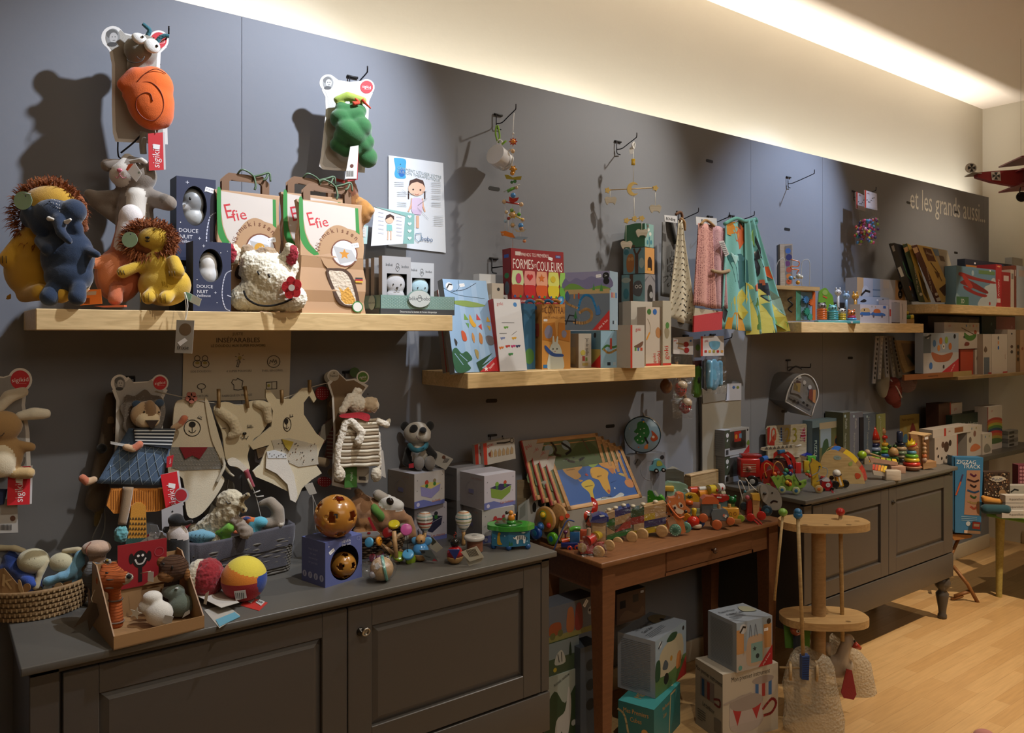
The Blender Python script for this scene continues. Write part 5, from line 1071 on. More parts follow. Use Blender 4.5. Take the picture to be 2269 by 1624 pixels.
def holeball(P,u,v,r,mat,name='shell'):
 b=P.b();k=P.s;c=Vector(P.q(u,v));nn=60;dirs=[]
 for a in range(12):
  ph=(0,1.107,2.034,PI)[(a>0)+(a>5)+(a>10)];th_=2*PI*a/5+(.628 if a>5 else 0)+.3;dirs.append(Matrix.Rotation(.25,3,'Y')@Matrix.Rotation(1.45,3,'X')@Vector((cos(th_)*sin(ph),sin(th_)*sin(ph),cos(ph))))
 vs=[];keep={}
 for i in range(nn//2+1):
  for j in range(nn):th_,ph=PI*i/(nn//2),2*PI*j/nn;vs.append(Vector((sin(th_)*cos(ph),sin(th_)*sin(ph),cos(th_))))
 fs=[]
 for i in range(nn//2):
  for j in range(nn):
   f=(i*nn+j,(i+1)*nn+j,(i+1)*nn+(j+1)%nn,i*nn+(j+1)%nn);m_=sum((vs[q]for q in f),Vector()).normalized()
   dm=max(dirs,key=lambda d_:d_.dot(m_));ang=math.acos(min(1,dm.dot(m_)));pp=dm.orthogonal().normalized();qq=dm.cross(pp);az=math.atan2(m_.dot(pp),m_.dot(qq))
   if ang>.25+.05*cos(5*az):fs.append(f)
 n0=len(vs);V=[tuple(c+p*r*k)for p in vs]+[tuple(c+p*(r*.95)*k)for p in vs]
 ed={}
 for f in fs:
  for a,b2 in zip(f,f[1:]+f[:1]):ed[(a,b2)]=1
 rim=[(a,a+n0,b2+n0,b2)for(a,b2)in ed if(b2,a)not in ed and a%nn!=b2%nn or((b2,a)not in ed)]
 b.add(V,fs+[tuple(q+n0 for q in f[::-1])for f in fs]+rim,mat,True);b.end(name)
P=Fig('natural_rubber_ball','amber rubber ball with star shaped holes on top of the blue box','ball',744,1190,z=ZC+h)
am=M('a8702c','g');am.node_tree.nodes['Principled BSDF'].inputs['Subsurface Weight'].default_value=.15
holeball(P,744,1190-47,47,am)
P=Fig('natural_rubber_ball','amber rubber ball inside the round window of the blue box','ball',760,1285,y=t.location.y+d*.45);holeball(P,760,1252,29,am)
P=on('wicker_basket','low brown wicker basket behind the blue box holding teddy bears','basket',826,1228)
k=P.s
for i in range(9):
 r=(58+i*1.6)*k;b.tube([((r+(2*k if(j+i)%2 else-2*k))*cos(2*PI*j/40),(r*.62+(2*k if(j+i)%2 else-2*k))*sin(2*PI*j/40),(3+i*5.6)*k)for j in range(40)],3.1*k,'54402a:x',5,closed=True)
b.lathe((0,0,.001),[(0,0),(30*k,0),(30*k,3*k),(0,3*k)],'3a2c1c:x');b.end('basket')
zt_=P.z
P=Fig('plush_dog','tan plush dog with green scarf and white muzzle lying on the brown basket','plush toy',850,1210,y=P.y+.0)
FU='946c4a:f'
P.blob('body',[P.K(800,1130,4,852,1150,4,34,32,FU),P.E(812,1150,-10,(26,20,24),'a0703f:f'),P.E(806,1180,-14,(22,18,22),'a0703f:f'),P.E(872,1140,0,(28,22,22),FU),P.K(880,1120,-4,858,1112,-4,16,18,'c3beb4:f'),P.K(905,1150,0,916,1185,-4,10,9,FU),P.K(890,1160,0,900,1190,-8,8,7,'c3beb4:f'),P.E(822,1185,0,(36,26,28),FU),P.K(800,1100,6,790,1090,6,10,8,'7a5a3c:f')],.006,rough=.003)
P.blob('ear',[P.K(838,1095,-4,862,1108,-6,12,11,'9b9080:f')],.005)
P.O('green_scarf','T3',9,'4f7a2c:c',828,1120,-8,838,1126,-26,848,1138,-24,846,1146,-18);P.O('nose','o',867,1107,-18,(8,5,9),'241a14:g',(0,-40,0));b.p(-40,-39,'a3242a',822,1138,826,1136,842,1166,834,1166);b.p(-46,-44,'a8a5a4',788,1168,844,1166,850,1172,832,1180,792,1180);b.c(826,1169,4,'922',-46.5,2.4);b.end('paper_tags')
P=on('bead_rattle','wooden skeleton rattle with coloured discs on black elastic cord','rattle',865,1245)
rods=[((835,1200,0),(885,1232,-10)),((826,1240,4),(894,1180,10)),((876,1172,-20),(882,1238,-20)),((888,1222,10),(880,1240,-8))]
for a,c in rods:P.O('rod','t',[a,c],5,'b08a5c:w',False,12)
ds=[((820,1199,-10),11,'4f95b5',(-.5,-1,.3)),((843,1194,-20),10,'c27a1c',(1,-.4,.2)),((860,1179,-6),12,'7d1818',(.2,-1,.3)),((873,1162,0),13,'b9a81e',(0,-.5,1)),((902,1170,-14),13,'c45a98',(.2,-1,.3)),((907,1223,-20),13,'4f9ac5',(0,-.8,1)),((886,1229,-14),13,'7f9a22',(.2,-.6,1)),((868,1230,-6),7,'b9b41e',(1,-.3,-.6)),((911,1238,-8),12,'7f9a22',(.7,-1,-.1)),((886,1258,-10),12,'c27a1c',(.5,-1,.2)),((826,1236,0),9,'a82430',(-.4,-1,.3)),((842,1232,4),9,'a0488c',(0,-.6,1))]
for(u,v,dd),r,col,ax in ds:P.O('disc','disc',P.q(u,v,dd),r*P.s,r*.62*P.s,col+':g',ax)
b=P.b()
for i,j in((0,1),(1,4),(2,4),(0,10),(3,4),(4,5),(5,6),(6,9),(8,9),(1,7),(0,11),(2,6),(5,8),(3,2),(10,11),(0,7)):b.t([ds[i][0],ds[j][0]],.8,'141212',False,5)
b.end('elastic_cord')
P=on('wrapped_rattle','wooden ball rattle with teal band in crinkled clear wrap','rattle',848,1287)
P.O('ball','o',846,1260,0,26,'c7a57c:w',n=24);P.O('teal_band','ring',P.q(852,1258,0),25.6*P.s,3.4*P.s,'63a896:g',(1,.2,.2),28);P.O('knob','o',829,1268,-18,8,'a09a9c:g');P.O('price_label','p',-28,-27,'d9d9dc',834,1242,842,1238,848,1248,840,1254)
rg=random.Random(6)
def crinkle(P,name,fn,nu,nv,am,col='f4f6f8',**kw):
 b=P.b();g=[[Vector(P.q(*fn(i/nu,j/nv)))+Vector((rg.uniform(-1,1),rg.uniform(-1,1),rg.uniform(-1,1)))*am*P.s for j in range(nv+1)]for i in range(nu+1)];k=nv+1
 b.add([tuple(p)for r in g for p in r],[(i*k+j,(i+1)*k+j,(i+1)*k+j+1,i*k+j+1)for i in range(nu)for j in range(nv)],M(col,'t'));return b.end(name,**kw)
crinkle(P,'clear_wrap',lambda a,c:(846+(34-6*abs(c-.5))*cos(2*PI*a)*sin(PI*(.04+.92*c))-(12 if .4<a<.6 else 0),1258-30*cos(PI*(.04+.92*c)),32*sin(2*PI*a)*sin(PI*(.04+.92*c))),16,9,2)
def wobble(lab,u,v,s_,base,mid,head,bee):
 P=on('wobble_toy',lab,'wobble toy',u,v);k=P.s*s_;b=P.b()
 b.lathe((0,0,0),[(0,0),(10*k,1.5*k),(17*k,8*k),(19*k,16*k),(18.8*k,17*k)],base+':w');b.lathe((0,0,0),[(18.8*k,17*k),(18*k,26*k),(14*k,34*k),(9*k,38*k),(0,39*k)],mid+':g');b.end('body')
 b=P.b();b.ball((0,0,47*k),11*k,head+(':w' if bee else ':g'),18);b.end('head')
 if bee:
  b=P.b();b.ball((3*k,-11*k,46*k),(2*k,1*k,2.4*k),'2a1a12',8);b.ball((-7*k,-8*k,46*k),(2*k,1*k,2.4*k),'2a1a12',8);b.end('eyes')
  for q in(-1,1):b=P.b();b.ball((q*13*k+2*k,4*k,42*k),(11*k,3*k,9*k),'5d9ac5:g',12,(0,-30*q,0));b.end('wing');b=P.b();b.tube([(q*4*k,0,56*k),(q*6*k,0,66*k),(q*5*k,0,70*k)],1.1*k,'1c2238:g');b.end('antenna')
 else:
  b=P.b();b.prism([(-13*k,36*k),(13*k,36*k),(2*k,14*k)],-20*k,-15*k,'1d2a6b:c');b.end('blue_scarf');b=P.b();b.tube(sm([(0,0,57*k),(-2*k,0,64*k),(3*k,0,66*k),(0,0,71*k)]),1*k,'8c2a24');b.end('topknot')
 return P
P=wobble('blue winged bee wobble toy before the striped maracas',932,1242,1.0,'b8925f','4a8ec4','c79a62',True)
b.p(14,15,'a39c8a',935,1209,955,1191,980,1218,966,1228,948,1216);b.fl(Q(946,1200,956,1193,966,1204,957,1211),'3a3a2c',13.5);b.p(-24,-23,'4f5554',932,1212,958,1212,973,1237,946,1234);b.c(940,1216,5,'23262a',-24.5,3);b.ln(Q(944,1224,956,1228),1,'1e2022',-24.5);b.fl(Q(964,1230,972,1236,960,1236),'8a2a34',-24.5);b.end('paper_tags')
P=wobble('red and blue wobble toy with black head near the sideboard edge',1008,1248,.98,'b8925f','a01a20','14110f',False)
b.p(-22,-21,'b9b5a4',1022,1217,1057,1204,1073,1228,1042,1238);b.p(-18,-17,'a5a192',1030,1226,1072,1230,1066,1240,1040,1249);[b.ln([(1035+3*i,1213-.6*i),(1043+3*i,1227-.6*i)],1.4,'44423c',-22.4)for i in range(7)];b.end('paper_tag',label='white folded tag with bar code')
def maraca(u,v,uh,vh,lab,cols):
 P=on('maraca',lab,'maraca',u,v);b=P.b();k=P.s;H_=v-vh;H_=(v-vh);zc=H_*k;r=18*k
 b.lathe((0,0,0),[(0,0),(4.5*k,.5*k),(4.2*k,6*k),(3.6*k,zc*.4),(4.5*k,zc-27*k)],'b8925f:w',16);b.end('handle')
 b=P.b();pf=Q(4.6,-27,8,-22,13,-15,17,-6,18.3,2,17,9,13,14.5,8,17.5,0,18.5);pf=sm(pf,6)
 lo=-27
 def colat(z):
  for a,c,q in cols:
   if a<=z<c:return q
  return 'cdc6b8'
 for(r0,z0),(r1,z1)in zip(pf,pf[1:]):b.lathe((0,0,zc),[(r0*k,z0*k),(max(r1,0)*k,z1*k)]if 0 else[(r0*k,z0*k),(max(r1,.001)*k,z1*k)],colat((z0+z1)/2)+':g',28)
 b.end('shell')
maraca(941,1215,937,1152,'cream maraca with red, grey and teal stripes, left of the two',[(-22,-18,'7a8f8c'),(-14.5,-12,'b87a5a'),(-7,-3.5,'9a2a24'),(1,4,'6e6b5a'),(9,11.5,'8fb5ac'),(15.2,16.6,'c98a5a')])
maraca(1027,1208,1027,1150,'cream maraca with teal and olive stripes, right of the two',[(-22,-19,'7a8f8c'),(-12,-10,'7c8f9a'),(-6,-3,'8f8f5a'),(2,5,'2f6f74'),(10,12.4,'8fb5ac'),(15.2,16.6,'c98a5a')])
P=on('wooden_drum','small wooden rattle with white round lid beside the red wobble toy','rattle',1052,1222)
P.O('body','cyl',P.q(1052,1220),P.q(1052,1194),18*P.s,'7d4f3a:w');b.disc(P.q(1051,1191),23*P.s,9*P.s,'c9c6c0:g');b.disc(P.q(1051,1186.4),6*P.s,1*P.s,'a9a6a0:g');b.end('lid')
P=on('music_box','green and blue wooden musical box with zebra and giraffe','music box',1131,1212)
k=P.s;b=P.b()
hx_=Q(-44,-10,-8,24,44,10,42,-14,-4,-26,-42,-14)
pl=Q(-43,-8,-41,-18,-4,-30,43,-17,43,12,4,26)
b.add([(x*k,y*k,8*k)for x,y in pl]+[(x*k,y*k,42*k)for x,y in pl],[tuple(range(6)),tuple(range(6,12))]+[(i,(i+1)%6,6+(i+1)%6,6+i)for i in range(6)],'2f6f8f:g');
ang=math.degrees(math.atan2(13,47))
with b.at((-4*k,-30.4*k,8*k),rz=ang):b.deco(48*k,34*k,[_q('dcdcd8',30,60,40,70,75,68,80,50,78,20,70,20,68,42,50,42,46,18,38,20,36,45,25,50,22,62)]+[('l',[(.42+.08*i,.66),(.43+.08*i,.46)],.05,'151515')for i in range(5)]+[_l(3,'151515',78,62,88,50,84,36),_c(28,60,3,'151515'),_q('cfdde2',60,86,70,92,80,88,72,82),_c(88,30,5,'7fb0c5'),_p('2a6a30',0,10,5,40,10,12,16,35,20,10)])
with b.at((-41*k,-18*k,8*k),rz=-math.degrees(math.atan2(12,37))):b.deco(38*k,34*k,[_q('b8901e',35,15,38,80,50,90,55,78,50,70,55,30,65,15),_c(80,70,5,'8fb5c5'),_c(20,50,4,'8fb5c5')])
b.end('body')
b=P.b();pts=[]
for i in range(48):a=2*PI*i/48;r=1+.07*abs(cos(3.5*a));pts.append((50*r*cos(a)*k,32*r*sin(a)*k))
n=48;b.add([(x,y,42*k)for x,y in pts]+[(x,y,52*k)for x,y in pts],[tuple(range(n)),tuple(range(n,2*n))]+[(i,(i+1)%n,n+(i+1)%n,n+i)for i in range(n)],'3d8f36:g');b.lathe((-4*k,0,52.2*k),[(0,0),(30*k,0),(31*k,1.2*k),(0,.6*k)],'2b6a28:g',28);b.end('top')
for x,y in((-4,-24),(38,-14),(-37,-12),(6,20)):b.ball((x*k,y*k,6*k),7*k,'1c4f8a:g',12);b.end('foot')
b.ball((2*k,-4*k,56*k),(11*k,11*k,6*k),'2f7a2c:g');b.end('turntable');b.ball((2*k,-4*k,66*k),(8*k,7*k,9*k),'cc7f22:g');b.ball((1*k,-5*k,77*k),5.5*k,'cf8a3a:g');b.ball((9*k,-4*k,72*k),3*k,'cf8a3a:g');b.end('orange_figure');b.ball((-8*k,2*k,66*k),(5*k,5*k,8*k),'d5d3cc:g');b.ball((-8*k,1*k,76*k),4*k,'222:g');b.end('white_figure')
LV='aba5ae'
def mfront(k):
 c1,c2=[('b9ab62','7f7aa5'),('23233f','24243c'),('2e2b55','6f8a3c'),('8c2a34','7f7a90')][k]
 return[_p('5f66a0',0,0,100,0,100,12,60,10,30,22,0,20),('p',Q(.18,.62,.5,.7,.88,.62,.55,.5),c1),('p',Q(.2,.61,.55,.49,.55,.22,.22,.34),c2),('p',Q(.55,.49,.86,.6,.82,.4,.55,.22),c2),('c',.4,.7,.07,['a8382c','2a2a35','6f9a3c','a03030'][k]),_c(40,60,5.5,'2f6a2c'),('c',.66,.72,.06,['7a6a4c','2a2a35','b0442c','8c2430'][k]),_c(66,63,5.5,'2f6a2c'),_c(12,10,6,'b3b0c9'),('t',['La forêt','Les marins',"L'air bohème",'La ronde'][k],.72,.13,.1,'a8503c'),_c(10,80,1.2,'555'),_c(92,86,1.2,'555'),_c(90,45,1.2,'555'),_c(9,50,1.2,'555')]
def mside(k):return[_o(50,52,25,1,'8d8790'),_r(40,42,60,54,'6f6d90'),('t',['La forêt','Les marins',"L'air bohème",'La ronde'][k],.7,.88,.09,'96695c'),_c(10,80,1.2,'555'),_c(88,50,1.2,'555')]
gp='music box cartons on the left sideboard'
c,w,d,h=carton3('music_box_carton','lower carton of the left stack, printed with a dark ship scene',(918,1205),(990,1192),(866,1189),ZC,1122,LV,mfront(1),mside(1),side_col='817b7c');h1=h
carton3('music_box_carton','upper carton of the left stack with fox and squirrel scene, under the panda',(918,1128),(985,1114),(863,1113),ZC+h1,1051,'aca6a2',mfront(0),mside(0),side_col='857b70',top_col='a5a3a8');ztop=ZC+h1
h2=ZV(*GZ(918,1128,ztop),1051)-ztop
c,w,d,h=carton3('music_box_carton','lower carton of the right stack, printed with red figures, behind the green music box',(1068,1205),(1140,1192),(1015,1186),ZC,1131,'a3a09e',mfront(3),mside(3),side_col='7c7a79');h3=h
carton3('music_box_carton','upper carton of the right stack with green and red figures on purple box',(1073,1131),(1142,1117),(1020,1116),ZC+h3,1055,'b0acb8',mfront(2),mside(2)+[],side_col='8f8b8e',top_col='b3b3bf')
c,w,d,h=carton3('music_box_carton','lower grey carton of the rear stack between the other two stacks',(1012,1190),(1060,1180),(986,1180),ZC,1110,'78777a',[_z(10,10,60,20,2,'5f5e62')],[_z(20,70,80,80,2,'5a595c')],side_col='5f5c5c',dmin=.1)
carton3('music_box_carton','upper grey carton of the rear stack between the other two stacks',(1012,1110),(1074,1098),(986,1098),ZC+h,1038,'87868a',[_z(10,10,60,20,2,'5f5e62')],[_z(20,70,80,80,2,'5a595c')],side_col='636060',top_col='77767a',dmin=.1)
P=Fig('plush_panda','plush panda with teal scarf sitting on the upper left carton','plush toy',930,1040,y=2.44)
PK,PW='0f0e0e:f','b3aca0:f'
P.blob('body',[P.E(924,960,4,(31,26,25),PW),P.E(940,965,-10,(16,14,14),PW),P.E(930,1005,2,(20,18,26),PW),P.K(908,995,4,902,1022,-4,11,11,PK),P.K(944,992,4,962,1008,-8,11,9,PK),P.E(914,1030,0,(14,14,9),PK),P.E(950,1032,0,(14,14,8),PK)],.004)
for u,v,r in((897,945,10),(952,944,10)):P.O('ear','o',u,v,4,(r,7,r+1),PK)
P.O('eye_patch','o',919,948,-18,(9,6,10),PK,(0,30,0));P.O('nose','o',940,950,-24,(8,6,7),PK);P.O('mouth','T3',.8,'5a3a34',926,962,-24,928,968,-25,932,970,-25)
for u in(931,955):P.O('foot_sole','o',u,1022,-22,(12,8,16),'77716a:f')
b.T3(5.5,'245e6c:c',908,984,-10,918,992,-22,930,994,-26,944,988,-20,946,982,-8);b.p(-30,-27,'245e6c:c',926,992,944,986,930,998);b.end('scarf',label='teal neck scarf')
b.p(-6,-5,'a39f97',960,996,972,1000,1005,1016,988,1040,962,1026);b.c(984,1012,4,'5c3a2c',-6.4);[b.ln([(982+2.6*i,1024-.2*i),(988+2.6*i,1014+.5*i)],1.3,'3a3633',-6.4)for i in range(4)];b.p(-24,-23,'a3242e',909,1024,920,1022,920,1032,909,1033);b.end('paper_tag')
for i,(du,dv,lab)in enumerate(((-19,3,'flat wooden toy pack behind the one with animal row'),(0,0,'flat pack showing a row of wooden shapes, above the cartons'))):
 P=Fig('toy_pack',lab,'toy pack',1100+du,1000,y=2.42-.02*i,wall=1);b.pr([(1070+du,983+dv),(1078+du,981+dv),(1139+du,970),(1143+du,1016),(1080+du,1030+dv),(1073+du,1030+dv)],0,10,'aaa69e');b.fl([(1070+du,983+dv),(1078+du,981+dv),(1080+du,1030+dv),(1073+du,1030+dv)],'a8301e');b.tx('goki',1086+du,986+dv,10,'a8301e',10);b.ln([(1101+du,982),(1118+du,981),(1130+du,978)],3,'1e1c1a');b.ln(ell(1134+du,976,4,5),1.2,'1e1c1a')
 for k in range(6):b.fl([(1085+9*k+du,1006-1.6*k),(1088+9*k+du,996-1.6*k),(1092+9*k+du,1002-1.6*k),(1092+9*k+du,1012-1.6*k),(1086+9*k+du,1014-1.6*k)],'9c8462')
 b.fl([(1082+du,1004),(1087+du,1000),(1087+du,1012),(1083+du,1010)],'6f2a24')
 b.end('pack')
hook(1090,964,.07,'black metal wall hook carrying the flat goki packs'.replace('goki ','wooden toy '))
# ================= middle shelf and hangers =================
Z2=S2
for i,(u0,lab)in enumerate(((957,'grey side of the rearmost leaning box at the left end of the middle shelf'),(975,'grey side of the second leaning box behind the jungle mobile box'))):
 wcarton('toy_box',lab,u0+34,u0+110,600,2.30-.03*i+.03,Z2,.03,'b9b4ac',[],[_r(0,0,100,100,'8b8780'),_r(80,0,100,100,'a83020')],cat='box',rx=-12,h=.30)
J=[_r(0,0,100,100,'8fb2d6'),_r(30,0,42,95,'9cbbdc'),_r(62,0,74,97,'9cbbdc'),_c(13,92,4.5,'dfe3e8'),_l(1.4,'1c1c20',7,90,13,94.5,19,94),_g(42,94,.022,8,'€ 21.9'),_L(.6,'23344c',15,87,45,89,75,97),_L(.4,'2b4a5c',0,90,30,83,90,80),_L(.4,'2b4a5c',35,99,33,90,15,85),_q('7f9a4c',10,75,45,77,90,72,50,70),_p('6fa03c',36,56,46,56,38,63),_p('5f9a5c',38,53,46,52,44,47),_q('d6a42c',50,62,56,55,62,50,55,48,48,54),_p('c23a3c',64,56,74,56,66,63),_p('c23a3c',66,49,74,52,74,45),_p('d0a53c',86,54,96,54,90,60),_p('d0b04c',86,50,95,49,92,44),_q('c4502a',26,44,34,42,36,34,27,34),_q('c08a4c',50,42,54,38,52,31,48,36),_q('b8783a',66,42,72,38,70,30,64,32),_q('6d6a70',80,38,95,38,97,30,84,29),_q('2c2c30',8,36,14,32,10,28),_q('a0905a',50,24,58,22,56,14,52,16),_q('1f5a3c',0,22,10,26,20,20,32,22,42,14,30,10,36,4,20,0,8,0,0,5),_l(.8,'8fb2d6',5,20,20,8),_l(.8,'8fb2d6',16,19,30,12),_p('1c4a2c',50,10,90,20,62,7,95,16,60,4,80,2,55,0),_p('c0282e',55,0,100,17,100,0),_t('home',84,6.2,4,'f0e4e2',40),_s(70,3,3,'f0e4e2')]
wcarton('mobile_box','tall light blue box with jungle leaves, leaning back at the left of the middle shelf',1008,1106,582,2.235,Z2+.002,.03,'a9b4be',J,[_r(0,0,100,100,'7b7f84')],rx=-14,h=.335)
wcarton('toy_box','white box with punched hanger flap behind the butterfly mobile box',1103,1160,630,2.33,Z2+.002,.03,'cfcfd0',[_e(45,95,14,2,'6b6864')],[],rx=-10,h=.285)
BF=[_r(0,0,100,100,'d3d4d8'),_t('goki',22,93,6.5,'b8302a'),_c(78,92.5,3.2,'3f7fc0')]
for x,z,c in((.36,.6,'5f9a3c'),(.2,.45,'6f7fae'),(.62,.45,'cfa02c'),(.12,.32,'cf742c'),(.36,.34,'b83028'),(.56,.34,'b83070'),(.74,.34,'2c3460'),(.44,.23,'3f8a4c')):BF+=[('h',x-.03,z,.024,c),('h',x+.05,z+.005,.02,c)]
BF+=[_l(.4,'333',22,67,68,67),_l(.4,'333',10,52,36,52),_l(.4,'333',55,50,74,55)]
wcarton('mobile_box','white box with small coloured butterflies and red edge, leaning beside the jungle box',1108,1168,643,2.225,Z2+.002,.034,'d3d4d8',BF,[_r(0,0,100,100,'b03024')],rx=-9,h=.262)
wcarton('toy_box','plain white box standing behind the jungle mobile box',1062,1098,592,2.40,Z2,.04,'cdd0d4',[_r(30,70,90,85,'bfc2c6')],[],h=.36)
wcarton('toy_box','small beige-labelled white box behind the jungle and butterfly boxes',1090,1116,611,2.37,Z2,.03,'bfb5a8',[_c(55,93,2,'333')],[],h=.325)
RD='8f1f26'
wcarton('picture_box','plain dark green box under the red shapes and colours box',1158,1250,680,2.36,Z2,.1,'2c4a4c',[],[],h=.245)
FR=[('r',0,0,1,1,RD),_t('APPRENDS TES PREMIÈRES',42,90,8.5,'e8dcd8',0,.72),_t('FORMES',22,72,25,'f0e8e4',0,.52),_t('ET',44,71,9,'f0e8e4',0,.7),_t('COULEURS',72,70,25,'f0e8e4',0,.5),_r(84,88,94,93,'2c4f9a'),_t('SASSI',89,90.5,4,'dfe3f0'),_r(8,88,18,95,'cfc4c0'),_g(74,86,.022,-12)]
for i,(a,c2)in enumerate((('c7d6a0','b0482a'),('d9908a','b81f24'),('dda082','c8561f'),('cfd36a','d1c22c'),('8fc25a','5fa03a'))):
 x=.01+i*.225;FR+=[('q',[(x+.01,.35),(x+.01,.58),(x+.04,.61),(x+.17,.61),(x+.2,.58),(x+.2,.35)],a),('q',[(x,.2),(x,.34),(x+.1,.36),(x+.2,.34),(x+.2,.2),(x+.15,.14),(x+.05,.14)],c2),('c',x+.05,.15,.025,'2a5a9a'),('c',x+.15,.15,.025,'2a8a3a')]
FR+=[_e(13,47,5,9,'b8406a'),_h(34,50,7,'b81f24'),_s(56,49,8,'cc6a22'),_c(78,48,6,'cdb82a'),_t('LIVRE DE 10 PAGES + PUZZLE DE 20 PIÈCES',50,6.5,5.5,'e8dcd8',0,.78),_c(92,10,7.5,'2f8ac4'),_t('20',92,11,7,'eef')]
wcarton('picture_box','red box titled shapes and colours, standing high behind the orange box',1134,1251,549,2.355,Z2+.246,.05,RD,FR,[_r(0,0,100,100,'741a20'),_r(20,84,80,90,'2c4f9a'),_e(50,30,30,12,'5a6a7a'),_e(50,52,30,5,'2f7a4c')],rx=-2)
OC='c98f45'
CF_=[_t('LES',7,90,9,'6a3a20',0,.6),_t('CONTRAIRES',56,90,15.5,'6a3a20',0,.52),_t('LIVRE DE 10 PAGES + 10 PUZZLES',50,79,4.5,'8a5a30',0,.7),_g(12,75,.016,0,'€ 9.95'),_p('b3701f',2,45,4,70,44,72,50,50,42,42),_p('b3701f',55,46,58,72,98,70,97,42),_q('7f7c90',8,58,20,67,34,64,36,54,30,48,14,48),_q('7f7c90',68,56,76,60,86,56,82,49,72,49),_q('c3c8bf',20,0,22,20,30,36,45,42,62,36,72,20,74,0),_q('c3c8bf',36,38,37,50,41,50,43,40),_q('c3c8bf',48,40,52,50,56,49,54,38),_q('2f4f8f',8,35,14,28,36,20,72,19,72,23,40,25,14,36),_c(38,31,1.2,'333'),_c(52,31,1.2,'333'),_c(45,27,.8,'a04040'),_r(4,2,18,7,'2c6fae')]
CS_=[_t('CONTRAIRES',55,88,7,'a06a34',0,.55),_r(35,92,72,97,'2c6fae'),_r(12,50,85,70,'b0503c'),_r(30,51,68,62,'5a2c22'),_c(50,32,3.5,'9a2a24'),_t('2+',50,32,4,'eed'),_s(30,14,4,'d8b060'),_s(65,10,4,'d8b060'),_s(30,6,4,'d8b060')]
o,w,d,h=carton3('picture_box','orange box titled opposites with white rabbit in blue scarf, centre of the middle shelf',(1201,818.5),(1264,817),(1169,815),Z2,673,OC,CF_,CS_,side_col='c08a48')
wcarton('picture_box','dark teal box just left of and behind the orange opposites box',1160,1186,672,2.31,Z2,.04,'2f5f7f',[_e(50,20,40,12,'4a7a3c')],[])
for k,(u,c)in enumerate(((1173,'3c7ab0'),(1193,'c98a3c'),(1213,'3c7ab0'),(1230,'cf8a3c'))):
 P=Fig('rope_handle',['left blue','left orange','right blue','right orange'][k]+' twisted rope loop on top of the orange box','handle',u,672,y=2.27);P.O('rope','t',[(u-8,672,0),(u-4,667,0),(u+4,666,0),(u+12,671,0)],3.4,c+':k')
TP=[_r(0,0,100,100,'65707c'),_r(0,72,100,100,'8a88a8'),_q('77759a',0,90,10,84,25,90,40,86,60,92,80,86,100,90,100,70,0,70),_q('6f9a44',-2,68,10,80,30,78,50,70,80,76,102,68,50,66),_r(0,62,100,70,'b39a6c'),_L(4,'2f86c0',30,35,36,52,46,60,60,56,68,42,72,30),_L(5,'b9905c',34,30,48,36,60,30,58,18,42,12,20,14),_L(4,'b9905c',0,50,10,44,28,38),_l(2,'1e2024',2,10,10,26,24,24,24,10),_l(2,'1e2024',0,16,25,15),_p('2c6a3c',20,20,24,34,28,20),_p('4f8a4c',62,68,65,80,68,68),_p('4f8a4c',78,66,82,80,86,66),_r(30,54,33,64,'b03a30'),_r(20,54,23,62,'c07a3a'),_c(92,92,6,'16181c'),_t('3+',92,92,5,'eee'),_c(93,83,5.5,'16181c'),_g(76,92,.02,5),_q('3c6fa5',72,36,76,42,80,28,70,26),_p('c2302e',62,0,100,34,100,0),_t('play & fun',86,10,5.5,'f2e6e2',42),_q('3f5a86',0,60,6,68,10,58,6,50)]
BP=[_r(0,0,100,100,'8fa6b8'),_r(20,55,34,64,'b03a30'),_r(45,55,58,64,'c07a3a'),_r(70,55,86,64,'3a6aa0'),_r(35,10,50,16,'1f2a38'),_r(65,10,80,16,'a5b4c0')]
o,w,d,h=carton3('train_set_box','lower pale blue train set box, partly hidden by the white skittles box',(1331,815),(1376,814),(1258,809),Z2,733,'8fb0c4',[_r(0,0,100,100,'8db0c6'),_L(6,'4f8a4c',10,50,30,60,60,55,85,60),_L(6,'b08a4c',15,50,40,40,80,50),_r(32,6,48,15,'1f2a38'),_r(60,6,74,15,'a5b4c0'),_r(45,50,55,80,'b04030')],[_r(0,0,100,100,'5f8aa5'),_r(30,0,100,50,'b0a25c'),_p('c2302e',70,0,100,36,100,0),_c(85,88,7,'16181c')],dmin=.1)
xy=o.location;rzt=o.rotation_euler.z;zt2=Z2+h
t_,w_,d_,h_=Box3('train_set_box','upper train set box with blue arch bridge and track picture, behind the orange box','box',(1351,731),(1379,731),(1262,727),zt2-.0,600)
bpy.data.objects.remove(t_)
P=Vector((*GZ(1351,731,zt2+.002),0));ez=-22
B().cart(.075,.17,ZV(P.x,P.y,600)-zt2-.002,'93abbd',BP,TP,top_col='d3d5da').build('train_set_box',None,'upper train set box with blue arch bridge and track picture, behind the orange box','box',loc=(P.x,P.y,zt2+.002),rz=24)
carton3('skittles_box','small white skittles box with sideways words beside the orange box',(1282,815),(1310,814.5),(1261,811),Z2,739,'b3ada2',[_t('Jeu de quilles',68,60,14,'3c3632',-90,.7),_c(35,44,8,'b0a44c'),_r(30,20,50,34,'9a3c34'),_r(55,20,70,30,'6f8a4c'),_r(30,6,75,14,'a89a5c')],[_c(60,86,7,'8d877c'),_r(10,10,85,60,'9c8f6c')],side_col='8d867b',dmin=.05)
GW='b9b3aa'
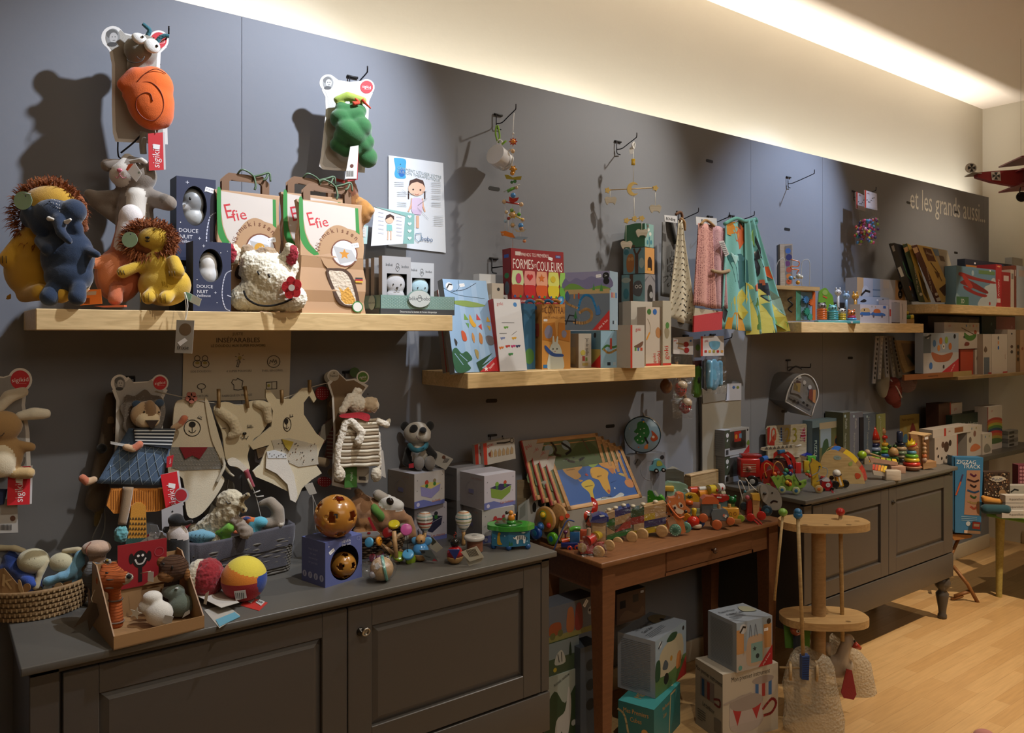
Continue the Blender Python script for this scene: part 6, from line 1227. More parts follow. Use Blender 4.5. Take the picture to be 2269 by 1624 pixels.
carton3('toy_box','white and red box with wooden crocodile picture near the right end of the middle shelf',(1397,815.5),(1428,814),(1374,810),Z2,720,GW,[_r(0,0,13,100,'b0301f'),_t('goki',55,90,12,'b0302a'),_q('6a4a3a',25,50,50,55,90,62,80,50,50,46),_r(30,40,42,48,'4f8a3c'),_r(50,40,60,47,'3c5a9a'),_r(70,40,85,47,'b0442c')],[_c(50,88,6,'3c6a30'),_t('2+',50,88,6,'dde'),_r(0,30,10,50,'6f6a5c')],side_col='a8a298',dmin=.06)
wcarton('toy_box','tall white box with string toy picture behind the crocodile box',1398,1467,667,2.36,Z2,.05,'b5aea2',[_r(0,0,8,50,'a8a094')],[])
wcarton('toy_box','white box with orange pencil toy and two sideways red words',1431,1467,680,2.26,Z2,.05,'b8ada0',[_c(20,92,5,'3c6a30'),_c(55,92,5,'2f62a5'),_L(.8,'8a7a5c',10,80,25,70,25,55),_l(3,'c98a2c',5,45,22,56),_q('a8764a',60,60,75,66,95,58,85,48,65,50),_t('goki',52,13,10,'b0302a',90),_t('goki',80,15,13,'b0302a',90),_r(0,0,100,4,'b0302a')],[])
wcarton('toy_box','narrow white box with sideways red word at the right end of the middle shelf',1468.5,1487,666,2.25,Z2,.06,'aea898',[_q('8a7f66',20,55,50,60,80,52,60,42,30,44),_e(55,62,22,5,'4a7a3c'),_t('goki',45,20,13,'b0302a',90),_r(0,0,100,3.5,'b0302a')],[])
P0=(1429,665);yc=2.43;x_,z_=WY(1429,668,yc-.06)
B().box(x_-.05,yc-.05,Z2,x_+.06,yc+.05,z_-.001,'8f8a80').build('toy_box',None,'plain box carrying the cardboard cube tower at the back of the shelf','box')
def cube(i,v0,v1,lc,rc,lf,rf,lab,ul,ur):
 x,y=x_,yc-.06;z0=ZV(x,y,v1);z1=ZV(x,y,v0);s_=.105-.008*i
 B().cart(s_*.82,s_*1.15,z1-z0-.001,rc,rf,lf,side_col=lc,top_col='a9a49a').build('stacking_cube',None,lab,'stacking cube',None,loc=(x,y,z0),rz=12)
LT='7fa5a2'
cube(0,606,668,'6f9aa5','807d80',[_r(35,0,50,100,'5c4030'),_q('5a5c60',50,30,55,70,80,75,90,50,80,20),_c(65,55,7,'c9c9c6'),_c(80,55,7,'c9c9c6'),_c(65,55,3,'222'),_c(80,55,3,'222'),_e(20,80,20,10,'a5b4ae'),_e(20,30,12,20,'3f7f8f')],[_p('5c5a60',0,70,50,100,100,70,100,80,50,100,0,80),_p('24201e',24,0,24,40,35,58,50,64,66,58,76,40,76,0),_c(60,25,12,'8a8a8a')],'bottom cube of the cardboard tower, raccoon and grey arched doghouse',0,0)
cube(1,547,605,'6f9aa8','bf8c52',[_r(55,0,70,80,'5c4030'),_l(8,'5c4030',60,70,50,95),_l(8,'5c4030',62,70,80,95),_q('a8703c',20,10,15,50,25,75,45,75,52,45,45,10),_c(28,58,7,'c0925c'),_c(42,58,7,'c0925c'),_e(85,40,12,20,'a9bcb8'),_e(15,85,12,10,'3f7f8f')],[_p('2a1a0e',28,12,28,50,38,62,50,66,64,62,74,50,74,12),_r(30,12,60,22,'c9922c')],'middle cube of the cardboard tower, owl and orange arched door',0,0)
cube(2,494,546,'3f8065',LT,[_q('437a5c',0,5,0,80,20,100,90,98,100,40,90,10,40,0),_r(30,0,50,10,'5c4030')],[_e(40,75,14,8,'c9ccc4'),_e(60,58,14,8,'c9ccc4'),_c(35,90,4,'b04a34'),_l(3,'2f5f6f',50,0,50,35),_e(30,20,10,10,'3f7a8a'),_e(70,22,12,10,'3f7a8a'),_e(50,38,7,8,'3f7a8a')],'top cube of the cardboard tower, green tree and pale blue birds',0,0)
# ---- hanging mobiles ----
hook(1103,255,.12,'black metal wall hook carrying the bead mobile and white musical motor',rise=.03)
hook(1368,314,.12,'black metal wall hook carrying the moon and sheep mobile',rise=.03)
hook(1093,573,.14,'empty black metal wall hook beside the red box',rise=.0)
hook(1504,470,.12,'black metal hook carrying the grey scalloped cloth');hook(1572,480,.12,'black metal hook carrying the pink dress');hook(1620,478,.14,'black metal hook carrying the whale cloth')
hook(1746,393,.16,'empty black metal wall hook right of the printed cloths',rise=.03)
P=Fig('musical_motor','white round plastic musical motor on a green ribbon, left of the bead mobile','mobile motor',1108,350,y=2.44)
def cyl3(b,p0,p1,r,m):b.cyl(b.P.q(*p0),b.P.q(*p1),r*b.P.s,m,n=28)
b=P.b();cyl3(b,(1097,345,-16),(1112,352,6),23,'c9c9cc:g');cyl3(b,(1110,350,4),(1124,358,16),20,'c2c2c4:g');b.end('housing')
[b.t(a,2,'cfcfd0:g')for a in(V(1100,318,0,1106,310,0,1112,314,0,1108,322,0),V(1120,340,0,1134,330,-6),V(1118,372,0,1132,366,-4,1136,352,-6),V(1104,366,-10,1112,374,-10))];b.o(1112,366,0,(8,6,12),'c6c6c8:g');b.o(1128,362,2,(7,6,10),'cdcdcf:g');b.end('arms')
b.T3(2,'7aa532:c',1100,276,8,1098,295,4,1103,315,0);b.T3(2,'7aa532:c',1103,276,8,1107,300,4,1104,316,0);b.T3(2.4,'7aa532:c',1112,320,0,1122,312,-2);b.end('ribbon',label='lime green ribbon')
P=Fig('bead_mobile','wooden bead mobile with flowers, birds and butterflies, left of the two mobiles','mobile',1136,420,y=2.40)
b.t(V(1139,250,0,1136,300,0,1136,560,0),.7,'d5d5d2',False,5);b.t(V(1119,450,0,1119,520,0),.6,'d5d5d2',False,5);b.t(V(1152,450,0,1152,530,0),.6,'d5d5d2',False,5);b.t(V(1126,470,6,1126,512,6),.6,'d5d5d2',False,5);b.end('cords')
def flower(P,u,v,r,c1,c2,n=8,nm='flower'):
 b=P.b();b.pr([(u+(r if i%2==0 else r*.6)*cos(PI*i/n),v+(r if i%2==0 else r*.6)*sin(PI*i/n))for i in range(2*n)],-2,1,c1+':g');b.o(u,v,-3,r*.55,c2+':g');b.end(nm)
flower(P,1137,314,9.5,'bb3a24','cf7d24',8,'sun');flower(P,1137,375,9.5,'cfa030','cf8a24',6);flower(P,1136,476,10,'cfa838','c9a070',6);flower(P,1136,499,7,'a9a27c','c9a070',6)
for u,v,r,c in((1136,335,5,'c9a881'),(1135,384,5,'cf8a24'),(1141,402,4,'3a7a3a'),(1134,404,3.5,'2f6f3c'),(1144,416,4,'b09a78'),(1117,447,5,'c9a881'),(1155,453,5,'c9a881'),(1122,470,4,'c9b08a'),(1150,475,4.3,'4c8f2c'),(1127,484,4,'8c2a20'),(1120,490,4,'8fa9bc'),(1158,487,4.4,'c9a070'),(1134,466,4.5,'6f9a3c'),(1137,433,6,'3f82c0'),(1154,500,6,'3f7fbc'),(1155,506,5,'b98a60'),(1137,296,2.6,'d5d5d2'),(1114,519,4,'c58a60'),(1162,534,4,'c58a60'),(1134,556,4,'b9966c')):P.O('bead','o',u,v,-1,r,c+':g',n=12)
for pts,c,nm in((Q(1118,388,1126,388,1136,394,1146,392,1156,391,1154,399,1144,399,1136,398,1122,397),'a99a3c','wings'),(Q(1136,440,1128,436,1128,446,1136,450,1146,446,1150,438),'a83028','wings'),(Q(1108,514,1120,512,1136,518,1142,528,1130,526,1116,522),'c9702a','butterfly'),(Q(1130,528,1148,524,1170,526,1166,530,1150,531),'8c9cae','bird'),(Q(1138,506,1150,512,1166,508,1160,514,1144,514),'b5a88c','wings'),(Q(1130,562,1138,570,1128,578,1126,574),'8aa02c','leaf')):b=P.b();b.pr(pts,-4,-1,c+':g');b.end(nm)
P.O('rod','t',V(1117,447,0,1155,453,0),1.9,'a83028:g',False);P.O('rod','t',V(1136,476,-3,1158,487,-5),1.6,'c9b03c:g',False);b.t(V(1116,424,6,1134,416,0,1152,410,-6),1.3,'b9bdb5:g',False);b.t(V(1124,424,0,1140,416,0),3.4,'5f9a38:g',False);b.end('dragonfly')
P=Fig('moon_mobile','mobile with yellow moon, stars and white wooden sheep, right of the two mobiles','mobile',1402,420,y=2.40)
b.t(V(1404,315,0,1403,410,0),.7,'d5d3c8',False,5);b.t(V(1405,430,0,1405,485,0),.7,'d5d3c8',False,5)
for u,v0,v1 in((1352,422,438),(1452,420,458),(1387,488,538),(1422,484,510)):b.t([(u,v0,0),(u,v1,0)],.6,'d5d3c8',False,5)
b.t(V(1348,421,0,1452,416,0),1.2,'b9a070:w',False);b.t(V(1386,488,2,1424,482,-2),1.2,'b9a070:w',False);b.end('cords_and_bars')
P.O('moon','pr',[(1403+14*cos(math.radians(a)),419+15*sin(math.radians(a)))for a in range(50,311,15)]+[(1408+9.5*cos(math.radians(a)),419+10.5*sin(math.radians(a)))for a in range(300,59,-20)],-3,3,'b8951f:g')
for u,v in((1346,422),(1452,417),(1388,489),(1406,485),(1422,484)):P.O('star','pr',[(u+(7 if i%2==0 else 4.6)*cos(PI*i/5),v+(7 if i%2==0 else 4.6)*sin(PI*i/5))for i in range(10)],-3.5,3.5,'b8951f:g')
P.O('block','x',1399,366,-3,1407,352,3,'b8951f:g',.001)
for u,v in((1353,445),(1452,463),(1388,543),(1422,517)):
 P.O('wooden_sheep','pr',smc([(u-13,v-5),(u-8,v-9),(u,v-7),(u+8,v-9),(u+13,v-4),(u+11,v+4),(u+9,v+9),(u+6,v+5),(u-4,v+5),(u-7,v+9),(u-11,v+4)]),-3,3,'b9b1a0:w')
b.pr(ell(1399,334,5,8),-2,0,'c9c9c8:p');b.T3(1.6,'cfcfcd:c',1404,316,0,1400,322,-3,1404,330,0,1407,320,2,1404,314,0);b.end('label')
# ---- hanging cloths ----
def drape(P,name,tl,tr,bl,br,mat,fold=6,amp=8,th=3,d=0,pinch=0,nu=28,nv=16,**kw):
 def fn(a,c):
  u=(tl[0]*(1-a)+tr[0]*a)*(1-c)+(bl[0]*(1-a)+br[0]*a)*c;v=(tl[1]*(1-a)+tr[1]*a)*(1-c)+(bl[1]*(1-a)+br[1]*a)*c
  return P.q(u,v,d+amp*(.35+.65*c)*sin(fold*a*PI+c*1.2)*sin(PI*min(1,a*8+.0)if 0 else PI/2))
 b=P.b();b.sheet(fn,nu,nv,mat,th*P.s);o=b.end(name,**kw);return fn
def patmat(name,base,kind,c1,c2=None,sc=60):
 m=bpy.data.materials.new(name);m.use_nodes=True;N=m.node_tree.nodes;L=m.node_tree.links;b=N['Principled BSDF'];b.inputs['Roughness'].default_value=.85
 t=N.new('ShaderNodeTexCoord');mp=N.new('ShaderNodeMapping');L.new(t.outputs['Object'],mp.inputs[0]);r=N.new('ShaderNodeValToRGB');r.color_ramp.interpolation='CONSTANT'
 if kind=='spots':
  mp.inputs['Scale'].default_value=(sc,sc*.2,sc*1.7);x=N.new('ShaderNodeTexVoronoi');x.inputs['Scale'].default_value=1;x.inputs['Randomness'].default_value=.35;L.new(mp.outputs[0],x.inputs['Vector']);out=x.outputs['Distance']
  r.color_ramp.elements[0].color=lin(c1);r.color_ramp.elements[1].position=.36;r.color_ramp.elements[1].color=lin(base)
 else:
  mp.inputs['Scale'].default_value=(sc,sc,sc);x=N.new('ShaderNodeTexNoise');x.inputs['Scale'].default_value=1;x.inputs['Detail'].default_value=1;L.new(mp.outputs[0],x.inputs['Vector']);out=x.outputs['Fac']
  r.color_ramp.elements[0].color=lin(base);r.color_ramp.elements[1].position=.55;r.color_ramp.elements[1].color=lin(c1)
  if c2:e=r.color_ramp.elements.new(.42);e.color=lin(c2)
 L.new(out,r.inputs[0]);L.new(r.outputs[0],b.inputs['Base Color']);return m
P=Fig('printed_cloth','cream cloth with dark half-moon rows hanging left of the pink dress','cloth',1510,600,y=2.33,wall=1)
fn=drape(P,'cloth',(1505,488),(1512,488),(1484,708),(1541,726),'b8b09c:c',3,7)
rg=random.Random(9)
for i in range(17):
 for j in range(7):
  a=(j+.5+(i%2)*.5)/7.6;c=(i+.5)/17.5
  if a>.97:continue
  p=Vector(fn(a,c));r_=(2+2.4*c)*P.s
  b.add([(p.x+r_*cos(PI*q/6),p.y-.004,p.z+r_*.8*sin(PI*q/6))for q in range(7)],[tuple(range(7))],rg.choice(['1c1b1a','5a4c38','8a7c60','1c1b1a']))
b.end('half_moons')
b.p(-4,6,'3e3c3b:c',1484,704,1540,724,1534,736,1480,722);b.T3(3,'5c3a22:c',1500,475,4,1508,470,0,1512,482,0,1506,490,0);b.T3(3.4,'8a6a42:c',1508,484,0,1516,492,0,1520,510,4);b.end('trim')
P=Fig('printed_cloth','grey cloth with black letters hanging behind the half-moon cloth','cloth',1490,600,y=2.43,wall=1)
drape(P,'cloth',(1468,492),(1496,480),(1468,655),(1500,665),'6e6d6c:c',2,5);[b.tx(s_,1487,565+17*i,18,'1c1c1e',0,-10)for i,s_ in enumerate(('ILE','DE','DOU','the'))];b.T3(5,'242424:c',1480,482,-6,1484,510,-8,1492,540,-8);b.end('lettering');
P=Fig('cloth_label','white cardboard label with black word above the grey cloth','label',1485,490,y=2.38,wall=1);b.p(0,1,'c3c4c8',1472,476,1500,479,1501,494,1473,491);b.tx('BOHÊME',1486,486,8,'2a2a2a',-4);b.end('label')
P=Fig('cloth_label','white cardboard label with black word above the pink dress','label',1560,492,y=2.36,wall=1);b.p(0,1,'c3c4c8',1542,480,1588,484,1589,500,1543,498);b.tx('BOHÊME',1565,491,9,'2a2a2a',-4);b.end('label')
P=Fig('pink_dress','pink printed cloth dress with ruffle hanging between the half-moon and whale cloths','cloth',1575,600,y=2.30,wall=1)
pk=patmat('pink_leaf_print','bf8f88','spots','6a3038',sc=120);pk2=patmat('lilac_print','b8939a','spots','6a3a52',sc=170)
drape(P,'front',(1548,494),(1578,498),(1540,676),(1584,684),pk,3,5);drape(P,'side',(1578,498),(1606,506),(1580,684),(1608,684),pk2,3,6)
b.T3(4,'8f7a5c:c',1572,600,-6,1590,604,-9,1612,600,-4);b.T3(3,'8a6a42:c',1550,498,-3,1562,488,-3,1580,502,-4);b.end('ruffle')
b.p(-12,-11,'b9b6b8',1583,536,1594,534,1606,564,1598,570);[b.ln([(1586+1.5*i,540+4*i),(1594+1.5*i,539+4*i)],1.2,'55555a',-12.4)for i in range(7)];b.end('paper_tag')
b.p(0,4,'a39a86:c',1540,682,1602,690,1602,704,1538,700);b.p(-2,2,'a8262c:c',1537,700,1600,690,1598,730,1536,736);b.end('red_hem',label='red hem with cream band')
P=Fig('printed_cloth','turquoise and orange printed cloth with whale and sun, left of the toucan cloth','cloth',1630,610,y=2.29,wall=1)
TQ='6faeaa:c'
fn=drape(P,'cloth',(1608,494),(1650,488),(1603,728),(1660,734),TQ,3,6)
def decal(fn,pts,col,off=.0045,k=1):
 b.add([(lambda p:(p.x,p.y-off*k,p.z))(Vector(fn(a,c)))for a,c in pts],[tuple(range(len(pts)))],col)
def dpatch(fn,pts,col,off=.004,n=5):
 P2=[(a,c)for a,c in pts];cs=sorted(c for a,c in P2);lo,hi=cs[0],cs[-1];m_=max(3,int((hi-lo)*16));prev=None
 for i in range(m_+1):
  c=lo+(hi-lo)*min(.999,max(.001,i/m_));X=[]
  for j in range(len(P2)):
   (a0,c0),(a1,c1)=P2[j],P2[(j+1)%len(P2)]
   if(c0<=c<c1)or(c1<=c<c0):X.append(a0+(a1-a0)*(c-c0)/(c1-c0))
  if len(X)<2:prev=None;continue
  X=(min(X),max(X));row=[(X[0]+(X[1]-X[0])*q/n,c)for q in range(n+1)]
  row=[(lambda p:(p.x,p.y-off,p.z))(Vector(fn(max(0,min(1,a)),c)))for a,c in row]
  if prev:b.add(prev+row,[(q,q+1,n+1+q+1,n+1+q)for q in range(n)],col,True)
  prev=row
b=P.b()
dpatch(fn,Q(0,0,.5,0,.75,.1,.6,.16,.3,.1,.1,.12),'c07f22:c');dpatch(fn,Q(.35,.06,.7,.02,1,.08,.95,.22,.7,.26,.5,.22),'b8551c:c');dpatch(fn,Q(.5,.04,.7,.0,.95,.05,.8,.08),'3a2418:c',.005)
dpatch(fn,Q(.1,.3,.4,.36,.8,.3,1,.36,1,.6,.7,.62,.4,.56,.3,.42),'1f5a5c:c');dpatch(fn,Q(.25,.28,.6,.3,.4,.4),'9cc8c6:c',.005);dpatch(fn,Q(.4,.66,.8,.62,1,.68,.7,.72,1,.86,.8,.9,.55,.76,.3,.86,.2,.8),'b3a93c:c');dpatch(fn,Q(.1,1,.15,.9,.35,.84,.6,.84,.8,.9,.85,1),'c48a1e:c');dpatch(fn,Q(0,.78,.18,.82,.1,.94,0,.92),'1c2226:c',.005)
b.end('print')
P=Fig('printed_cloth','turquoise jungle cloth with toucan and leaves, rightmost of the hanging cloths','cloth',1700,610,y=2.28,wall=1)
fn=drape(P,'cloth',(1650,488),(1674,486),(1658,742),(1744,734),TQ,5,8,3,0,0,36,20)
b=P.b()
dpatch(fn,Q(.2,.12,.6,.08,.55,.24,.2,.2),'6f9a4c:c');dpatch(fn,Q(.3,.28,.6,.26,.75,.42,.5,.5,.3,.44),'16202a:c',.005);dpatch(fn,Q(.35,.28,.55,.28,.5,.36,.36,.34),'c9cdc8:c',.0058);dpatch(fn,Q(0,.54,.4,.56,.6,.66,1,.84,1,1,0,1),'b8b04a:c');dpatch(fn,Q(.7,.62,1,.7,1,.86,.8,.8),'9fc9cc:c',.005)
dpatch(fn,Q(.0,.72,.25,.68,.4,.8,.3,.96,.05,.96),'4f7a34:c',.005);dpatch(fn,Q(.5,.88,.75,.8,1,.92,.95,.99,.7,.94),'5f9440:c',.005);dpatch(fn,Q(.3,.56,.5,.6,.75,.56,.65,.68,.8,.72,.5,.72,.35,.66),'182434:c',.0058);dpatch(fn,Q(.78,.42,.96,.42,.98,.54,.8,.52),'c45a28:c',.005);dpatch(fn,Q(.22,.56,.34,.55,.34,.62,.22,.62),'c26a4a:c',.0065);dpatch(fn,Q(.5,.53,.6,.53,.6,.58,.5,.58),'c26a4a:c',.0065);dpatch(fn,Q(.6,.14,.75,.3,.66,.32,.56,.2),'22303a:c',.005)
b.end('print')
b=P.b();b.T3(4,'5a9a92:c',1610,496,6,1630,484,0,1650,490,0,1672,486,0);b.T3(4.5,'4f8f88:c',1672,484,0,1678,490,2,1674,500,4);b.end('neck_tie')
# ---- hanging packs under ----
P=Fig('toy_pack','clear bag pack with red maracas printed on its white header','toy pack',1512,790,y=2.36,wall=1)
b.p(0,2,'b3b0b0',1492,748,1536,746,1536,786,1492,784);b.c(1520,763,6,'8f2026');b.c(1521,776,6,'8f2026');b.l(3,'9a7a58',1499,760,1515,763);b.l(3,'9a7a58',1502,770,1516,775);b.tx('goki',1496,754,6,'a8302a',0);b.c(1530,755,2.4,'2f62a5');b.end('header_card')
crinkle(P,'clear_bag',lambda a,c:(1493+43*a,785+100*c,-3+4*sin(PI*a)),4,6,1.5)
for u,v,lab,c1 in((1508,862,'red spotted maraca hanging upside down in clear wrap, left','96262a'),(1518,900,'red spotted maraca hanging lower in clear wrap, right','8f2026'),(1476,856,'brown wooden maraca in clear wrap under the middle shelf end','6a4a34')):
 P=Fig('maraca',lab,'maraca',u,v,y=2.36);P.O('shell','o',u,v,0,(14,14,17),c1+':g')
 if c1[0]!='6':P.O('cream_cap','o',u+3,v-8,-3,(12,12,11),'b39f86:g');b=P.b();[b.o(u-6+6*(i%3),v+6*(i//3)-2,-12.5,1.8,'1c1412:g',n=8)for i in range(6)];b.end('spots')
 P.O('handle','t',[(u-2,v-14,0),(u-8,v-60,6)]if u<1515 else[(u+2,v-14,0),(u-14,v-62,4)],4,'8f6f50:w',False)
crinkle(P,'clear_wrap',lambda a,c:(1488+44*a,836+90*c,-16+6*sin(PI*a)),4,6,1.5)
P=Fig('toy_pack','white header pack with blue pouch in clear bag below the hanging cloths','toy pack',1578,800,y=2.33,wall=1)
b.p(0,2,'bdbabb',1553,745,1604,744,1604,788,1553,789);b.g('b03024',1553,745,1557,745,1557,789,1553,789);b.tx('goki',1565,755,7,'a8302a',0);b.fl(smc(Q(1572,757,1594,757,1593,770,1584,775,1574,770)),'5f93ae');[b.fl([(1561+9*i,776),(1566+9*i,776),(1566+9*i,781),(1561+9*i,781)],c)for i,c in enumerate(('a8302a','c09a30','8a8a40','a8302a','c08a3a'))];b.end('header_card')
P.blob('pouch',[P.E(1585,830,4,(20,7,36),'4f8ba8:c'),P.K(1574,805,4,1574,855,4,8,8,'4f8ba8:c'),P.K(1598,805,4,1598,850,4,7,7,'4f8ba8:c')],.004)
P.O('zip_edge','p',6,10,'17181a:c',1564,800,1572,796,1572,866,1564,860)
crinkle(P,'clear_bag',lambda a,c:(1554+50*a,790+82*c,-7+4*sin(PI*a)),4,6,1.5)
P=Fig('toy_pack','green pouch in clear bag behind the blue pouch','toy pack',1548,850,y=2.38,wall=1)
b.p(0,2,'a3a0a2',1538,752,1554,750,1554,792,1538,792);b.c(1546,770,5,'6f9a44',-.3,7);b.p(1,3,'5c2c30:c',1537,800,1556,798,1556,812,1537,812);b.end('header_card')
P.blob('pouch',[P.K(1548,820,4,1546,870,4,11,12,'4a7a26:c'),P.E(1544,842,-6,(3,3,8),'1a2212:c')],.004)
for u,v in((1518,744),(1578,741)):hook(u,v,.12,'black metal hook carrying the %s pack under the cloths'%('maraca' if u<1550 else 'blue pouch'))
P=Fig('canvas_bag','pale canvas panel in clear wrap with white header, hanging behind the grey toy boxes','canvas',1600,960,y=2.50,wall=1)
P.O('canvas','pr',Q(1552,862,1642,850,1642,1090,1556,1100),0,3,'96908280'[:6])
b.p(-2,-1,'b9bdc9',1610,850,1641,849,1641,886,1606,888);b.p(-2,-1,'7f7a70',1554,862,1610,852,1608,886,1556,894);b.c(1624,858,3,'3f62a5',-2.4);b.c(1633,858,3,'7f8a3c',-2.4);b.end('header_card')
P.O('dark_edge','p',-2,0,'2c2824',1551,880,1554,880,1555,1095,1552,1095)
P=Fig('satchel','grey arch-shaped satchel with street scene, hanging above the number puzzle','bag',1760,860,y=2.40)
def qs(u,v,d):return Vector(P.q(u,v,d))
fr=sm(Q(1733,888,1740,862,1754,838,1774,828,1792,836,1803,858,1804,878,1796,900,1790,921),4);fr2=fr;bk=[(u-29+.04*(v-828),v-3)for u,v in fr]
b=P.b();n=len(fr);vs=[tuple(qs(u,v,-20))for u,v in fr]+[tuple(qs(u,v,40))for u,v in bk]
b.add(vs,[tuple(range(n)),tuple(range(n,2*n))]+[(i,(i+1)%n,n+(i+1)%n,n+i)for i in range(n)],'6d6c6b:s');b.end('case')
P.O('white_edging','t',[(u,v,-21)for u,v in fr]+[(fr[0][0],fr[0][1],-21)],1.6,'b9b6b2',False,6)
D=-22.5
def f3(pts,c):b.add([tuple(qs(u,v,D))for u,v in pts],[tuple(range(len(pts)))],c)
f3(Q(1744,868,1751,840,1772,836,1770,880,1760,872),'74706e');f3(Q(1749,862,1752,846,1766,848,1764,868),'a08a54');f3(Q(1749,848,1758,840,1768,846),'6a3024');f3(Q(1783,880,1785,862,1792,860,1792,888),'6a3024');f3(Q(1793,862,1799,862,1798,892,1792,888),'a8764a');f3(Q(1742,874,1790,898,1788,906,1741,880),'56524f')
for u,v in((1752,886),(1760,890),(1772,890),(1780,896)):f3([(u+3*cos(a),v+3*sin(a))for a in[PI*i/4 for i in range(8)]],'1c1816')
for u,v in((1764,836),(1774,846),(1786,856)):f3([(u+4*cos(a),v+5*sin(a))for a in[PI*i/4 for i in range(8)]],'a9a9a9')
b.end('street_scene')
P.O('strap','T3',2,'3c3a3a:c',1752,822,10,1764,812,4,1778,818,0)
hook(1745,798,.14,'dark metal wall hook carrying the grey satchel',rise=0)
P=Fig('bead_bag','clear bag of colourful wooden beads with white header card, right bag of two','toy pack',1928,490,y=2.36,wall=1)
def beadbag(P,u0,u1,v0,vh,v1,seed):
 b=P.b();b.pr([(u0,v0),(u1,v0+8),(u1+1,vh+6),(u0+1,vh)],0,1.5,'c6bfc2');b.fl([(u0,v0),(u0+3,v0+.5),(u0+3,vh),(u0,vh)],'b03a2c');b.tx('goki',u0+8,v0+7,5,'a8302a',-10);[b.c(u0+5+3*i,v0+22+5*sin(i),1.1,'444')for i in range(6)];b.end('header_card')
 rg=random.Random(seed);cx=(u0+u1)/2;k=0
 for i in range(58):
  a=rg.random();u=u0+3+(u1-u0-5)*rg.random();v=vh+26+(v1-vh-30)*rg.random()
  if abs(u-cx)>(u1-u0)*.5*math.sqrt(max(0,1-((v-(vh+v1)/2-12)/((v1-vh)/2+4))**2)):continue
  P.O('bead','o',u,v,rg.uniform(-6,6),(3.6,3,3.8),rg.choice(['c2456a','3f86b8','d09bb0','5a2c6a','8fa82c','b8322c','c9b03c','2c7a86','b85a9a','3a3f7a'])+':g',n=8)
 crinkle(P,'clear_bag',lambda a,c:(u0+(u1-u0)*a,vh+(v1-vh)*c,(-9+0*a)*sin(PI*(.1+.8*c))),4,8,1.5)
beadbag(P,1916,1943,421,460,546,11)
P=Fig('bead_bag','clear bag of purple and green beads, left bag of two, partly hidden','toy pack',1905,490,y=2.43,wall=1);beadbag(P,1897,1916,425,462,546,12)
hook(1891,424,.14,'black metal wall hook carrying the two bead bags')
# ================= toys on the brown table =================
ZB_=.76
def on2(name,lab,cat,u,v,z=ZB_,**k):return Fig(name,lab,cat,u,v,z=z,**k)
AX=(-.25,-1,0)
def wheel(P,u,v,r,col,d=0,hub=None,nm='wheel',w=.5,ax=AX):
 b=P.b();b.disc(P.q(u,v,d),r*P.s,r*w*P.s,col if ':' in col else col+':g',ax,24)
 if hub:q=Vector(P.q(u,v,d))+Vector(ax).normalized()*r*w*.5*P.s;b.disc(tuple(q),r*.45*P.s,1.2*P.s,hub+':g',ax,16)
 return b.end(nm)
def part(P,nm,pts,d0,d1,col,smooth=False,ext=None):
 b=P.b();b.pr(pts,d0,d1,col,None,smooth)
 if ext:ext(b)
 return b.end(nm)
B().box(2.02,2.36,ZB_,2.5,YW-.003,.885,'8f8a80').build('toy_box',label='plain grey box on the table under the leaning wooden puzzles',cat='box')
def puzzle(k,art,lab,lean,W_=.425,H_=.245):
 b=B();fw=.018;wd='b98f5e:w';b.box(0,0,0,W_,.008,H_,wd)
 b.rb(0,-.004,0,W_,0,fw,wd,.002);b.rb(0,-.004,H_-fw,W_,0,H_,wd,.002);b.rb(0,-.004,0,fw,0,H_,wd,.002);b.rb(W_-fw,-.004,0,W_,0,H_,wd,.002)
 with b.at((fw,0,fw)):b.deco(W_-2*fw,H_-2*fw,art)
 if k:
  with b.at((0,-.0045,0)):b.deco(W_,H_,[_p('a8a096',0,99,20,99,7,66,0,62),_t('goki',7,89,9,'a8302a',10),_p('9a241c',0,0,1.2,0,1.2,100,0,100)]);b.box(-.0015,0,0,0,.008,H_,'9a241c')
 return b.build('wooden_puzzle',None,lab,'puzzle',None,loc=(2.050-.032*k,2.362+.014*k,.886+.012*k),rx=-lean)
OC_='2456a0';LA=[('r',0,0,1,1,OC_),_q('c0c4c2',7,82,20,98,42,100,44,93,30,86,10,78),_q('b8893c',10,80,30,86,36,74,28,66,30,56,22,50,16,56,10,66),_q('b8893c',24,50,30,46,26,44),_q('c4a92f',28,42,40,46,44,34,38,22,36,4,32,2,32,20,26,34),_q('7f9a44',46,78,50,90,60,94,66,86,60,76,50,70),_q('c0883c',62,94,80,99,98,94,96,82,90,74,88,62,82,60,80,50,76,60,70,64,62,74),_q('b0703c',72,62,76,50,80,62),_q('c99a34',46,66,52,70,62,68,70,56,66,44,64,22,59,10,54,24,52,42,44,50),_q('b5a05c',84,48,92,40,96,42,88,50),_q('c0804a',88,30,96,36,100,28,98,16,90,18),_q('b9c0c4',30,2,50,6,62,2,76,9,78,1,50,0),_t('Asia',74,80,7,'2b1c14'),_t('Europe',55,85,4.5,'2b3c14',8),_t('Africa',55,50,5.5,'2b1c14',10),_t('North America',19,72,3.5,'2b1c14'),_t('South America',35,33,3.5,'2b1c14'),_t('Antarctica',53,4.5,7,'1c1c20',4),_q('a8302a',36,56,38,60,40,54),_c(60,16,3.5,'b04a2c'),_c(70,20,2,'dfe3e3'),_t('Ocean',45,55,3,'173c78',70),_t('Indian Ocean',72,34,3,'173c78',10),_t('Pacific',95,60,3,'173c78',-70)]
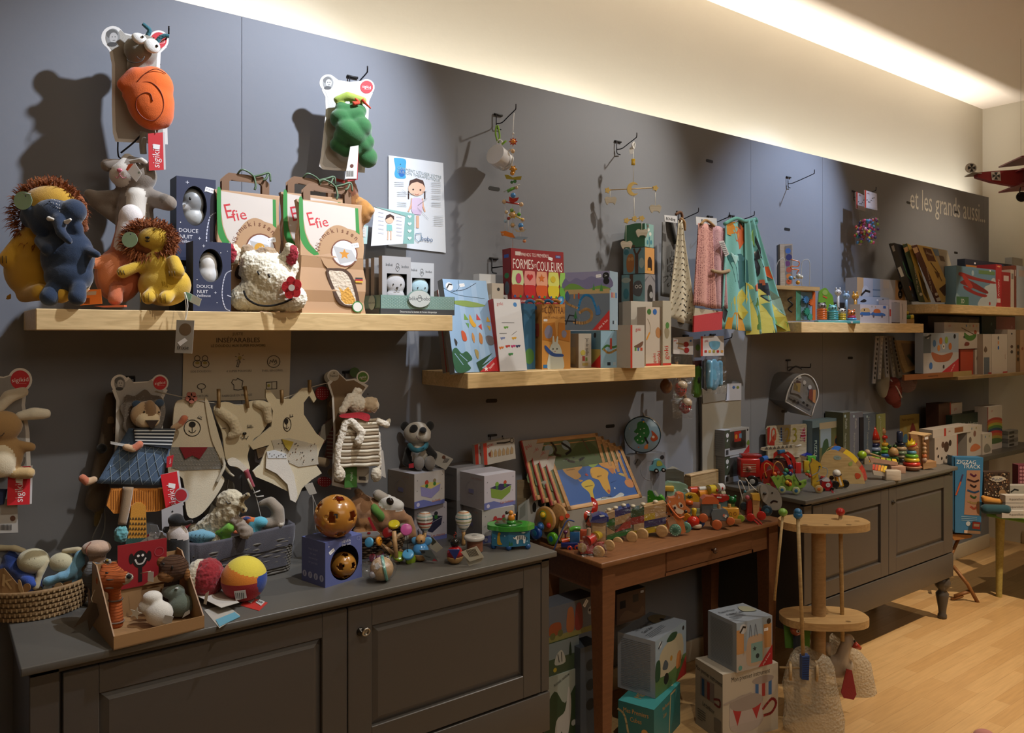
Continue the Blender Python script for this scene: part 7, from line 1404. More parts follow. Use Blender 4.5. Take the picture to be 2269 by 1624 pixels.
JG=[_r(0,0,100,100,'5f6844'),_q('4a5a34',0,60,20,95,50,70,80,98,100,70,100,20,0,20),_e(30,85,6,10,'8a9aa0'),_e(55,90,6,10,'8a9aa0'),_L(5,'3a2c1c',35,100,40,85,36,75,44,70),_L(5,'1c1a18',50,95,60,80,52,72),_l(4,'5c4a34',10,70,20,100),_l(4,'5c4a34',86,70,80,100)]
puzzle(4,JG,'rearmost leaning wooden puzzle, only its pale top edge and label showing',22);puzzle(3,JG,'third leaning wooden puzzle behind the map, with white corner label',25);puzzle(2,JG,'second leaning wooden puzzle behind the map, with white corner label',27.5);puzzle(1,JG,'jungle puzzle directly behind the world map puzzle',30);puzzle(0,LA,'wooden framed world map puzzle with blue seas, front of the leaning stack',32)
P=on2('activity_house','white wooden activity house panel with arches beside the purple cartons','activity toy',1172,1198)
b.p(-4,2,'b9bab5:g',1168,1196,1168,1108,1182,1092,1190,1072,1206,1064,1210,1066,1209,1150,1200,1170,1190,1196);b.fl(smc(Q(1193,1120,1193,1104,1199,1096,1205,1100,1205,1120)),'17150f',-4.3);b.fl(smc(Q(1181,1132,1180,1118,1184,1112,1188,1118,1187,1132)),'1c1a14',-4.3);b.fl(Q(1180,1090,1186,1082,1186,1100,1180,1104),'9a6a4c',-4.3);b.ln(smc(Q(1192,1078,1198,1074,1202,1080,1196,1086)),1.5,'8f918c',-4.3);b.end('right_panel')
b.p(-6,-2,'a3a8a3:g',1146,1190,1148,1120,1168,1106,1172,1190);b.fl(Q(1152,1124,1164,1112,1164,1140,1151,1150),'7f857f',-6.3);b.end('left_panel')
b.box(*P.q(1146,1190,12),*P.q(1186,1066,60),'8f7d60:w');b.end('wooden_box')
[b.t([(1146+5*i,1074-1.5*i,12),(1162+5*i,1062-1*i,40)],1.6,'8a8270:w',False)for i in range(6)];b.end('roof_slats')
for u in(1166,1181):wheel(P,u,1184,10,'1f2726',-10)
P=on2('pull_along_toy','wooden pull-along toy with yellow, red and blue knobs at the left table end','pull toy',1212,1206)
for u,v,du,r,nm in((1209,1150,0,(20,28),'front_disc'),(1236,1146,14,(17,27),'rear_disc')):
 b.lathe(P.q(u,v,du),[(0,-4*P.s),(26*P.s,-4*P.s),(28*P.s,-2*P.s),(28*P.s,2*P.s),(26*P.s,4*P.s),(0,4*P.s)],'b98f5c:w',36,(-1,-1.1,0));b.end(nm)
c=Vector(P.q(1209,1150,0))+Vector((-1,-1.1,0)).normalized()*4.3*P.s;b.lathe(tuple(c),[(0,0),(24*P.s,0),(24*P.s,.5*P.s),(0,.6*P.s)],'a87a24:g',36,(-1,-1.1,0));b.end('yellow_face')
for u,v,col in((1202,1138,'c9a81e'),(1197,1163,'2f62a5'),(1216,1161,'c4332a')):
 P.O('knob','o',u,v,-12,6.5,col+':g');cc=Vector(P.q(u+2,v+2,-3));b.lathe(tuple(cc+Vector((-1,-1.1,0)).normalized()*1.6*P.s),[(0,0),(10*P.s,0),(10*P.s,.8*P.s),(0,1*P.s)],{'c9a81e':'6f8a34','2f62a5':'2f6a9a','c4332a':'96201e'}[col]+':g',24,(-1,-1.1,0));b.end('colour_spot')
b.pr(smc(Q(1238,1180,1240,1160,1254,1152,1264,1162,1262,1186,1250,1196,1240,1200)),4,14,'b99a72:w');b.o(1249,1168,2,1.6,'1a1512',n=8);b.fl(Q(1256,1156,1262,1160,1266,1172,1261,1170),'d9d9d6',3.5);b.end('head')
for u,v,r,col in((1188,1178,15,'1c4488'),(1224,1191,14,'4f8f24')):wheel(P,u,v,r,col,-8,'1a6a8a',w=.8,ax=(-1,-1,0))
P.O('pull_cord','T3',1.6,'24386b:c',1272,1154,-6,1256,1150,-14,1244,1170,-20,1232,1196,-24,1226,1212,-26)
for u,v in((1244,1146),(1257,1141)):P.O('antenna','cyl',P.q(u,v,-8),P.q(u,v+2,4),5*P.s,'c24a30:g')
P=on2('pull_along_horse','pull-along wooden horse with pink nose, magenta ear and yellow mane','pull toy',1242,1190)
b.lathe(P.q(1254,1105,10),[(0,-8*P.s),(17*P.s,-8*P.s),(19*P.s,-6*P.s),(19*P.s,6*P.s),(17*P.s,8*P.s),(0,8*P.s)],'b8926a:w',28,(-.5,-1,0));b.lathe(P.q(1264,1110,10),[(0,-8.4*P.s),(13*P.s,-8.4*P.s),(14*P.s,-6*P.s),(14*P.s,6.4*P.s),(13*P.s,8.4*P.s),(0,8.4*P.s)],'b86a90:g',28,(-.5,-1,0));b.o(1248,1102,0,1.6,'1a1512',n=8);b.end('head')
P.O('ear','o',1239,1089,0,(5.6,3,14),'8c1f4c:g');P.O('ear','o',1259,1078,12,(3,3,6),'9c2a44:g')
rg=random.Random(2)
for i in range(60):a=rg.uniform(0,1);u=1230+30*a;v=1092-12*sin(PI*a)+rg.uniform(-3,3)+(10 if a<.2 else 0);tuft(b,P.q(u,v,8+rg.uniform(-5,5)),(rg.uniform(-.8,.5),rg.uniform(-.5,.3),rg.uniform(.2,1)),9*P.s,.8*P.s,'b8a84c:c')
b.end('mane');b=P.b()
for i in range(40):a=rg.uniform(0,1);tuft(b,P.q(1192+20*a,1112-6*a,12+rg.uniform(-3,3)),(-.6,rg.uniform(-.3,.3),-.6+a),14*P.s,.7*P.s,'a5a54c:c',.8)
b.end('tail')
b=P.b();b.pr(smc(Q(1206,1112,1225,1108,1244,1118,1256,1130,1250,1170,1215,1170,1200,1140)),20,30,'a8a294:w');b.fl(smc(Q(1205,1118,1210,1114,1213,1120,1208,1124)),'a85a6a',19.6);b.end('body');P.O('harness','T3',3.5,'b8402c:g',1228,1108,10,1240,1120,2,1252,1128,4)
for u in(1215,1250):wheel(P,u,1182,12,'8a3a30',24)
P=on2('pull_along_ladybird','red wooden pull-along ladybird with big black spots beneath the map puzzle','pull toy',1290,1192)
b.lathe(P.q(1273,1136,0),[(0,-6*P.s),(19*P.s,-6*P.s),(20.5*P.s,-4*P.s),(20.5*P.s,4*P.s),(0,6*P.s)],'b52a1e:g',32,(-.4,1,-.1));b.end('wing_disc')
ax=Vector((-.4,1,-.1)).normalized();
for u,v,r in((1267,1125,4.6),(1264,1139,4.6),(1278,1137,4.8)):q=Vector(P.q(u,v,0))-ax*6.2*P.s;b.lathe(tuple(q+Vector((0,0,0))),[(0,-.3*P.s),(r*P.s,-.3*P.s),(r*P.s,.3*P.s),(0,.3*P.s)],'14100e:g',16,(-.4,1,-.1))
b.end('spots');b.lathe(P.q(1305,1126,14),[(0,-3*P.s),(22*P.s,-3*P.s),(23*P.s,0),(0,3*P.s)],'9c2018:g',28,(-.55,-1,.55));b.end('wing_disc')
b.cyl(P.q(1290,1138,6),P.q(1322,1154,-2),13*P.s,'b3341f:g');b.ring(P.q(1304,1145,2),13*P.s,2*P.s,'14100e:g',(1,-.2,-.5));b.p(-14,-13,'c9c6c4',1301,1134,1314,1138,1312,1142,1299,1138);b.o(1306,1150,4,(14,12,18),'b3341f:g');b.end('body')
P.O('black_base','o',1288,1164,8,(24,14,13),'0e0c0b:g');
for u in(1276,1312):wheel(P,u,1178,13,'1a1816',4)
P=on2('toy_train','small colourful wooden train with green roof beside the wrapped red engine','toy train',1266,1216)
b.rb(*[*P.q(1243,1212,-6)],*P.q(1280,1201,10),'1a2460:g',.002);b.end('base');P.O('cabin','x',1263,1202,-4,1284,1178,10,'2a5a8a:g',.001)
P.O('roof','T3',5.5,'4a9030:g',1263,1176,2,1273,1171,2,1286,1172,2);b.cyl(P.q(1244,1199,0),P.q(1260,1196,3),5.6*P.s,'c4481f:g');b.cyl(P.q(1260,1196,3),P.q(1270,1195,4),5.4*P.s,'c99a24:g');b.end('boiler');b.lathe(P.q(1253,1196,1),[(2*P.s,0),(2*P.s,12*P.s),(5.5*P.s,17*P.s),(5*P.s,20*P.s),(0,20*P.s)],'5a2a4c:g',14);b.end('chimney')
for u,v in((1262,1213),(1278,1211)):wheel(P,u,v,6,'c2402c',-8,'1a2460')
P.O('wagon','x',1286,1198,6,1304,1176,16,'b84a2a:g',.002)
def fr(P,u0,v0,u1,v1,d0,d1,m,nm,r=.0015):b=P.b();b.rb(*P.q(u0,v1,d0),*P.q(u1,v0,d1),m,r);return b.end(nm)
WD='c09c6c:w';WDm='bb9a70:w'
P=on2('toy_engine','wrapped wooden engine with red front and blue roof at the table front','toy train',1318,1228)
b.x(1285,1224,-12,1314,1206,26,'a82a26:g',.002);b.x(1314,1220,-6,1344,1200,26,'a03a34:g',.002);b.end('chassis');P.O('red_boiler','cyl',P.q(1300,1196,-12),P.q(1322,1190,8),12*P.s,'b03028:g');P.O('yellow_boiler','cyl',P.q(1318,1188,-4),P.q(1328,1186,8),11*P.s,'c4a52c:g')
fr(P,1312,1155,1342,1204,0,24,'b5966c:w','cabin');b.p(-6,28,'24306f:g',1307,1156,1312,1144,1330,1138,1348,1144,1348,1154,1334,1158);b.fl(Q(1326,1140,1337,1139,1340,1142,1330,1144),'d0d0cc',-6.3);b.end('roof');P.O('chimney','cyl',P.q(1304,1186,-8),P.q(1304,1168,-8),4.5*P.s,'b99a80:w')
for u,v,r in((1289,1210,10.5),(1325,1218,13.5),(1348,1204,12.5)):wheel(P,u,v,r,WD,-16 if u!=1289 else-12,w=.45,ax=(-.5,-1,0))
crinkle(P,'clear_wrap',lambda a,c:(1288+54*a,1228-88*c+(14*(1-a)if c>.6 else 0),-24+10*sin(PI*c)),6,8,1.4)
def wagon(lab,u0,u1,vb0,vb1,blocks,wheels,base,axx=(-.45,-1,0)):
 P=on2('toy_wagon',lab,'toy train',(u0+u1)/2,(vb0+vb1)/2+8);sl=(vb1-vb0)/(u1-u0)
 def qd(a,bq,c,d_,m,nm='block',d0=-8,d1=22):b=P.b();U=lambda t_:u0+(u1-u0)*t_;V=lambda t_,s_:vb0+sl*(U(t_)-u0)-s_;b.pr([(U(a),V(a,bq)),(U(c),V(c,bq)),(U(c),V(c,d_)),(U(a),V(a,d_))],d0,d1,m+(':w' if m in('bd9a6a','b8946a','c0a078')else ':g'));b.end(nm)
 qd(0,0,1,12,base,'chassis')
 for bl in blocks:
  if len(bl)==5:qd(*bl)
  else:P.O('block','pr',[(u0+(u1-u0)*x,vb0+sl*(u1-u0)*x-z)for x,z in bl[0]],-8,22,bl[1]+':g')
 for u,v,r in wheels:wheel(P,u,v,r,WD,-14,w=.5,ax=axx)
 for x in(.12,.4,.75):P.O('peg','o',u0+(u1-u0)*x,vb0+sl*(u1-u0)*x-blocks[-1][3]-3 if len(blocks[-1])==5 else vb0-66,8,(6,6,4),'c9bfa8:w')
 crinkle(P,'clear_wrap',lambda a,c:(u0-2+(u1-u0+4)*a,vb0+sl*(u1-u0)*a-8-(blocks[-1][3]-4 if len(blocks[-1])==5 else 50)*c,-9.5),8,6,1)
wagon('wrapped wooden wagon with blue block and triangle pieces behind the red engine',1344,1396,1196,1180,[(0,12,.34,30,'b8946a'),(Q(0,30,.34,14,.34,44,0,46),'2c6a34'),(.34,28,1,46,'bd9a6a'),(Q(.34,13,1,13,1,40),'a83430'),(0,46,.34,60,'c0a078'),(.34,46,1,60,'24306f')],V(1367,1198,12,1398,1186,12.5),'2f6a38')
wagon('wrapped wooden wagon with stacked coloured blocks and yellow base, middle of the table',1394,1474,1188,1172,[(.12,12,.4,26,'c0a078'),(.0,26,.4,42,'8f2a2a'),(.4,14,1,29,'1c2460'),(.4,29,.7,43,'c4a530'),(.7,29,1,43,'b8946a'),(0,42,.4,58,'1f4a30'),(.4,43,1,60,'bd9a6a')],V(1421,1180,13.5,1464,1173,13.5),'b89a22')
def fox(lab,u,v,s,wh):
 P=on2('pull_along_fox',lab,'pull toy',u,v);X=lambda a,c:(u+(a-1510)*s,v+(c-1185)*s);OF='c07244'
 def q(nm,pts,d0,d1,col,sm_=False,ext=None):b=P.b();b.pr([X(*p)for p in pts],d0*s,d1*s,col+':g',None,sm_);b.end(nm)
 q('head',Q(1481,1099,1488,1100,1497,1098,1501,1090,1510,1092,1518,1108,1520,1118,1530,1126,1528,1132,1516,1134,1508,1140,1497,1132,1486,1118,1478,1110),-10,8,OF)
 b=P.b();k=[X(*p)for p in Q(1489,1117,1497,1114,1502,1122,1512,1126,1516,1130,1510,1136,1500,1134)];b.fl(k,'cdb9a2',-10.4*s);b.fl(smc([X(*p)for p in Q(1503,1112,1508,1110,1514,1118,1508,1122)]),'cdb9a2',-10.4*s);b.c(*X(1495,1122),2.6*s,'2a1c28',-10.8*s,3.4*s);b.c(*X(1509,1117),2.4*s,'2a1c28',-10.8*s,3.4*s);b.fl([X(*p)for p in Q(1483,1104,1487,1109,1482,1112)],'b8968a',-10.6*s);b.fl([X(*p)for p in Q(1503,1093,1507,1100,1502,1102)],'b8968a',-10.6*s);b.end('face');P.O('nose','o',*X(1519,1130),-10*s,4*s,'17100e:g')
 q('ear',Q(1500,1092,1508,1089,1516,1092,1517,1108,1512,1112,1503,1100),-2,12,'cf7a4a')
 q('body',Q(1494,1132,1510,1140,1517,1160,1520,1176,1510,1180,1503,1160,1492,1142),-8,6,OF)
 q('tail',Q(1452,1116,1476,1114,1484,1122,1490,1140,1480,1134,1466,1126),4,14,'b8703c')
 P.O('cord','t',[(*X(1479,1112),-11*s),(*X(1490,1128),-13*s),(*X(1504,1143),-13*s),(*X(1516,1140),-11*s)],1.8*s,'cf6a34:c')
 for uu,vv,r,d in((1496,1170,13,-12),(1522,1168,12,2)):wheel(P,*X(uu,vv),r*s,'5f8f7c',d*s,'3f6a58',ax=(-.3,-1,0))if wh or uu<1500 else None
 if wh:
  b=P.b();[b.c(*X(1494+9.5*cos(a),1170+10.5*sin(a)),.9,'bcd0c4',-19.5)for a in[2*PI*i/12 for i in range(12)]];b.end('wheel_dots')
fox('small wooden fox on green wheels behind the large fox',1476,1176,.62,False);fox('large orange wooden fox on green wheels, middle of the table',1508,1186,1.0,True)
P=on2('toy_engine','small engine made of a red ball and yellow chimney beside the fox','toy train',1538,1172)
P.O('red_ball','o',1536,1155,0,(14,12,13),'bb2a1a:g',n=20);b.lathe(P.q(1538,1144,0),[(4.5*P.s,0),(4.5*P.s,8*P.s),(6*P.s,14*P.s),(5*P.s,18*P.s),(0,18.5*P.s)],'c4a326:g',14);b.end('chimney');P.O('base','disc',P.q(1543,1165,0),12*P.s,8*P.s,'b9a68c:w');P.O('orange_disc','disc',P.q(1524,1148,4),10*P.s,6*P.s,'c98022:g',(-.6,-1,0))
wheel(P,1526,1164,11,'24509a',0);wheel(P,1554,1160,10,'24509a',10)
P=on2('toy_engine','grey wooden elephant engine with orange roof and wheels','toy train',1590,1172)
fr(P,1555,1112,1580,1145,0,20,'5f676c:g','cabin');P.O('roof','p',-4,20,'b85c34:g',1554,1116,1555,1106,1564,1099,1584,1101,1592,1108,1592,1116);b.pr(Q(1574,1136,1578,1128,1600,1126,1610,1130,1613,1140,1611,1152,1576,1150),-8,10,'5d676e:g',None);b.c(1602,1140,3,'c0705a',-8.4);b.c(1606,1142,3,'c9c6c0',-8.5,4);b.o(1609,1144,-9,1.8,'14100e',n=8);b.end('boiler');P.O('chimney','cyl',P.q(1593,1130,0),P.q(1593,1118,0),3.6*P.s,'b08a62:w');fr(P,1576,1151,1615,1165,-6,12,'9a6f50:w','chassis')
fr(P,1548,1146,1580,1156,2,16,'9a6a4c:w','rear_chassis')
for u,v,r in((1558,1147,10),(1586,1160,11),(1616,1152,9)):wheel(P,u,v,r,'bd6238',-10 if u>1570 else-2)
P=on2('toy_engine','yellow wooden block engine with green wheels near the right table end','toy train',1625,1166)
fr(P,1603,1126,1637,1150,-2,16,'c08a2c:g','body');fr(P,1610,1149,1642,1160,-4,16,'9a7040:w','base');b.cyl(P.q(1618,1127,6),P.q(1618,1118,6),3.4*P.s,'c09a5c:w');b.ln(ell(1628,1138,3,4),1,'8a4a1c',-2.4);b.ln(ell(1618,1139,3,4),1,'8a4a1c',-2.4);b.end('chimney_and_windows');wheel(P,1616,1153,10,'8fa034',-6);wheel(P,1641,1148,8,'7f9a34',-2)
P=on2('wooden_shape_box','plain wooden posting box with animal cut-outs behind the animal train','wooden box',1530,1130)
t_,w,d,h=Box3('x','','',(1531,1128),(1592,1112),(1484,1112),ZB_,1058);o_=t_.location.copy();rz_=t_.rotation_euler.z;bpy.data.objects.remove(t_)
b=B();b.cart(w,d,h,'b59a70:w',[_q('1c140e',12,15,14,42,28,40,34,56,46,50,46,20),_q('4a3c24',62,50,66,62,74,58,84,64,86,50,74,48)],[],[_p('2a2016',10,42,84,42,84,52,10,52)])
o=b.build('box',None);o.parent=P.t;bpy.context.view_layer.update();o.matrix_parent_inverse=P.t.matrix_world.inverted();o.location=o_;o.rotation_euler.z=rz_
b=B();b.rb(-.002,d*.0,h,w+.002,d*.22,h+.012,'bfa278:w',.004);o=b.build('lid_rim',None);o.parent=P.t;o.matrix_parent_inverse=P.t.matrix_world.inverted();o.location=o_;o.rotation_euler.z=rz_
P=on2('toy_tractor','red wooden tractor cab with blue windows behind the map puzzle','toy tractor',1422,1135)
b.p(10,34,'a62c26:g',1406,1056,1428,1053,1443,1057,1443,1128,1410,1128);b.fl(Q(1411,1062,1424,1064,1424,1076,1411,1074),'25406a',9.6);b.fl(Q(1430,1064,1441,1062,1440,1076,1429,1078),'25406a',9.6);b.end('cab');P.O('hood','p',-4,12,'a32a26:g',1400,1094,1432,1090,1454,1082,1456,1090,1440,1104,1420,1112,1402,1104);wheel(P,1425,1124,12,'8c241f',0)
P=on2('toy_garage','wooden toy garage with grey panels behind the tractor','toy garage',1470,1135)
b.p(20,24,'5c5a52:w',1455,1045,1500,1042,1520,1050,1520,1132,1455,1132);b.fl(Q(1459,1062,1466,1056,1476,1060,1476,1080,1459,1080),'6f7034',19.6);b.ln(Q(1456,1046,1456,1130),4,'8a8a7c',19.4);b.ln(Q(1455,1082,1480,1080),4,'8a8a7c',19.4);b.fl(Q(1458,1086,1478,1084,1478,1100,1458,1100),'1c1c18',19.4);b.end('front_panel')
b.add([P.q(1424,1040,36),P.q(1455,1047,20),P.q(1500,1043,22),P.q(1512,1044,30),P.q(1488,1036,50),P.q(1450,1036,52)],[(0,1,2,3,4,5)],'8f8a78:w');b.p(20,24,'6a6456:w',1424,1041,1455,1048,1455,1052,1424,1045);b.end('roof');P.O('post','p',34,40,'5c564a:w',1424,1044,1430,1044,1430,1132,1424,1132)
P=Fig('toy_car','light blue wooden car with green window on the garage roof','toy car',1455,1045,y=2.42)
b.pr(smc(Q(1436,1042,1437,1034,1446,1030,1450,1020,1462,1018,1470,1028,1474,1034,1473,1043)),0,14,'5f9aa5:g');b.fl(smc(Q(1456,1022,1463,1021,1468,1030,1456,1032)),'9aa03c');b.end('body');wheel(P,1454,1043,5.5,'17181a',-2,'b9b9b6');wheel(P,1470,1041,5,'17181a',-2,'b9b9b6')
P=Fig('toy_car_box','grey printed carton behind the toy garage, under the tambourine','box',1430,1050,y=2.44,wall=1)
b.p(0,18,'74757a',1396,1012,1408,1006,1474,1002,1474,1120,1396,1120);b.c(1412,1024,8,'5a5c60');b.l(3,'1a1a1c',1407,1028,1413,1018);b.c(1467,1013,4.5,'17181a');b.ln(ell(1442,1042,22,22),1,'8f9094');b.end('carton')
P=Fig('tambourine','round tambourine with green tree and fox picture on pale blue skin','tambourine',1427,1006,y=2.42)
b.lathe(P.q(1424,962,0),[(0,-9*P.s),(38*P.s,-9*P.s),(39*P.s,-8*P.s),(39*P.s,-5*P.s),(0,-5*P.s)],'7f9fb5:g',48,(.27,1,0));b.lathe(P.q(1424,962,0),[(38*P.s,-8.8*P.s),(40.5*P.s,-8.5*P.s),(40.5*P.s,-3*P.s)],'15303c:g',48,(.27,1,0));b.lathe(P.q(1424,962,0),[(39.6*P.s,-3*P.s),(39.6*P.s,16*P.s),(37*P.s,16*P.s),(37*P.s,-4*P.s)],'8a7a5c:w',48,(.27,1,0));b.end('frame')
ax=Vector((.27,1,0)).normalized();R3=Matrix(((ax.y,ax.x,0,0),(-ax.x,ax.y,0,0),(0,0,1,0),(0,0,0,1)))
c=Vector(P.q(1424,962,0))-ax*9.2*P.s
with b.at(m=Matrix.Translation(c)@R3):b.deco(P.s,P.s,[_q('1f6a30',-1000,0,-1800,600,-1200,1400,-1000,2600,0,3000,800,2600,1400,1600,1600,400,1000,-800,200,-2000,-1000,-2000,-1800,-800),_l(400,'17181a',1200,-1800,600,-600),_c(-400,1200,140,'c9ccc4'),_c(400,1400,140,'c9ccc4'),_c(-1000,200,140,'c9ccc4'),_c(400,400,140,'c9ccc4'),_c(-400,-400,140,'c9ccc4'),_c(0,-1400,140,'c9ccc4'),_c(-1000,-1200,140,'c9ccc4'),_q('b8502c',2000,1000,3000,200,3400,-800,2400,-1400,1800,-800,2200,0),_c(2400,-400,300,'dcd3c6'),_q('2f5fa5',-200,3400,200,3600,600,3000,0,3000),_c(300,2900,200,'c99a2c'),_q('c4783a',600,-2400,1200,-2000,1200,-3000,400,-3000),_c(-800,-2800,160,'b8502c')])
b.end('picture')
for u,v in((1394,950),(1410,1000),(1426,920)):P.O('jingle','disc',P.q(u,v,4),6*P.s,2.4*P.s,'a8a49a:m',(1,.2,.1))
P=on2('skateboard_toy','small toy skateboard standing upright before the map puzzle','toy skateboard',1382,1150)
b.p(0,4,'8a2c20:g',1369,1148,1367,1085,1372,1072,1381,1067,1389,1072,1394,1088,1393,1148);b.g('a8582f:w',1372,1146,1370,1086,1375,1075,1381,1071,1387,1077,1390,1090,1389,1146);b.fl(smc(Q(1373,1082,1379,1079,1385,1083,1378,1085)),'4f7aa8');b.fl(smc(Q(1374,1082,1382,1080,1384,1083,1379,1083)),'b9b6a8',-.7);b.end('deck')
P=on2('pull_along_crocodile','green wooden pull-along dinosaur behind the wagons','pull toy',1430,1150)
b.p(0,12,'2f6f1f:g',1396,1098,1402,1102,1412,1116,1424,1120,1430,1110,1432,1092,1438,1086,1446,1088,1452,1100,1462,1100,1470,1106,1468,1114,1450,1114,1444,1124,1440,1148,1410,1148,1402,1120);[b.c(u,v,1,'8fb04c')for u,v in((1436,1098),(1434,1108),(1440,1104),(1404,1108),(1442,1114),(1438,1120))];b.g('b9bfb0',1447,1087,1453,1087,1460,1098,1456,1100);b.end('body');P.O('nose','T3',6,'4a9030:g',1462,1100,6,1469,1107,6,1464,1114,6);b.T3(1.6,'1c2454:c',1410,1122,-4,1422,1110,-6,1426,1124,-6);b.T3(1.6,'1c2454:c',1418,1108,-4,1428,1126,-5);b.end('cord');wheel(P,1414,1142,9,'2f6f1f',-4);wheel(P,1440,1142,9,'2f6f1f',-4)
P=on2('rainbow_toy','red arched wooden toy with round knob behind the blue block wagon','wooden toy',1352,1165)
k=P.s
for r0,r1,c in((19,15,'a82a22'),(15,11,'b9a090'),(11,7,'8f2424')):b.prism([(x*k,z*k)for x,z in ell(0,0,r0,r0,20,0,180)]+[(x*k,z*k)for x,z in ell(0,0,r1,r1,20,0,180)][::-1],-4*k,10*k,c+':g')
o=b.end('arch');o.location=P.q(1350,1141,0);b.x(1364,1165,2,1390,1132,12,'a82a22:g',.002);b.o(1388,1123,4,6,'a3201c:g');b.fl(Q(1362,1121,1368,1119,1372,1124,1366,1127),'c9c3b0',0);b.end('block');P.O('base','x',1331,1165,4,1370,1141,12,'b8946a:w',.001)
P=on2('toy_truck','mint green wooden truck behind the fox','toy truck',1500,1140)
P.O('body','p',8,30,'7f9a82:g',1474,1076,1484,1070,1510,1072,1526,1078,1526,1100,1520,1125,1478,1125);fr(P,1477,1085,1498,1128,-2,10,'8ba890:g','cab');fr(P,1470,1077,1493,1088,-4,8,'c29a3c:g','yellow_roof');fr(P,1498,1092,1528,1110,0,12,'6f9080:g','hood');P.O('grille','p',-2,6,'20241c:g',1470,1088,1477,1088,1477,1128,1470,1128);wheel(P,1485,1128,9,'2a2c26',-2);wheel(P,1512,1126,9,'2a2c26',-2)
P=on2('animal_train','row of wooden animal rolls in red, orange, yellow and white before the posting box','toy train',1570,1140)
for u,v,du,r,c,nm in((1528,1090,20,8,'c9c6bb','white_roll'),(1540,1086,30,9,'b8421f','red_roll'),(1556,1094,26,11,'c9802a','orange_roll'),(1558,1082,24,5,'c9c6bb','white_roll'),(1580,1084,24,11,'c4a82c','yellow_roll'),(1596,1080,16,10,'c9c4bd','white_roll'),(1600,1092,14,7,'b3ac8c','cream_roll')):
 b.cyl(P.q(u-du*.4,v+2,4),P.q(u+du*.45,v+3,14),r*P.s,c+':g');b.end(nm)
for u,v,c in((1550,1100,'2c1420'),(1589,1086,'b03a2c'),(1600,1082,'a82a22')):P.O('face','o',u,v,0,(3,2,3.4),c+':g',n=10)
P.O('wagon_base','p',12,26,'7d8a74:w',1524,1096,1608,1092,1612,1130,1524,1136)
P=on2('stacking_tower','wooden stack with palm tree on a yellow arch and orange beak','stacking toy',1535,1152)
b.p(0,14,'c4982a:g',1519,1112,1520,1098,1530,1093,1544,1095,1551,1104,1551,1112);b.c(1528,1102,3,'1c3020');[b.ln([(1528,1101),(1528+7*cos(a),1101+5*sin(a))],1.6,'1c3020')for a in(-2.8,-2,-1,-.3,.4,2.7)];b.end('palm_block');fr(P,1524,1112,1551,1126,0,12,'9a7a6c:g','block');fr(P,1528,1126,1552,1138,0,12,'7f8a70:g','block');fr(P,1528,1138,1552,1150,0,12,'8a8a60:g','block');P.O('beak','t',V(1518,1112,-2,1534,1114,-4),(6,5),'c4581f:g',False)
P=on2('toy_boat','red and blue wooden block truck behind the yellow engine','toy truck',1598,1150)
b.p(-4,14,'a3241f:g',1576,1100,1582,1096,1614,1098,1616,1106,1600,1112,1578,1108);b.fl(Q(1588,1099,1598,1100,1597,1103,1587,1102),'c9c3bd',-4.3);b.end('roof');fr(P,1580,1110,1612,1150,0,14,'6d8f96:g','body')
P=on2('toy_frog','small dark green wooden frog before the animal train','toy frog',1624,1150);b.o(1622,1108,0,(10,8,9),'0f5a26:g');b.o(1629,1100,0,3.5,'0f5a26:g');b.o(1615,1100,2,3.5,'0f5a26:g');b.cyl(P.q(1622,1148,2),P.q(1622,1112,2),7*P.s,'5f7a3c:g');b.end('body')
P=on2('pull_along_dog','red and yellow wooden pull-along animal with red wheels at the right table end','pull toy',1672,1158)
b.p(-8,8,'c4983a:g',1664,1094,1680,1092,1682,1104,1682,1108,1666,1106);b.p(-5,6,'b08a5c:w',1666,1106,1682,1106,1680,1146,1668,1146);b.end('head');b.p(-2,10,'9c2420:g',1656,1112,1664,1106,1668,1120,1664,1148,1654,1148);b.p(0,8,'9c2420:g',1682,1120,1688,1130,1688,1148,1682,1148);b.end('sides');wheel(P,1660,1144,9,'b3241e',-10);wheel(P,1685,1141,10,'b3241e',-6);b.T3(2,'a8241e:c',1664,1148,-8,1672,1154,-14,1680,1164,-18);b.T3(1.6,'a8241e:c',1664,1142,-8,1676,1150,-14,1683,1158,-16);b.end('cord')
P=on2('bead_maze_elephant','grey wooden elephant with white wire bead loops and blue wheels','bead maze',1700,1158)
P.O('body','pr',smc(Q(1646,1120,1652,1100,1672,1088,1690,1092,1690,1140,1650,1144)),14,24,'8a8474:w');b.pr(smc(Q(1680,1080,1690,1073,1706,1076,1718,1082,1728,1094,1733,1112,1728,1128,1712,1130,1700,1118,1690,1110,1682,1096)),0,10,'817f7a:g');b.pr(smc(Q(1684,1078,1694,1075,1702,1092,1694,1112,1686,1100)),-3,-1,'8e8c88:g');b.c(1711,1092,2,'17100e');b.ln(Q(1708,1114,1714,1110,1722,1112),4,'2a0e12',-.4,True);b.end('head')
b.T3(.9,'d5d5d2',1648,1110,6,1638,1078,0,1636,1068,0,1642,1066,0,1654,1090,6);b.T3(.9,'d5d5d2',1652,1060,0,1662,1072,4,1676,1086,4,1693,1096,-3);b.T3(.9,'d5d5d2',1653,1060,0,1660,1070,8,1664,1090,12);b.end('wire_loops');P.O('bead','o',1656,1102,0,5,'a8525c:g');P.O('bead','o',1652,1090,4,3.4,'2c6a7a:g');P.O('bead','o',1693,1093,-5,(4,3,3.5),'120e0c:g');wheel(P,1697,1130,12,'1c3444',-6,'2f5a70');wheel(P,1652,1124,9,'1c3444',10)
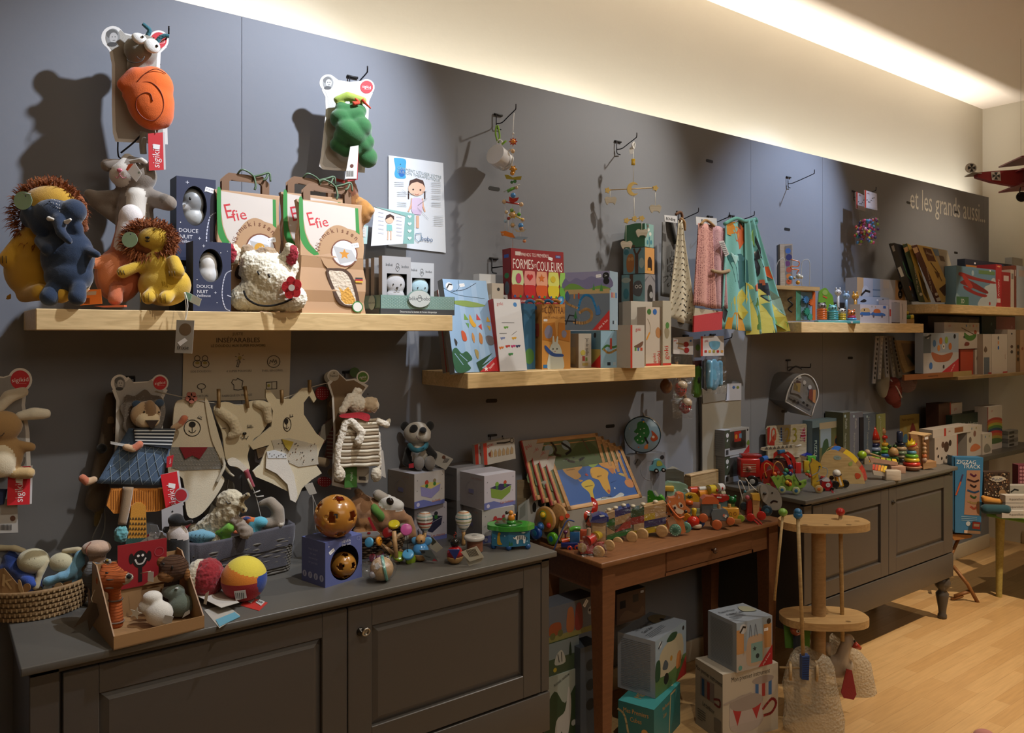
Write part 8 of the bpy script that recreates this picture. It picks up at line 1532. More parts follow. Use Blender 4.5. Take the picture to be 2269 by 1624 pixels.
# ================= right sideboard toys =================
def on3(name,lab,cat,u,v,z=ZC,**k):return Fig(name,lab,cat,u,v,z=z,**k)
GX='8d9094'
def tbox(lab,PF,PR,PL,z,vt,red):
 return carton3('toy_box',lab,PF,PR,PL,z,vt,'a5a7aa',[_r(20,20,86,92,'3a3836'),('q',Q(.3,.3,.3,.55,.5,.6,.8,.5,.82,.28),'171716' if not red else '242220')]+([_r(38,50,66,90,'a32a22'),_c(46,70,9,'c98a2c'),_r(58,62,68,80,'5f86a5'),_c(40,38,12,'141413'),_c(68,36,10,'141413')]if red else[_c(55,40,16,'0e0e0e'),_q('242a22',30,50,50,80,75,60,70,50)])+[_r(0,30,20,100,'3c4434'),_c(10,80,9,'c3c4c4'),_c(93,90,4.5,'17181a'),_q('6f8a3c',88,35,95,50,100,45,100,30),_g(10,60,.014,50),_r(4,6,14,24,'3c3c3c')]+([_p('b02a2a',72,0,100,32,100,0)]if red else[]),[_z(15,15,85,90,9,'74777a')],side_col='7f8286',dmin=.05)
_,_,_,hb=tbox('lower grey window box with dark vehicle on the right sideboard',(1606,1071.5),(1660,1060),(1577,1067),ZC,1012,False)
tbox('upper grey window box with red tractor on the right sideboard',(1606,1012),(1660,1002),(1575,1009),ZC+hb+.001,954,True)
P=Fig('number_puzzle','wooden puzzle with patterned numbers leaning on the wall of the right sideboard','puzzle',1745,985,y=2.47,wall=1)
b.p(0,4,'b3a88f:w',1700,950,1704,944,1786,939,1788,942,1787,1012,1701,1016);b.g('a8a294',1700,948,1706,946,1722,945,1702,980);b.g('9c261c',1700,948,1706,946,1704,986,1700,984);b.g('9c261c',1702,986,1716,960,1716,987);b.tx('goki',1712,951,5,'a8302a',8)
for s_,u,c,cc in(('0',1714,'b0442a','c9a030'),('1',1731,'1c4488','8fa9c4'),('2',1745,'b89c2c',None),('3',1761,'8a7f24',None),('4',1779,'9c2240','c49aa8')):b.tx(s_,u,965,46,c,3)
for k in range(5):b.ln([(1726,954+6*k),(1735,953+6*k)],1.6,'9fb2c4',-.9);b.ln([(1773,951+6*k),(1784,950+6*k)],1.6,'c9a0ac',-.9)
b.end('board')
P=on3('fire_truck','red wooden fire truck with white ladder on the right sideboard','toy truck',1668,1074)
b.x(1639,1056,-8,1682,1016,22,'a8241c:g',.004);[b.ln([(1644,1027+4*i),(1672,1028+4*i)],1.8,'b8987c',-8.4)for i in range(5)];b.o(1657,1037,-10,5.5,'94604a:w');b.end('rear_body')
P.O('chassis','p',-4,18,'b09a84:w',1640,1056,1738,1064,1736,1072,1642,1064);b.pr(smc(Q(1685,1064,1683,1032,1692,1020,1706,1022,1722,1036,1734,1058,1730,1068)),-8,16,'ab241c:g');b.fl(smc(Q(1696,1040,1704,1028,1714,1040,1706,1046)),'6a4a3c',-8.4);b.end('cab');P.O('blue_light','cyl',P.q(1686,1017,-6),P.q(1700,1016,8),6*P.s,'2a5a9a:g')
wheel(P,1663,1064,13,'171615',-12,'a9a9a6')
P.O('top','x',1646,1016,4,1690,1008,30,'8c1f1a:g',.003)
k=P.s
b.p(6,10,'b3aa94:w',1690,992,1762,986,1768,990,1766,995,1694,1000,1687,997);[b.fl([(1696+9*i,997-.7*i),(1700.5+9*i,990-.7*i),(1704+9*i,996.5-.7*i)],'5a544a',5.6)for i in range(7)];b.T3(2.6,'b9b3a8:w',1764,991,8,1779,988,10);b.end('ladder')
P=on3('toy_ramp','red double arch wooden car ramp behind the fire truck','wooden toy',1740,1050)
for d,u0 in((6,0),(26,18)):P.O('arch','pr',sm([(1712+u0,1010),(1722+u0,1002),(1736+u0,1004),(1752+u0,1018),(1760+u0,1048)],5)+sm([(1752+u0,1050),(1745+u0,1022),(1734+u0,1011),(1724+u0,1010),(1716+u0,1018)],5),d,d+5,'a82820:g')
P.O('dowel','t',V(1724,1004,8,1752,1004,28),3.4,'b08a6c:w',False);P.O('blue_roll','cyl',P.q(1726,1002,4),P.q(1740,1000,12),5*P.s,'2f6a9a:g');P.O('end_block','x',1765,1056,6,1778,1026,12,'b02a24:g',.002);P.O('core','p',12,24,'5c2c24:w',1716,1020,1760,1024,1760,1050,1716,1050)
P=on3('rolling_arches','green and yellow wooden arch car behind the fire truck','wooden toy',1692,1045)
for c,pts in(('b3a52c',Q(1665,1010,1668,1000,1684,998,1698,1004,1712,1016,1714,1024,1706,1014,1690,1008,1676,1006,1672,1012)),('4f9a30',Q(1652,1014,1660,1008,1680,1008,1690,1012,1688,1018,1660,1014)),('5fa038',Q(1700,1014,1716,1010,1732,1022,1738,1036,1732,1038,1722,1024,1706,1018))):P.O('arch','pr',pts,14,20,c+':g')
for u,v,c in((1674,997,'b5562c'),(1703,1011,'b5301f'),(1717,1013,'a5a05c')):P.O('roll','cyl',P.q(u-6,v,10),P.q(u+8,v,26),4.4*P.s,c+':g')
P.O('core','x',1662,1045,16,1712,1012,26,'7a2a20:g',.002)
def mz(P,pts,col):P.O('wire_loop','t',pts,.9,col)
P=on3('bead_maze_ladybird','red wooden bead maze with orange wire loops beside the fire truck','bead maze',1718,1085)
b.pr(smc(Q(1693,1075,1692,1052,1704,1042,1722,1041,1738,1052,1742,1072,1732,1080,1704,1080)),0,7,'8c2620:g');b.c(1698,1057,2.8,'14100e');b.c(1725,1046,3,'a8605a');b.end('body');mz(P,V(1698,1057,-1,1693,1035,0,1697,1026,0,1706,1030,0,1712,1040,2),'c9903c');mz(P,V(1713,1050,-1,1715,1032,0,1722,1023,0,1732,1028,2,1738,1040,4),'c9903c');P.O('bead','o',1715,1050,-3,5,'c4561c:g');wheel(P,1700,1077,7,'6f8a4c',-4);wheel(P,1735,1078,7,'6f8a4c',-2)
for u,v,c in((1743,1043,'2f7a4c'),(1752,1035,'141f5c'),(1751,1050,'141f5c'),(1740,1050,'2f6a7a')):P.O('bead','o',u,v,3,5.6,c+':g',n=12)
P=on3('bead_maze_crocodile','lime green crocodile bead maze with blue wheels at the sideboard front edge','bead maze',1748,1096)
b.p(0,9,'7fa545:g',1708,1056,1713,1058,1718,1055,1722,1059,1727,1053,1732,1057,1737,1053,1743,1056,1750,1053,1756,1057,1762,1052,1767,1060,1772,1068,1780,1066,1787,1063,1787,1072,1782,1080,1770,1082,1766,1090,1740,1086,1724,1084,1716,1070);b.c(1747,1069,8,'5c2c14');b.o(1743,1068,-3,4.6,'c4982c:g');b.o(1749,1072,-4,4.4,'c46a22:g');b.c(1773,1072,3,'14100e');[b.c(u,v,2.6,'4f7a2c')for u,v in((1724,1060),(1732,1072),(1760,1064),(1764,1078),(1784,1069))];b.end('body')
mz(P,V(1745,1068,-2,1738,1058,-3,1736,1048,0),'1c1816');mz(P,V(1773,1072,-1,1764,1060,-4,1760,1046,0,1763,1040,4),'1c1816');wheel(P,1731,1084,8,'a9b08a',-5,'2f6a9a');wheel(P,1762,1086,8.5,'a9b08a',-5,'2f6a9a');wheel(P,1774,1083,7,'a9b08a',8)
P=on3('pull_along_giraffe','yellow wooden giraffe with grey wire loops and orange checked wheel','pull toy',1808,1092)
b.p(0,8,'b89a34:g',1795,1030,1800,1022,1799,1016,1803,1016,1808,1020,1818,1026,1823,1036,1818,1040,1812,1040,1814,1060,1819,1080,1808,1084,1800,1076,1800,1056);b.c(1816,1034,2.4,'14100e');b.end('body');mz(P,V(1816,1034,-1,1812,1044,-5,1796,1054,-4),'6f7f8c');mz(P,V(1822,1035,0,1833,1040,0,1828,1056,-4,1808,1066,-4),'6f7f8c');wheel(P,1813,1083,8.6,'b9a070:w',-4,'c0661f')
for u,v,c in((1787,1050,'b8482a'),(1793,1054,'8c2820'),(1789,1045,'6f9a3c')):P.O('bead','o',u,v,-3,4,c+':g',n=10)
P=on3('toy_car','small red and white wooden beetle car with racing number','toy car',1831,1088)
b.pr(smc(Q(1819,1082,1820,1070,1824,1058,1834,1058,1842,1068,1844,1078,1842,1086,1824,1086)),-2,14,'96141c:g');b.fl(smc(Q(1820,1062,1826,1057,1834,1058,1838,1066,1824,1066)),'b9b9c4',-2.4);b.c(1834,1074,5,'c6c6cc',-2.6);b.tx('53',1834,1074,6,'1c1c2c',0,-2.9);b.end('body');wheel(P,1823,1084,4,'14120f',-4);wheel(P,1842,1083,4,'14120f',-4)
P=on3('racing_car','yellow and black wooden racing car with white helmet driver','toy car',1862,1082)
b.p(-6,6,'c4902a:g',1850,1054,1861,1052,1868,1076,1854,1078);b.fl(Q(1854,1056,1858,1055,1864,1074,1860,1075),'d0c7b0',-6.4);b.end('body');b.o(1854,1049,0,9,'c9c6bd:g');b.T3(1.2,'17100e',1847,1051,-6,1854,1053,-9,1862,1050,-6);b.end('helmet');wheel(P,1849,1072,8,'151413',-6);wheel(P,1873,1072,9,'151413',2);wheel(P,1846,1060,5,'2c2018',8);P.O('grille','x',1854,1082,-4,1866,1073,4,'9a917c:m',.001)
P=on3('price_tag','small red bar code tag hanging over the right sideboard edge','tag',1850,1092);b.p(-2,-1,'a8323a',1841,1084,1855,1096,1858,1106,1844,1098);b.fl(Q(1846,1089,1854,1095,1855,1101,1847,1095),'b3b0b0',-2.3);b.end('tag')
P=on3('shape_sorter','half-round wooden shape sorter with yellow and red panels','shape sorter',1880,1072)
arc=sm(Q(1812,1050,1822,1012,1838,998,1858,999,1886,1016,1908,1044,1917,1070),5)+Q(1914,1075,1880,1072,1826,1060)
b.pr(arc,0,3,'b59c6c:w');b.fl(smc(Q(1847,1012,1855,1009,1864,1013,1861,1018,1850,1018)),'7f918c');b.tx('vrac',1856,1014,4,'222',0);b.fl(smc(Q(1894,1050,1900,1048,1907,1052,1905,1059,1897,1060)),'b0421f');b.fl(smc(Q(1880,1026,1888,1022,1888,1030,1882,1032)),'8a9a4c');b.end('near_side')
arc2=[(u+20,v-4)for u,v in arc]
P.O('far_side','pr',arc2,32,35,'b08a5c:w')
def band(P,i0,i1,col,nm):
 b=P.b();a0=arc[i0:i1+1];vs=[P.q(u,v,3)for u,v in a0]+[P.q(u+20,v-4,32)for u,v in a0];n=len(a0);b.add(vs,[(i,i+1,n+i+1,n+i)for i in range(n-1)],col);b.add([(x,y,z-.004)for x,y,z in vs],[(i,i+1,n+i+1,n+i)for i in range(n-1)],col);return b.end(nm)
band(P,11,15,'2f62a5:g','blue_panel');band(P,17,22,'b8971c:g','yellow_panel');band(P,24,29,'a02620:g','red_panel');band(P,2,9,'5f8a34:g','green_panel')
P=on3('tray_puzzle','open wooden tray with dark blue inside behind the half-round sorter','tray',1790,1040)
q=[P.q(1750,1004,20),P.q(1784,996,60),P.q(1828,1003,40),P.q(1796,1014,0)];b.add(q+[(x,y,z-.03)for x,y,z in q],[(4,5,6,7)]+[(i,(i+1)%4,4+(i+1)%4,4+i)for i in range(4)],'a08a68:w');c=sum((Vector(p)for p in q),Vector())/4;b.add([tuple(c+(Vector(p)-c)*.9-Vector((0,0,.001)))for p in q],[(0,1,2,3)],'1a206a:g');b.end('tray');P.O('base','x',1760,1060,8,1810,1015,40,'9a8460:w',.002)
P=on3('wooden_box','flat pale wooden box behind the blue tray','wooden box',1820,1010);P.O('box','x',1782,1010,20,1845,988,60,'a8977c:w',.003);P.O('roller','cyl',P.q(1846,1000,4),P.q(1858,994,24),8*P.s,'b09a78:w')
P=on3('toy_blocks','yellow and green wooden blocks between ramp and giraffe','wooden blocks',1788,1050);P.O('yellow_block','x',1784,1048,6,1796,1022,14,'b8982a:g',.001);P.O('green_block','x',1794,1048,10,1812,1012,20,'4f9a34:g',.001)
P=on3('bead_carousel','round wooden table toy with pale blue top and dowel legs','wooden toy',1862,998)
b.disc(P.q(1863,949,0),27*P.s,7*P.s,'a88f66:w');b.disc(P.q(1862,945,0),23*P.s,2*P.s,'7f90a5:g');b.end('top')
for u,d in((1849,-14),(1860,-20),(1868,10),(1882,-8)):P.O('leg','t',[(u,951,d),(u,1000,d)],3.4,'a8905f:w',False)
b.x(1852,968,-22,1858,956,-21,'8a909a:g',.001);b.T3(.7,'8a9a4c',1866,966,-14,1878,976,-18,1882,990,-20);b.end('mirror')
for u,v,c in((1870,989,'b8ac3c'),(1876,984,'b8262a'),(1882,982,'2f62a5'),(1886,988,'b8b03c'),(1878,992,'a03028')):P.O('bead','o',u,v,-24,4,c+':g',n=10)
def stack(lab,u,vb,rings,head,z=ZC,nm='stacking_rings',cat='stacking toy',base=None):
 P=on3(nm,lab,cat,u,vb);k=P.s;z_=0
 if base:b=P.b();b.lathe((0,0,0),[(0,0),(base[0]*.6*k,0),(base[0]*k,base[1]*.8*k),(base[0]*.96*k,base[1]*k),(0,base[1]*k)],base[2]+':w',28);b.end('base');z_=base[1]
 for r,h,c in rings:b=P.b();b.lathe((0,0,(z_+h/2)*k),[(0,-h*.5*k)]+[((r-h/2+h/2*cos(a))*k,h/2*sin(a)*k)for a in[PI*(i/8-.5)for i in range(9)]]+[(0,h*.5*k)],c+':g',28);b.end('ring');z_+=h
 head(P,z_);return P
def mouse(P,z):
 k=P.s;b=P.b();b.ball((0,0,(z+12)*k),(11*k,10*k,13*k),'9a7452:w',18);b.o(P.u+9,P.v-z-10,-6,2,'241410:g',n=8);b.o(P.u+4,P.v-z-16,-8,1.4,'241410:g',n=8);b.end('head')
 for q in(-9,7):b=P.b();b.ball((q*k,0,(z+23)*k),(5.5*k,2*k,6*k),'b9a48a:w',12);b.end('ear')
stack('ring stack with a wooden mouse head, at the back left of the ring stacks',1899,1012,[(15,9,'6f9a2c'),(14.5,9,'b0321c'),(13.5,8,'c4541f'),(13,8,'b8912c'),(12,7,'4a1a3c'),(11,7,'9c5f86')],mouse)
def gnome(P,z):
 k=P.s;b=P.b();b.ball((0,0,(z+5)*k),(11*k,10*k,8*k),'b08560:w',16);b.o(P.u+8,P.v-z-1,-7,2,'8c2018:g',n=8);b.end('face');b=P.b();b.lathe((0,0,(z+8)*k),[(0,-1*k),(11.5*k,0),(8*k,12*k),(4*k,22*k),(1*k,28*k),(0,28.5*k)],'bb2a18:g',24);b.end('red_hat')
stack('ring stack with pointed red gnome hat',1938,1016,[(15,8,'7f9a34'),(14,9,'14522a'),(13,9,'7f8fae'),(11,9,'141f4a')],gnome)
def duckh(P,z):k=P.s;b=P.b();b.ball((1*k,0,(z+4)*k),5*k,'c46a24:g',12);b.end('bead');b=P.b();b.ball((-2*k,0,(z+24)*k),(8*k,7*k,8*k),'a87f5a:w',14);b.end('head');b=P.b();b.lathe((0,0,(z+9)*k),[(9*k,0),(9*k,5*k),(5*k,7*k),(0,7*k)],'b32018:g');b.end('red_collar');b=P.b();b.ball((-6*k,0,(z+31)*k),(7*k,6*k,6*k),'b02818:g',14);b.end('red_cap')
stack('ring stack with red cap and green rings behind the gnome stack',1957,1012,[(13,8,'2f5fa5'),(12.5,8,'4f9a2c'),(12,8,'7f9f2c'),(11,8,'c0922c')],duckh)
def frog(P,z):
 k=P.s;b=P.b();b.ball((0,0,(z+10)*k),(11*k,10*k,11.5*k),'b08c5a:w',18);b.t([(P.u-2,P.v-z-6,-9),(P.u+4,P.v-z-5,-10),(P.u+8,P.v-z-8,-9)],.8,'8c2a18');b.end('head')
 for q in(-8,4):b=P.b();b.ball((q*k,0,(z+23)*k),4.5*k,'2c4a26:g',12);b.end('ear')
stack('ring stack with wooden frog head and two green rings',1979,1029,[(13,8,'1f5a2c'),(12,9,'2f5a34')],frog)
def boat(P,z):k=P.s;b=P.b();b.lathe((0,0,z*k),[(0,0),(8*k,0),(11*k,8*k),(0,8*k)],'161d30:g');b.end('navy_ring');b=P.b();b.rb(-8*k,-5*k,(z+8)*k,5*k,5*k,(z+34)*k,'26304a:g',4*k);b.end('navy_block')
stack('stack of tapered cream and sage bowls with navy block on top',1995,1023,[(14,8,'1a1c1c'),(14,8,'7d705a'),(14,9,'6f7f66'),(13,9,'a89070')],boat)
def king(P,z):
 k=P.s;b=P.b();b.ball((0,0,(z+9)*k),(11*k,10*k,10*k),'b08358:w',18);b.o(P.u+11,P.v-z-7,-3,2.4,'c09068:w',n=8);b.end('head');b=P.b();b.lathe((-2*k,0,(z+12)*k),[(10*k,0),(10.4*k,3*k),(10*k,6*k),(0,7*k)],'c9ae24:g',20,(-.35,0,1));b.pr([(P.u-12,P.v-z-14),(P.u-12,P.v-z-26),(P.u-7,P.v-z-20),(P.u-3,P.v-z-29),(P.u+1,P.v-z-20),(P.u+4,P.v-z-24),(P.u+4,P.v-z-14)],-7,-5,'c9ae24:g');b.ring((0,0,(z+12)*k),10.4*k,1.2*k,'a8201c:g',(-.35,0,1));b.end('crown')
stack('ring stack with yellow crown on a wide wooden base, front right of the ring stacks',2020,1042,[(18,9,'b0281c'),(16,9,'c0a82a'),(14,8,'5f9a2c'),(10,8,'4f86a0')],king,base=(21,10,'9a6a4c'))
P=on3('bead_slide_box','open wooden box with a column of pale beads at the right sideboard end','wooden toy',2042,1040)
b.p(0,2,'8f6c4a:w',2017,961,2042,964,2042,1036,2030,1036);b.p(-4,16,'a07f5a:w',2042,964,2045,964,2045,1030,2042,1030);b.p(20,23,'6a4c30:w',2042,964,2070,962,2070,1022,2042,1026);b.add([P.q(2016,961,10),P.q(2044,965,-6),P.q(2071,962,10),P.q(2036,958,26)],[(0,1,2,3)],'b59a72:w');b.add([P.q(2016,963,10),P.q(2044,967,-6),P.q(2071,964,10),P.q(2036,960,26)],[(0,1,2,3)],'b59a72:w');b.end('box');P.O('drawer','p',-6,18,'a5825c:w',2042,1024,2071,1021,2072,1034,2043,1039)
for i in range(5):P.O('bead','o',2046,984+8.5*i,-4,4.2+.4*i,('a8825c','b39678','a8825c','b5683c','a89080')[i]+':w',n=12)
b.fl(Q(2045,968,2053,966,2053,972,2045,973),'c9c9c9',-7);b.end('price_sticker')
def xylo(lab,pts,cols,body):
 P=on3('xylophone',lab,'xylophone',*pts['base']);b=P.b();b.rb(*P.q(pts['b'][0],pts['b'][1],-6),*P.q(pts['b'][2],pts['b'][3],14),body,.002);b.end('end_block')
 P.O('side_rail','pr',pts['side'],0,4,body)
 n=len(cols);A,B2,C,D=[Vector(P.q(*p))for p in pts['top']]
 for i,c in enumerate(cols):
  t0,t1=i/n,(i+.8)/n;b=P.b();q=[A.lerp(B2,t0),A.lerp(B2,t1),D.lerp(C,t1),D.lerp(C,t0)];b.add([tuple(v)for v in q]+[(v.x,v.y,v.z-.004)for v in q],[(0,1,2,3),(7,6,5,4)]+[(j,4+j,4+(j+1)%4,(j+1)%4)for j in range(4)],c+':g');b.end('tone_bar')
 return P
xylo('white xylophone with red and yellow bars at the sideboard front edge',dict(base=(1975,1064),b=(1961,1064,1994,1042),side=Q(1934,1042,1962,1046,1962,1056,1936,1052),top=V(1935,1040,4,1962,1045,-2,1976,1036,18,1944,1032,22)),['a8301c','b0401c','c0701f','c4902a','c9a82c'],'b9afa0:w')
xylo('wooden xylophone with green, yellow and blue bars behind the white one',dict(base=(1985,1048),b=(1972,1048,2004,1032),side=Q(1925,1012,1990,1024,1990,1032,1930,1024),top=V(1930,1024,10,1994,1030,2,1996,1020,16,1940,1016,26)),['c0902c','5f9a34','b8a82c','7f9a2c','c4a62c'],'b08a74:w')
P=on3('wooden_mallet','wooden mallet with round head lying on the green and yellow xylophone','mallet',1955,1028);P.O('stick','t',V(1930,1006,14,1980,1022,4),2.4,'b59c70:w',False);P.O('head','o',1928,1004,14,6.5,'b39a7c:w')
P=on3('toy_snail','lime green round toy head behind the half-round sorter','wooden toy',1912,1030);b.o(1912,1008,4,(10,9,9),'8aa81f:g');b.x(1918,1032,6,1938,1013,14,'a8977c:w',.002);b.end('body')
def book3(lab,PF,PR,PL,z,vt,col,front,side,sc=None,**k):return carton3('puzzle_box',lab,PF,PR,PL,z,vt,col,front,side,side_col=sc or col,**k)
yb_=2.36
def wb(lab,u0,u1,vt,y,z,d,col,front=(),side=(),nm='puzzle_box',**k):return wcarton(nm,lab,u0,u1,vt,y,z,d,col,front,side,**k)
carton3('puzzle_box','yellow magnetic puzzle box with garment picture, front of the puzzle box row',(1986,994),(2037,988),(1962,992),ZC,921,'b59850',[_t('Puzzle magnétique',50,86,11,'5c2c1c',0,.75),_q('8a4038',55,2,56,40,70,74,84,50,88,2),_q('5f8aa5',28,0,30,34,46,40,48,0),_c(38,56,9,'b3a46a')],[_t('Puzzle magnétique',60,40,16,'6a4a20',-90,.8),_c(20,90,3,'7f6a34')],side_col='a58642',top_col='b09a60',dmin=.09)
for i,(u0,u1,c,w_,lab)in enumerate(((1942,1962,'7f8450','La ferme','olive puzzle box between the yellow and blue ones'),(1913,1940,'4f5a66','La ferme','slate blue puzzle box left of the olive one'),(1883,1912,'63636a','Puzzle','grey puzzle box left of the slate blue one'),(1868,1883,'4c4c34','Puzzle','dark olive puzzle box at the left end of the row'))):
 wcarton('puzzle_box',lab,u0,u1,918-1.2*i,2.40,ZC,.11,c,[('r',0,0,1,1,c),('t',w_,.45,.78,.1,'a9a99a',-90,.8),_t('Puzzle magnétique',35,36,9,'9a9a8c',-90,.7),_c(30,93,3,'9aa')],top_col='8f9aa5')
wcarton('puzzle_box','navy edged book standing between the grey and slate boxes',1905,1914,925,2.395,ZC,.11,'14141c')
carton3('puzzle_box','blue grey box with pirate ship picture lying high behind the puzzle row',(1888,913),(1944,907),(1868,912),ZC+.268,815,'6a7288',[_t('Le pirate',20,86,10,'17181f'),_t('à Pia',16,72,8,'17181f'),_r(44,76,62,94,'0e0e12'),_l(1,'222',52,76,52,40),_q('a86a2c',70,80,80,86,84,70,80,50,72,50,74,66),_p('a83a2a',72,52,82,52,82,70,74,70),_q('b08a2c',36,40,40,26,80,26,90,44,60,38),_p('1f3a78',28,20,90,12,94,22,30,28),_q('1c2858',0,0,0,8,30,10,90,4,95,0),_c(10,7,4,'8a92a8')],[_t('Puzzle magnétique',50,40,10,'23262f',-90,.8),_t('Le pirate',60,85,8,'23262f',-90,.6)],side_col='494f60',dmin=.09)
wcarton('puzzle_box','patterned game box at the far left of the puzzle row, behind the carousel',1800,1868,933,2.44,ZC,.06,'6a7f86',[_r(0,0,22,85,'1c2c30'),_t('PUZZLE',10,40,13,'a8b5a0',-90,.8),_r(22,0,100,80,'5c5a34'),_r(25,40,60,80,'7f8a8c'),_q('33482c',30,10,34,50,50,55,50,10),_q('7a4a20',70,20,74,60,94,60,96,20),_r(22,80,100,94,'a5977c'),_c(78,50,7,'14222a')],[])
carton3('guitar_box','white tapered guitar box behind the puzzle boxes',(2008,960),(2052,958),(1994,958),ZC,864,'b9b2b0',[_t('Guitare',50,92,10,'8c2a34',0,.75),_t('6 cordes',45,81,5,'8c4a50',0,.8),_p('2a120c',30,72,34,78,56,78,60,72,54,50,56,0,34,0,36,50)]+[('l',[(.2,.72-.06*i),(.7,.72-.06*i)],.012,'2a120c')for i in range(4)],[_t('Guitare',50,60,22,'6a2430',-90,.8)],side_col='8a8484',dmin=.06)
P=Fig('knitted_toy','coral red knitted bag hanging behind the guitar box','knitted toy',1972,900,y=2.43);P.blob('body',[P.E(1978,868,0,(20,14,30),'96443a:k'),P.K(1978,850,0,1986,895,0,16,10,'96443a:k')],.005);P.O('edge','T3',1.6,'b5a5a0',1968,840,-10,1980,858,-14,1992,880,-12)
P=Fig('knitted_toy','pale pink knitted bag hanging above the guitar box','knitted toy',2010,870,y=2.44);P.blob('body',[P.E(2008,852,0,(22,12,18),'a88a8c:k',(0,10,0)),P.E(2022,845,0,(10,10,12),'8f7478:k'),P.K(1990,850,0,1986,866,0,12,10,'a88a8c:k')],.005)
P=Fig('knitted_toy','cream knitted bag hanging left of the coral one','knitted toy',1958,880,y=2.45);P.blob('body',[P.E(1957,848,0,(16,10,34),'8f8a7a:f')],.005)
for i,(u0,u1,v0,v1)in enumerate(((1945,1936,744,850),(1954,1948,744,840),(1962,1966,744,836),(1970,1982,744,836),(1978,1994,744,832))):
 P=Fig('toy_pack',['first','second','third','fourth','fifth'][i]+' narrow hanging pack from the left under the right end of the upper shelf','toy pack',u0,790,y=2.36+.015*i,wall=1);b.pr([(u0-4,v0),(u0+4,v0),(u1+4,v1),(u1-3,v1)],0,2,'86868c:c');[b.fl([(u0+(u1-u0)*t_-1,v0+(v1-v0)*t_-3),(u0+(u1-u0)*t_+2,v0+(v1-v0)*t_-3),(u0+(u1-u0)*t_+2,v0+(v1-v0)*t_+3),(u0+(u1-u0)*t_-1,v0+(v1-v0)*t_+2)],'1c1c20' if i%2==0 else 'a9a9ac')for t_ in[.08+.1*j for j in range(9)]];b.end('pack')
# ================= right upper shelf =================
P=Fig('activity_cube','wooden activity cube with gears and wire loops beside the toucan cloth','activity toy',1766,717,y=2.26)
b.add([P.q(1722,711,36),P.q(1764,711,0),P.q(1814,709,22),P.q(1772,709,60),P.q(1722,640,36),P.q(1764,640,0),P.q(1814,643,22),P.q(1772,643,60)],[(0,3,2,1),(4,5,6,7),(0,1,5,4),(1,2,6,5),(2,3,7,6),(3,0,4,7)],'b59a6c:w');b.end('body')
P.O('lid','p',-4,40,'bda276:w',1718,632,1764,634,1815,636,1815,644,1764,643,1718,640)
b.add([P.q(1763,710,-2),P.q(1776,710,4),P.q(1776,644,4),P.q(1763,644,-2)],[(0,1,2,3)],'4f8a78:g');b.add([P.q(1776,709,3.5),P.q(1807,709,18),P.q(1807,646,18),P.q(1776,646,3.5)],[(0,1,2,3)],'6f90a5:g');b.add([P.q(1807,709,17),P.q(1815,709,21),P.q(1815,646,21),P.q(1807,646,17)],[(0,1,2,3)],'b85a2c:g');b.end('coloured_panels')
for u,v,r,c,dd in((1786,664,9,'3f6fa5',6),(1800,670,8,'b85f34',12),(1788,690,9,'2f7a66',6),(1796,702,8,'3f8a78',10)):k=P.s;b.prism([((r if i%2 else r*.72)*k*cos(2*PI*i/20),(r if i%2 else r*.72)*k*sin(2*PI*i/20))for i in range(20)],-2*k,2*k,c+':g');o=b.end('gear');o.location=P.q(u,v,dd-5);o.rotation_euler.z=.4
P.O('maze_slot','T3',1.8,'17130f',1756,658,2,1748,664,6,1757,674,2,1749,684,6,1756,692,2)
b.T3(.8,'a5a9ae',1724,634,10,1724,590,10,1732,574,10,1742,576,10,1745,634,10);b.T3(.8,'a5a9ae',1781,632,12,1781,584,12,1790,574,12,1799,582,12,1798,632,12);b.end('wire_loops')
P.O('coil','T3',1.2,'b85f24:g',1752,575,0,1770,580,0,1768,590,0,1753,590,0,1755,596,0,1770,598,0,1766,604,0,1768,612,0)
for u,v,r,c in((1752,616,5,'4f86b0'),(1760,616,3,'b09a70'),(1769,612,6,'a9aaa0'),(1776,614,4,'b9b7ae'),(1768,626,5,'b8842c'),(1748,622,3,'b85a2c')):P.O('bead','o',u,v,0,r,c+':g',n=10)
P=Fig('glockenspiel_box','upright white frame with blue to orange printed figures behind the activity cube','toy box',1742,640,y=2.42)
b.p(0,8,'a9a096:w',1728,541,1756,540,1757,712,1730,712);b.g('6a6a70',1739,545,1754,543,1756,628,1741,630);[b.c(u,v,r,c)for u,v,r,c in((1746,556,6,'2f5fb0'),(1748,570,7,'1c2468'),(1745,584,6,'5a2c6a'),(1748,598,6,'a04a3c'),(1748,612,6,'b8702c'),(1748,624,6,'b84a1f'))];b.end('frame');P.O('side','p',0,10,'2c2824:s',1724,543,1728,541,1730,712,1726,712)
P=Fig('animal_figure','green wooden chameleon shape behind the animal stackers','wooden toy',1830,700,y=2.36);b.pr(smc(Q(1815,700,1815,652,1820,642,1830,638,1838,648,1846,660,1845,700)),0,6,'6a9a34:g');b.c(1828,648,6,'8aa84c');b.l(3,'b8502c',1824,656,1832,660);b.end('body')
P=Fig('animal_board','teal board carrying animal stackers on the right upper shelf','stacking toy',1860,717,y=2.235);k=P.s
P.O('board','x',1813,717,0,1906,710,26,'4f9aa0:g',.002);P.O('price_sticker','g','c9c9c9',1884,712,1890,712,1889,716,1886,716)
def stk(u,vb,rings,hc,hr,lab,ear='222'):
 for i,(c,r)in enumerate(rings):P.O('ring','disc',P.q(u,vb-5*i-3,12),r*k,5*k,c+':g')
 top=vb-5*len(rings)-2;b=P.b();b.o(u,top-4,12,(hr,hr*.8,hr*.8),hc+':g');[b.o(u+q,top-11,12,2.6,ear+':g',n=8)for q in(-6,6)];b.end('head');b=P.b();[b.o(u+q,top-5,4,(2,1,2),'1a1614:g',n=8)for q in(-3,3)];b.end('eyes')
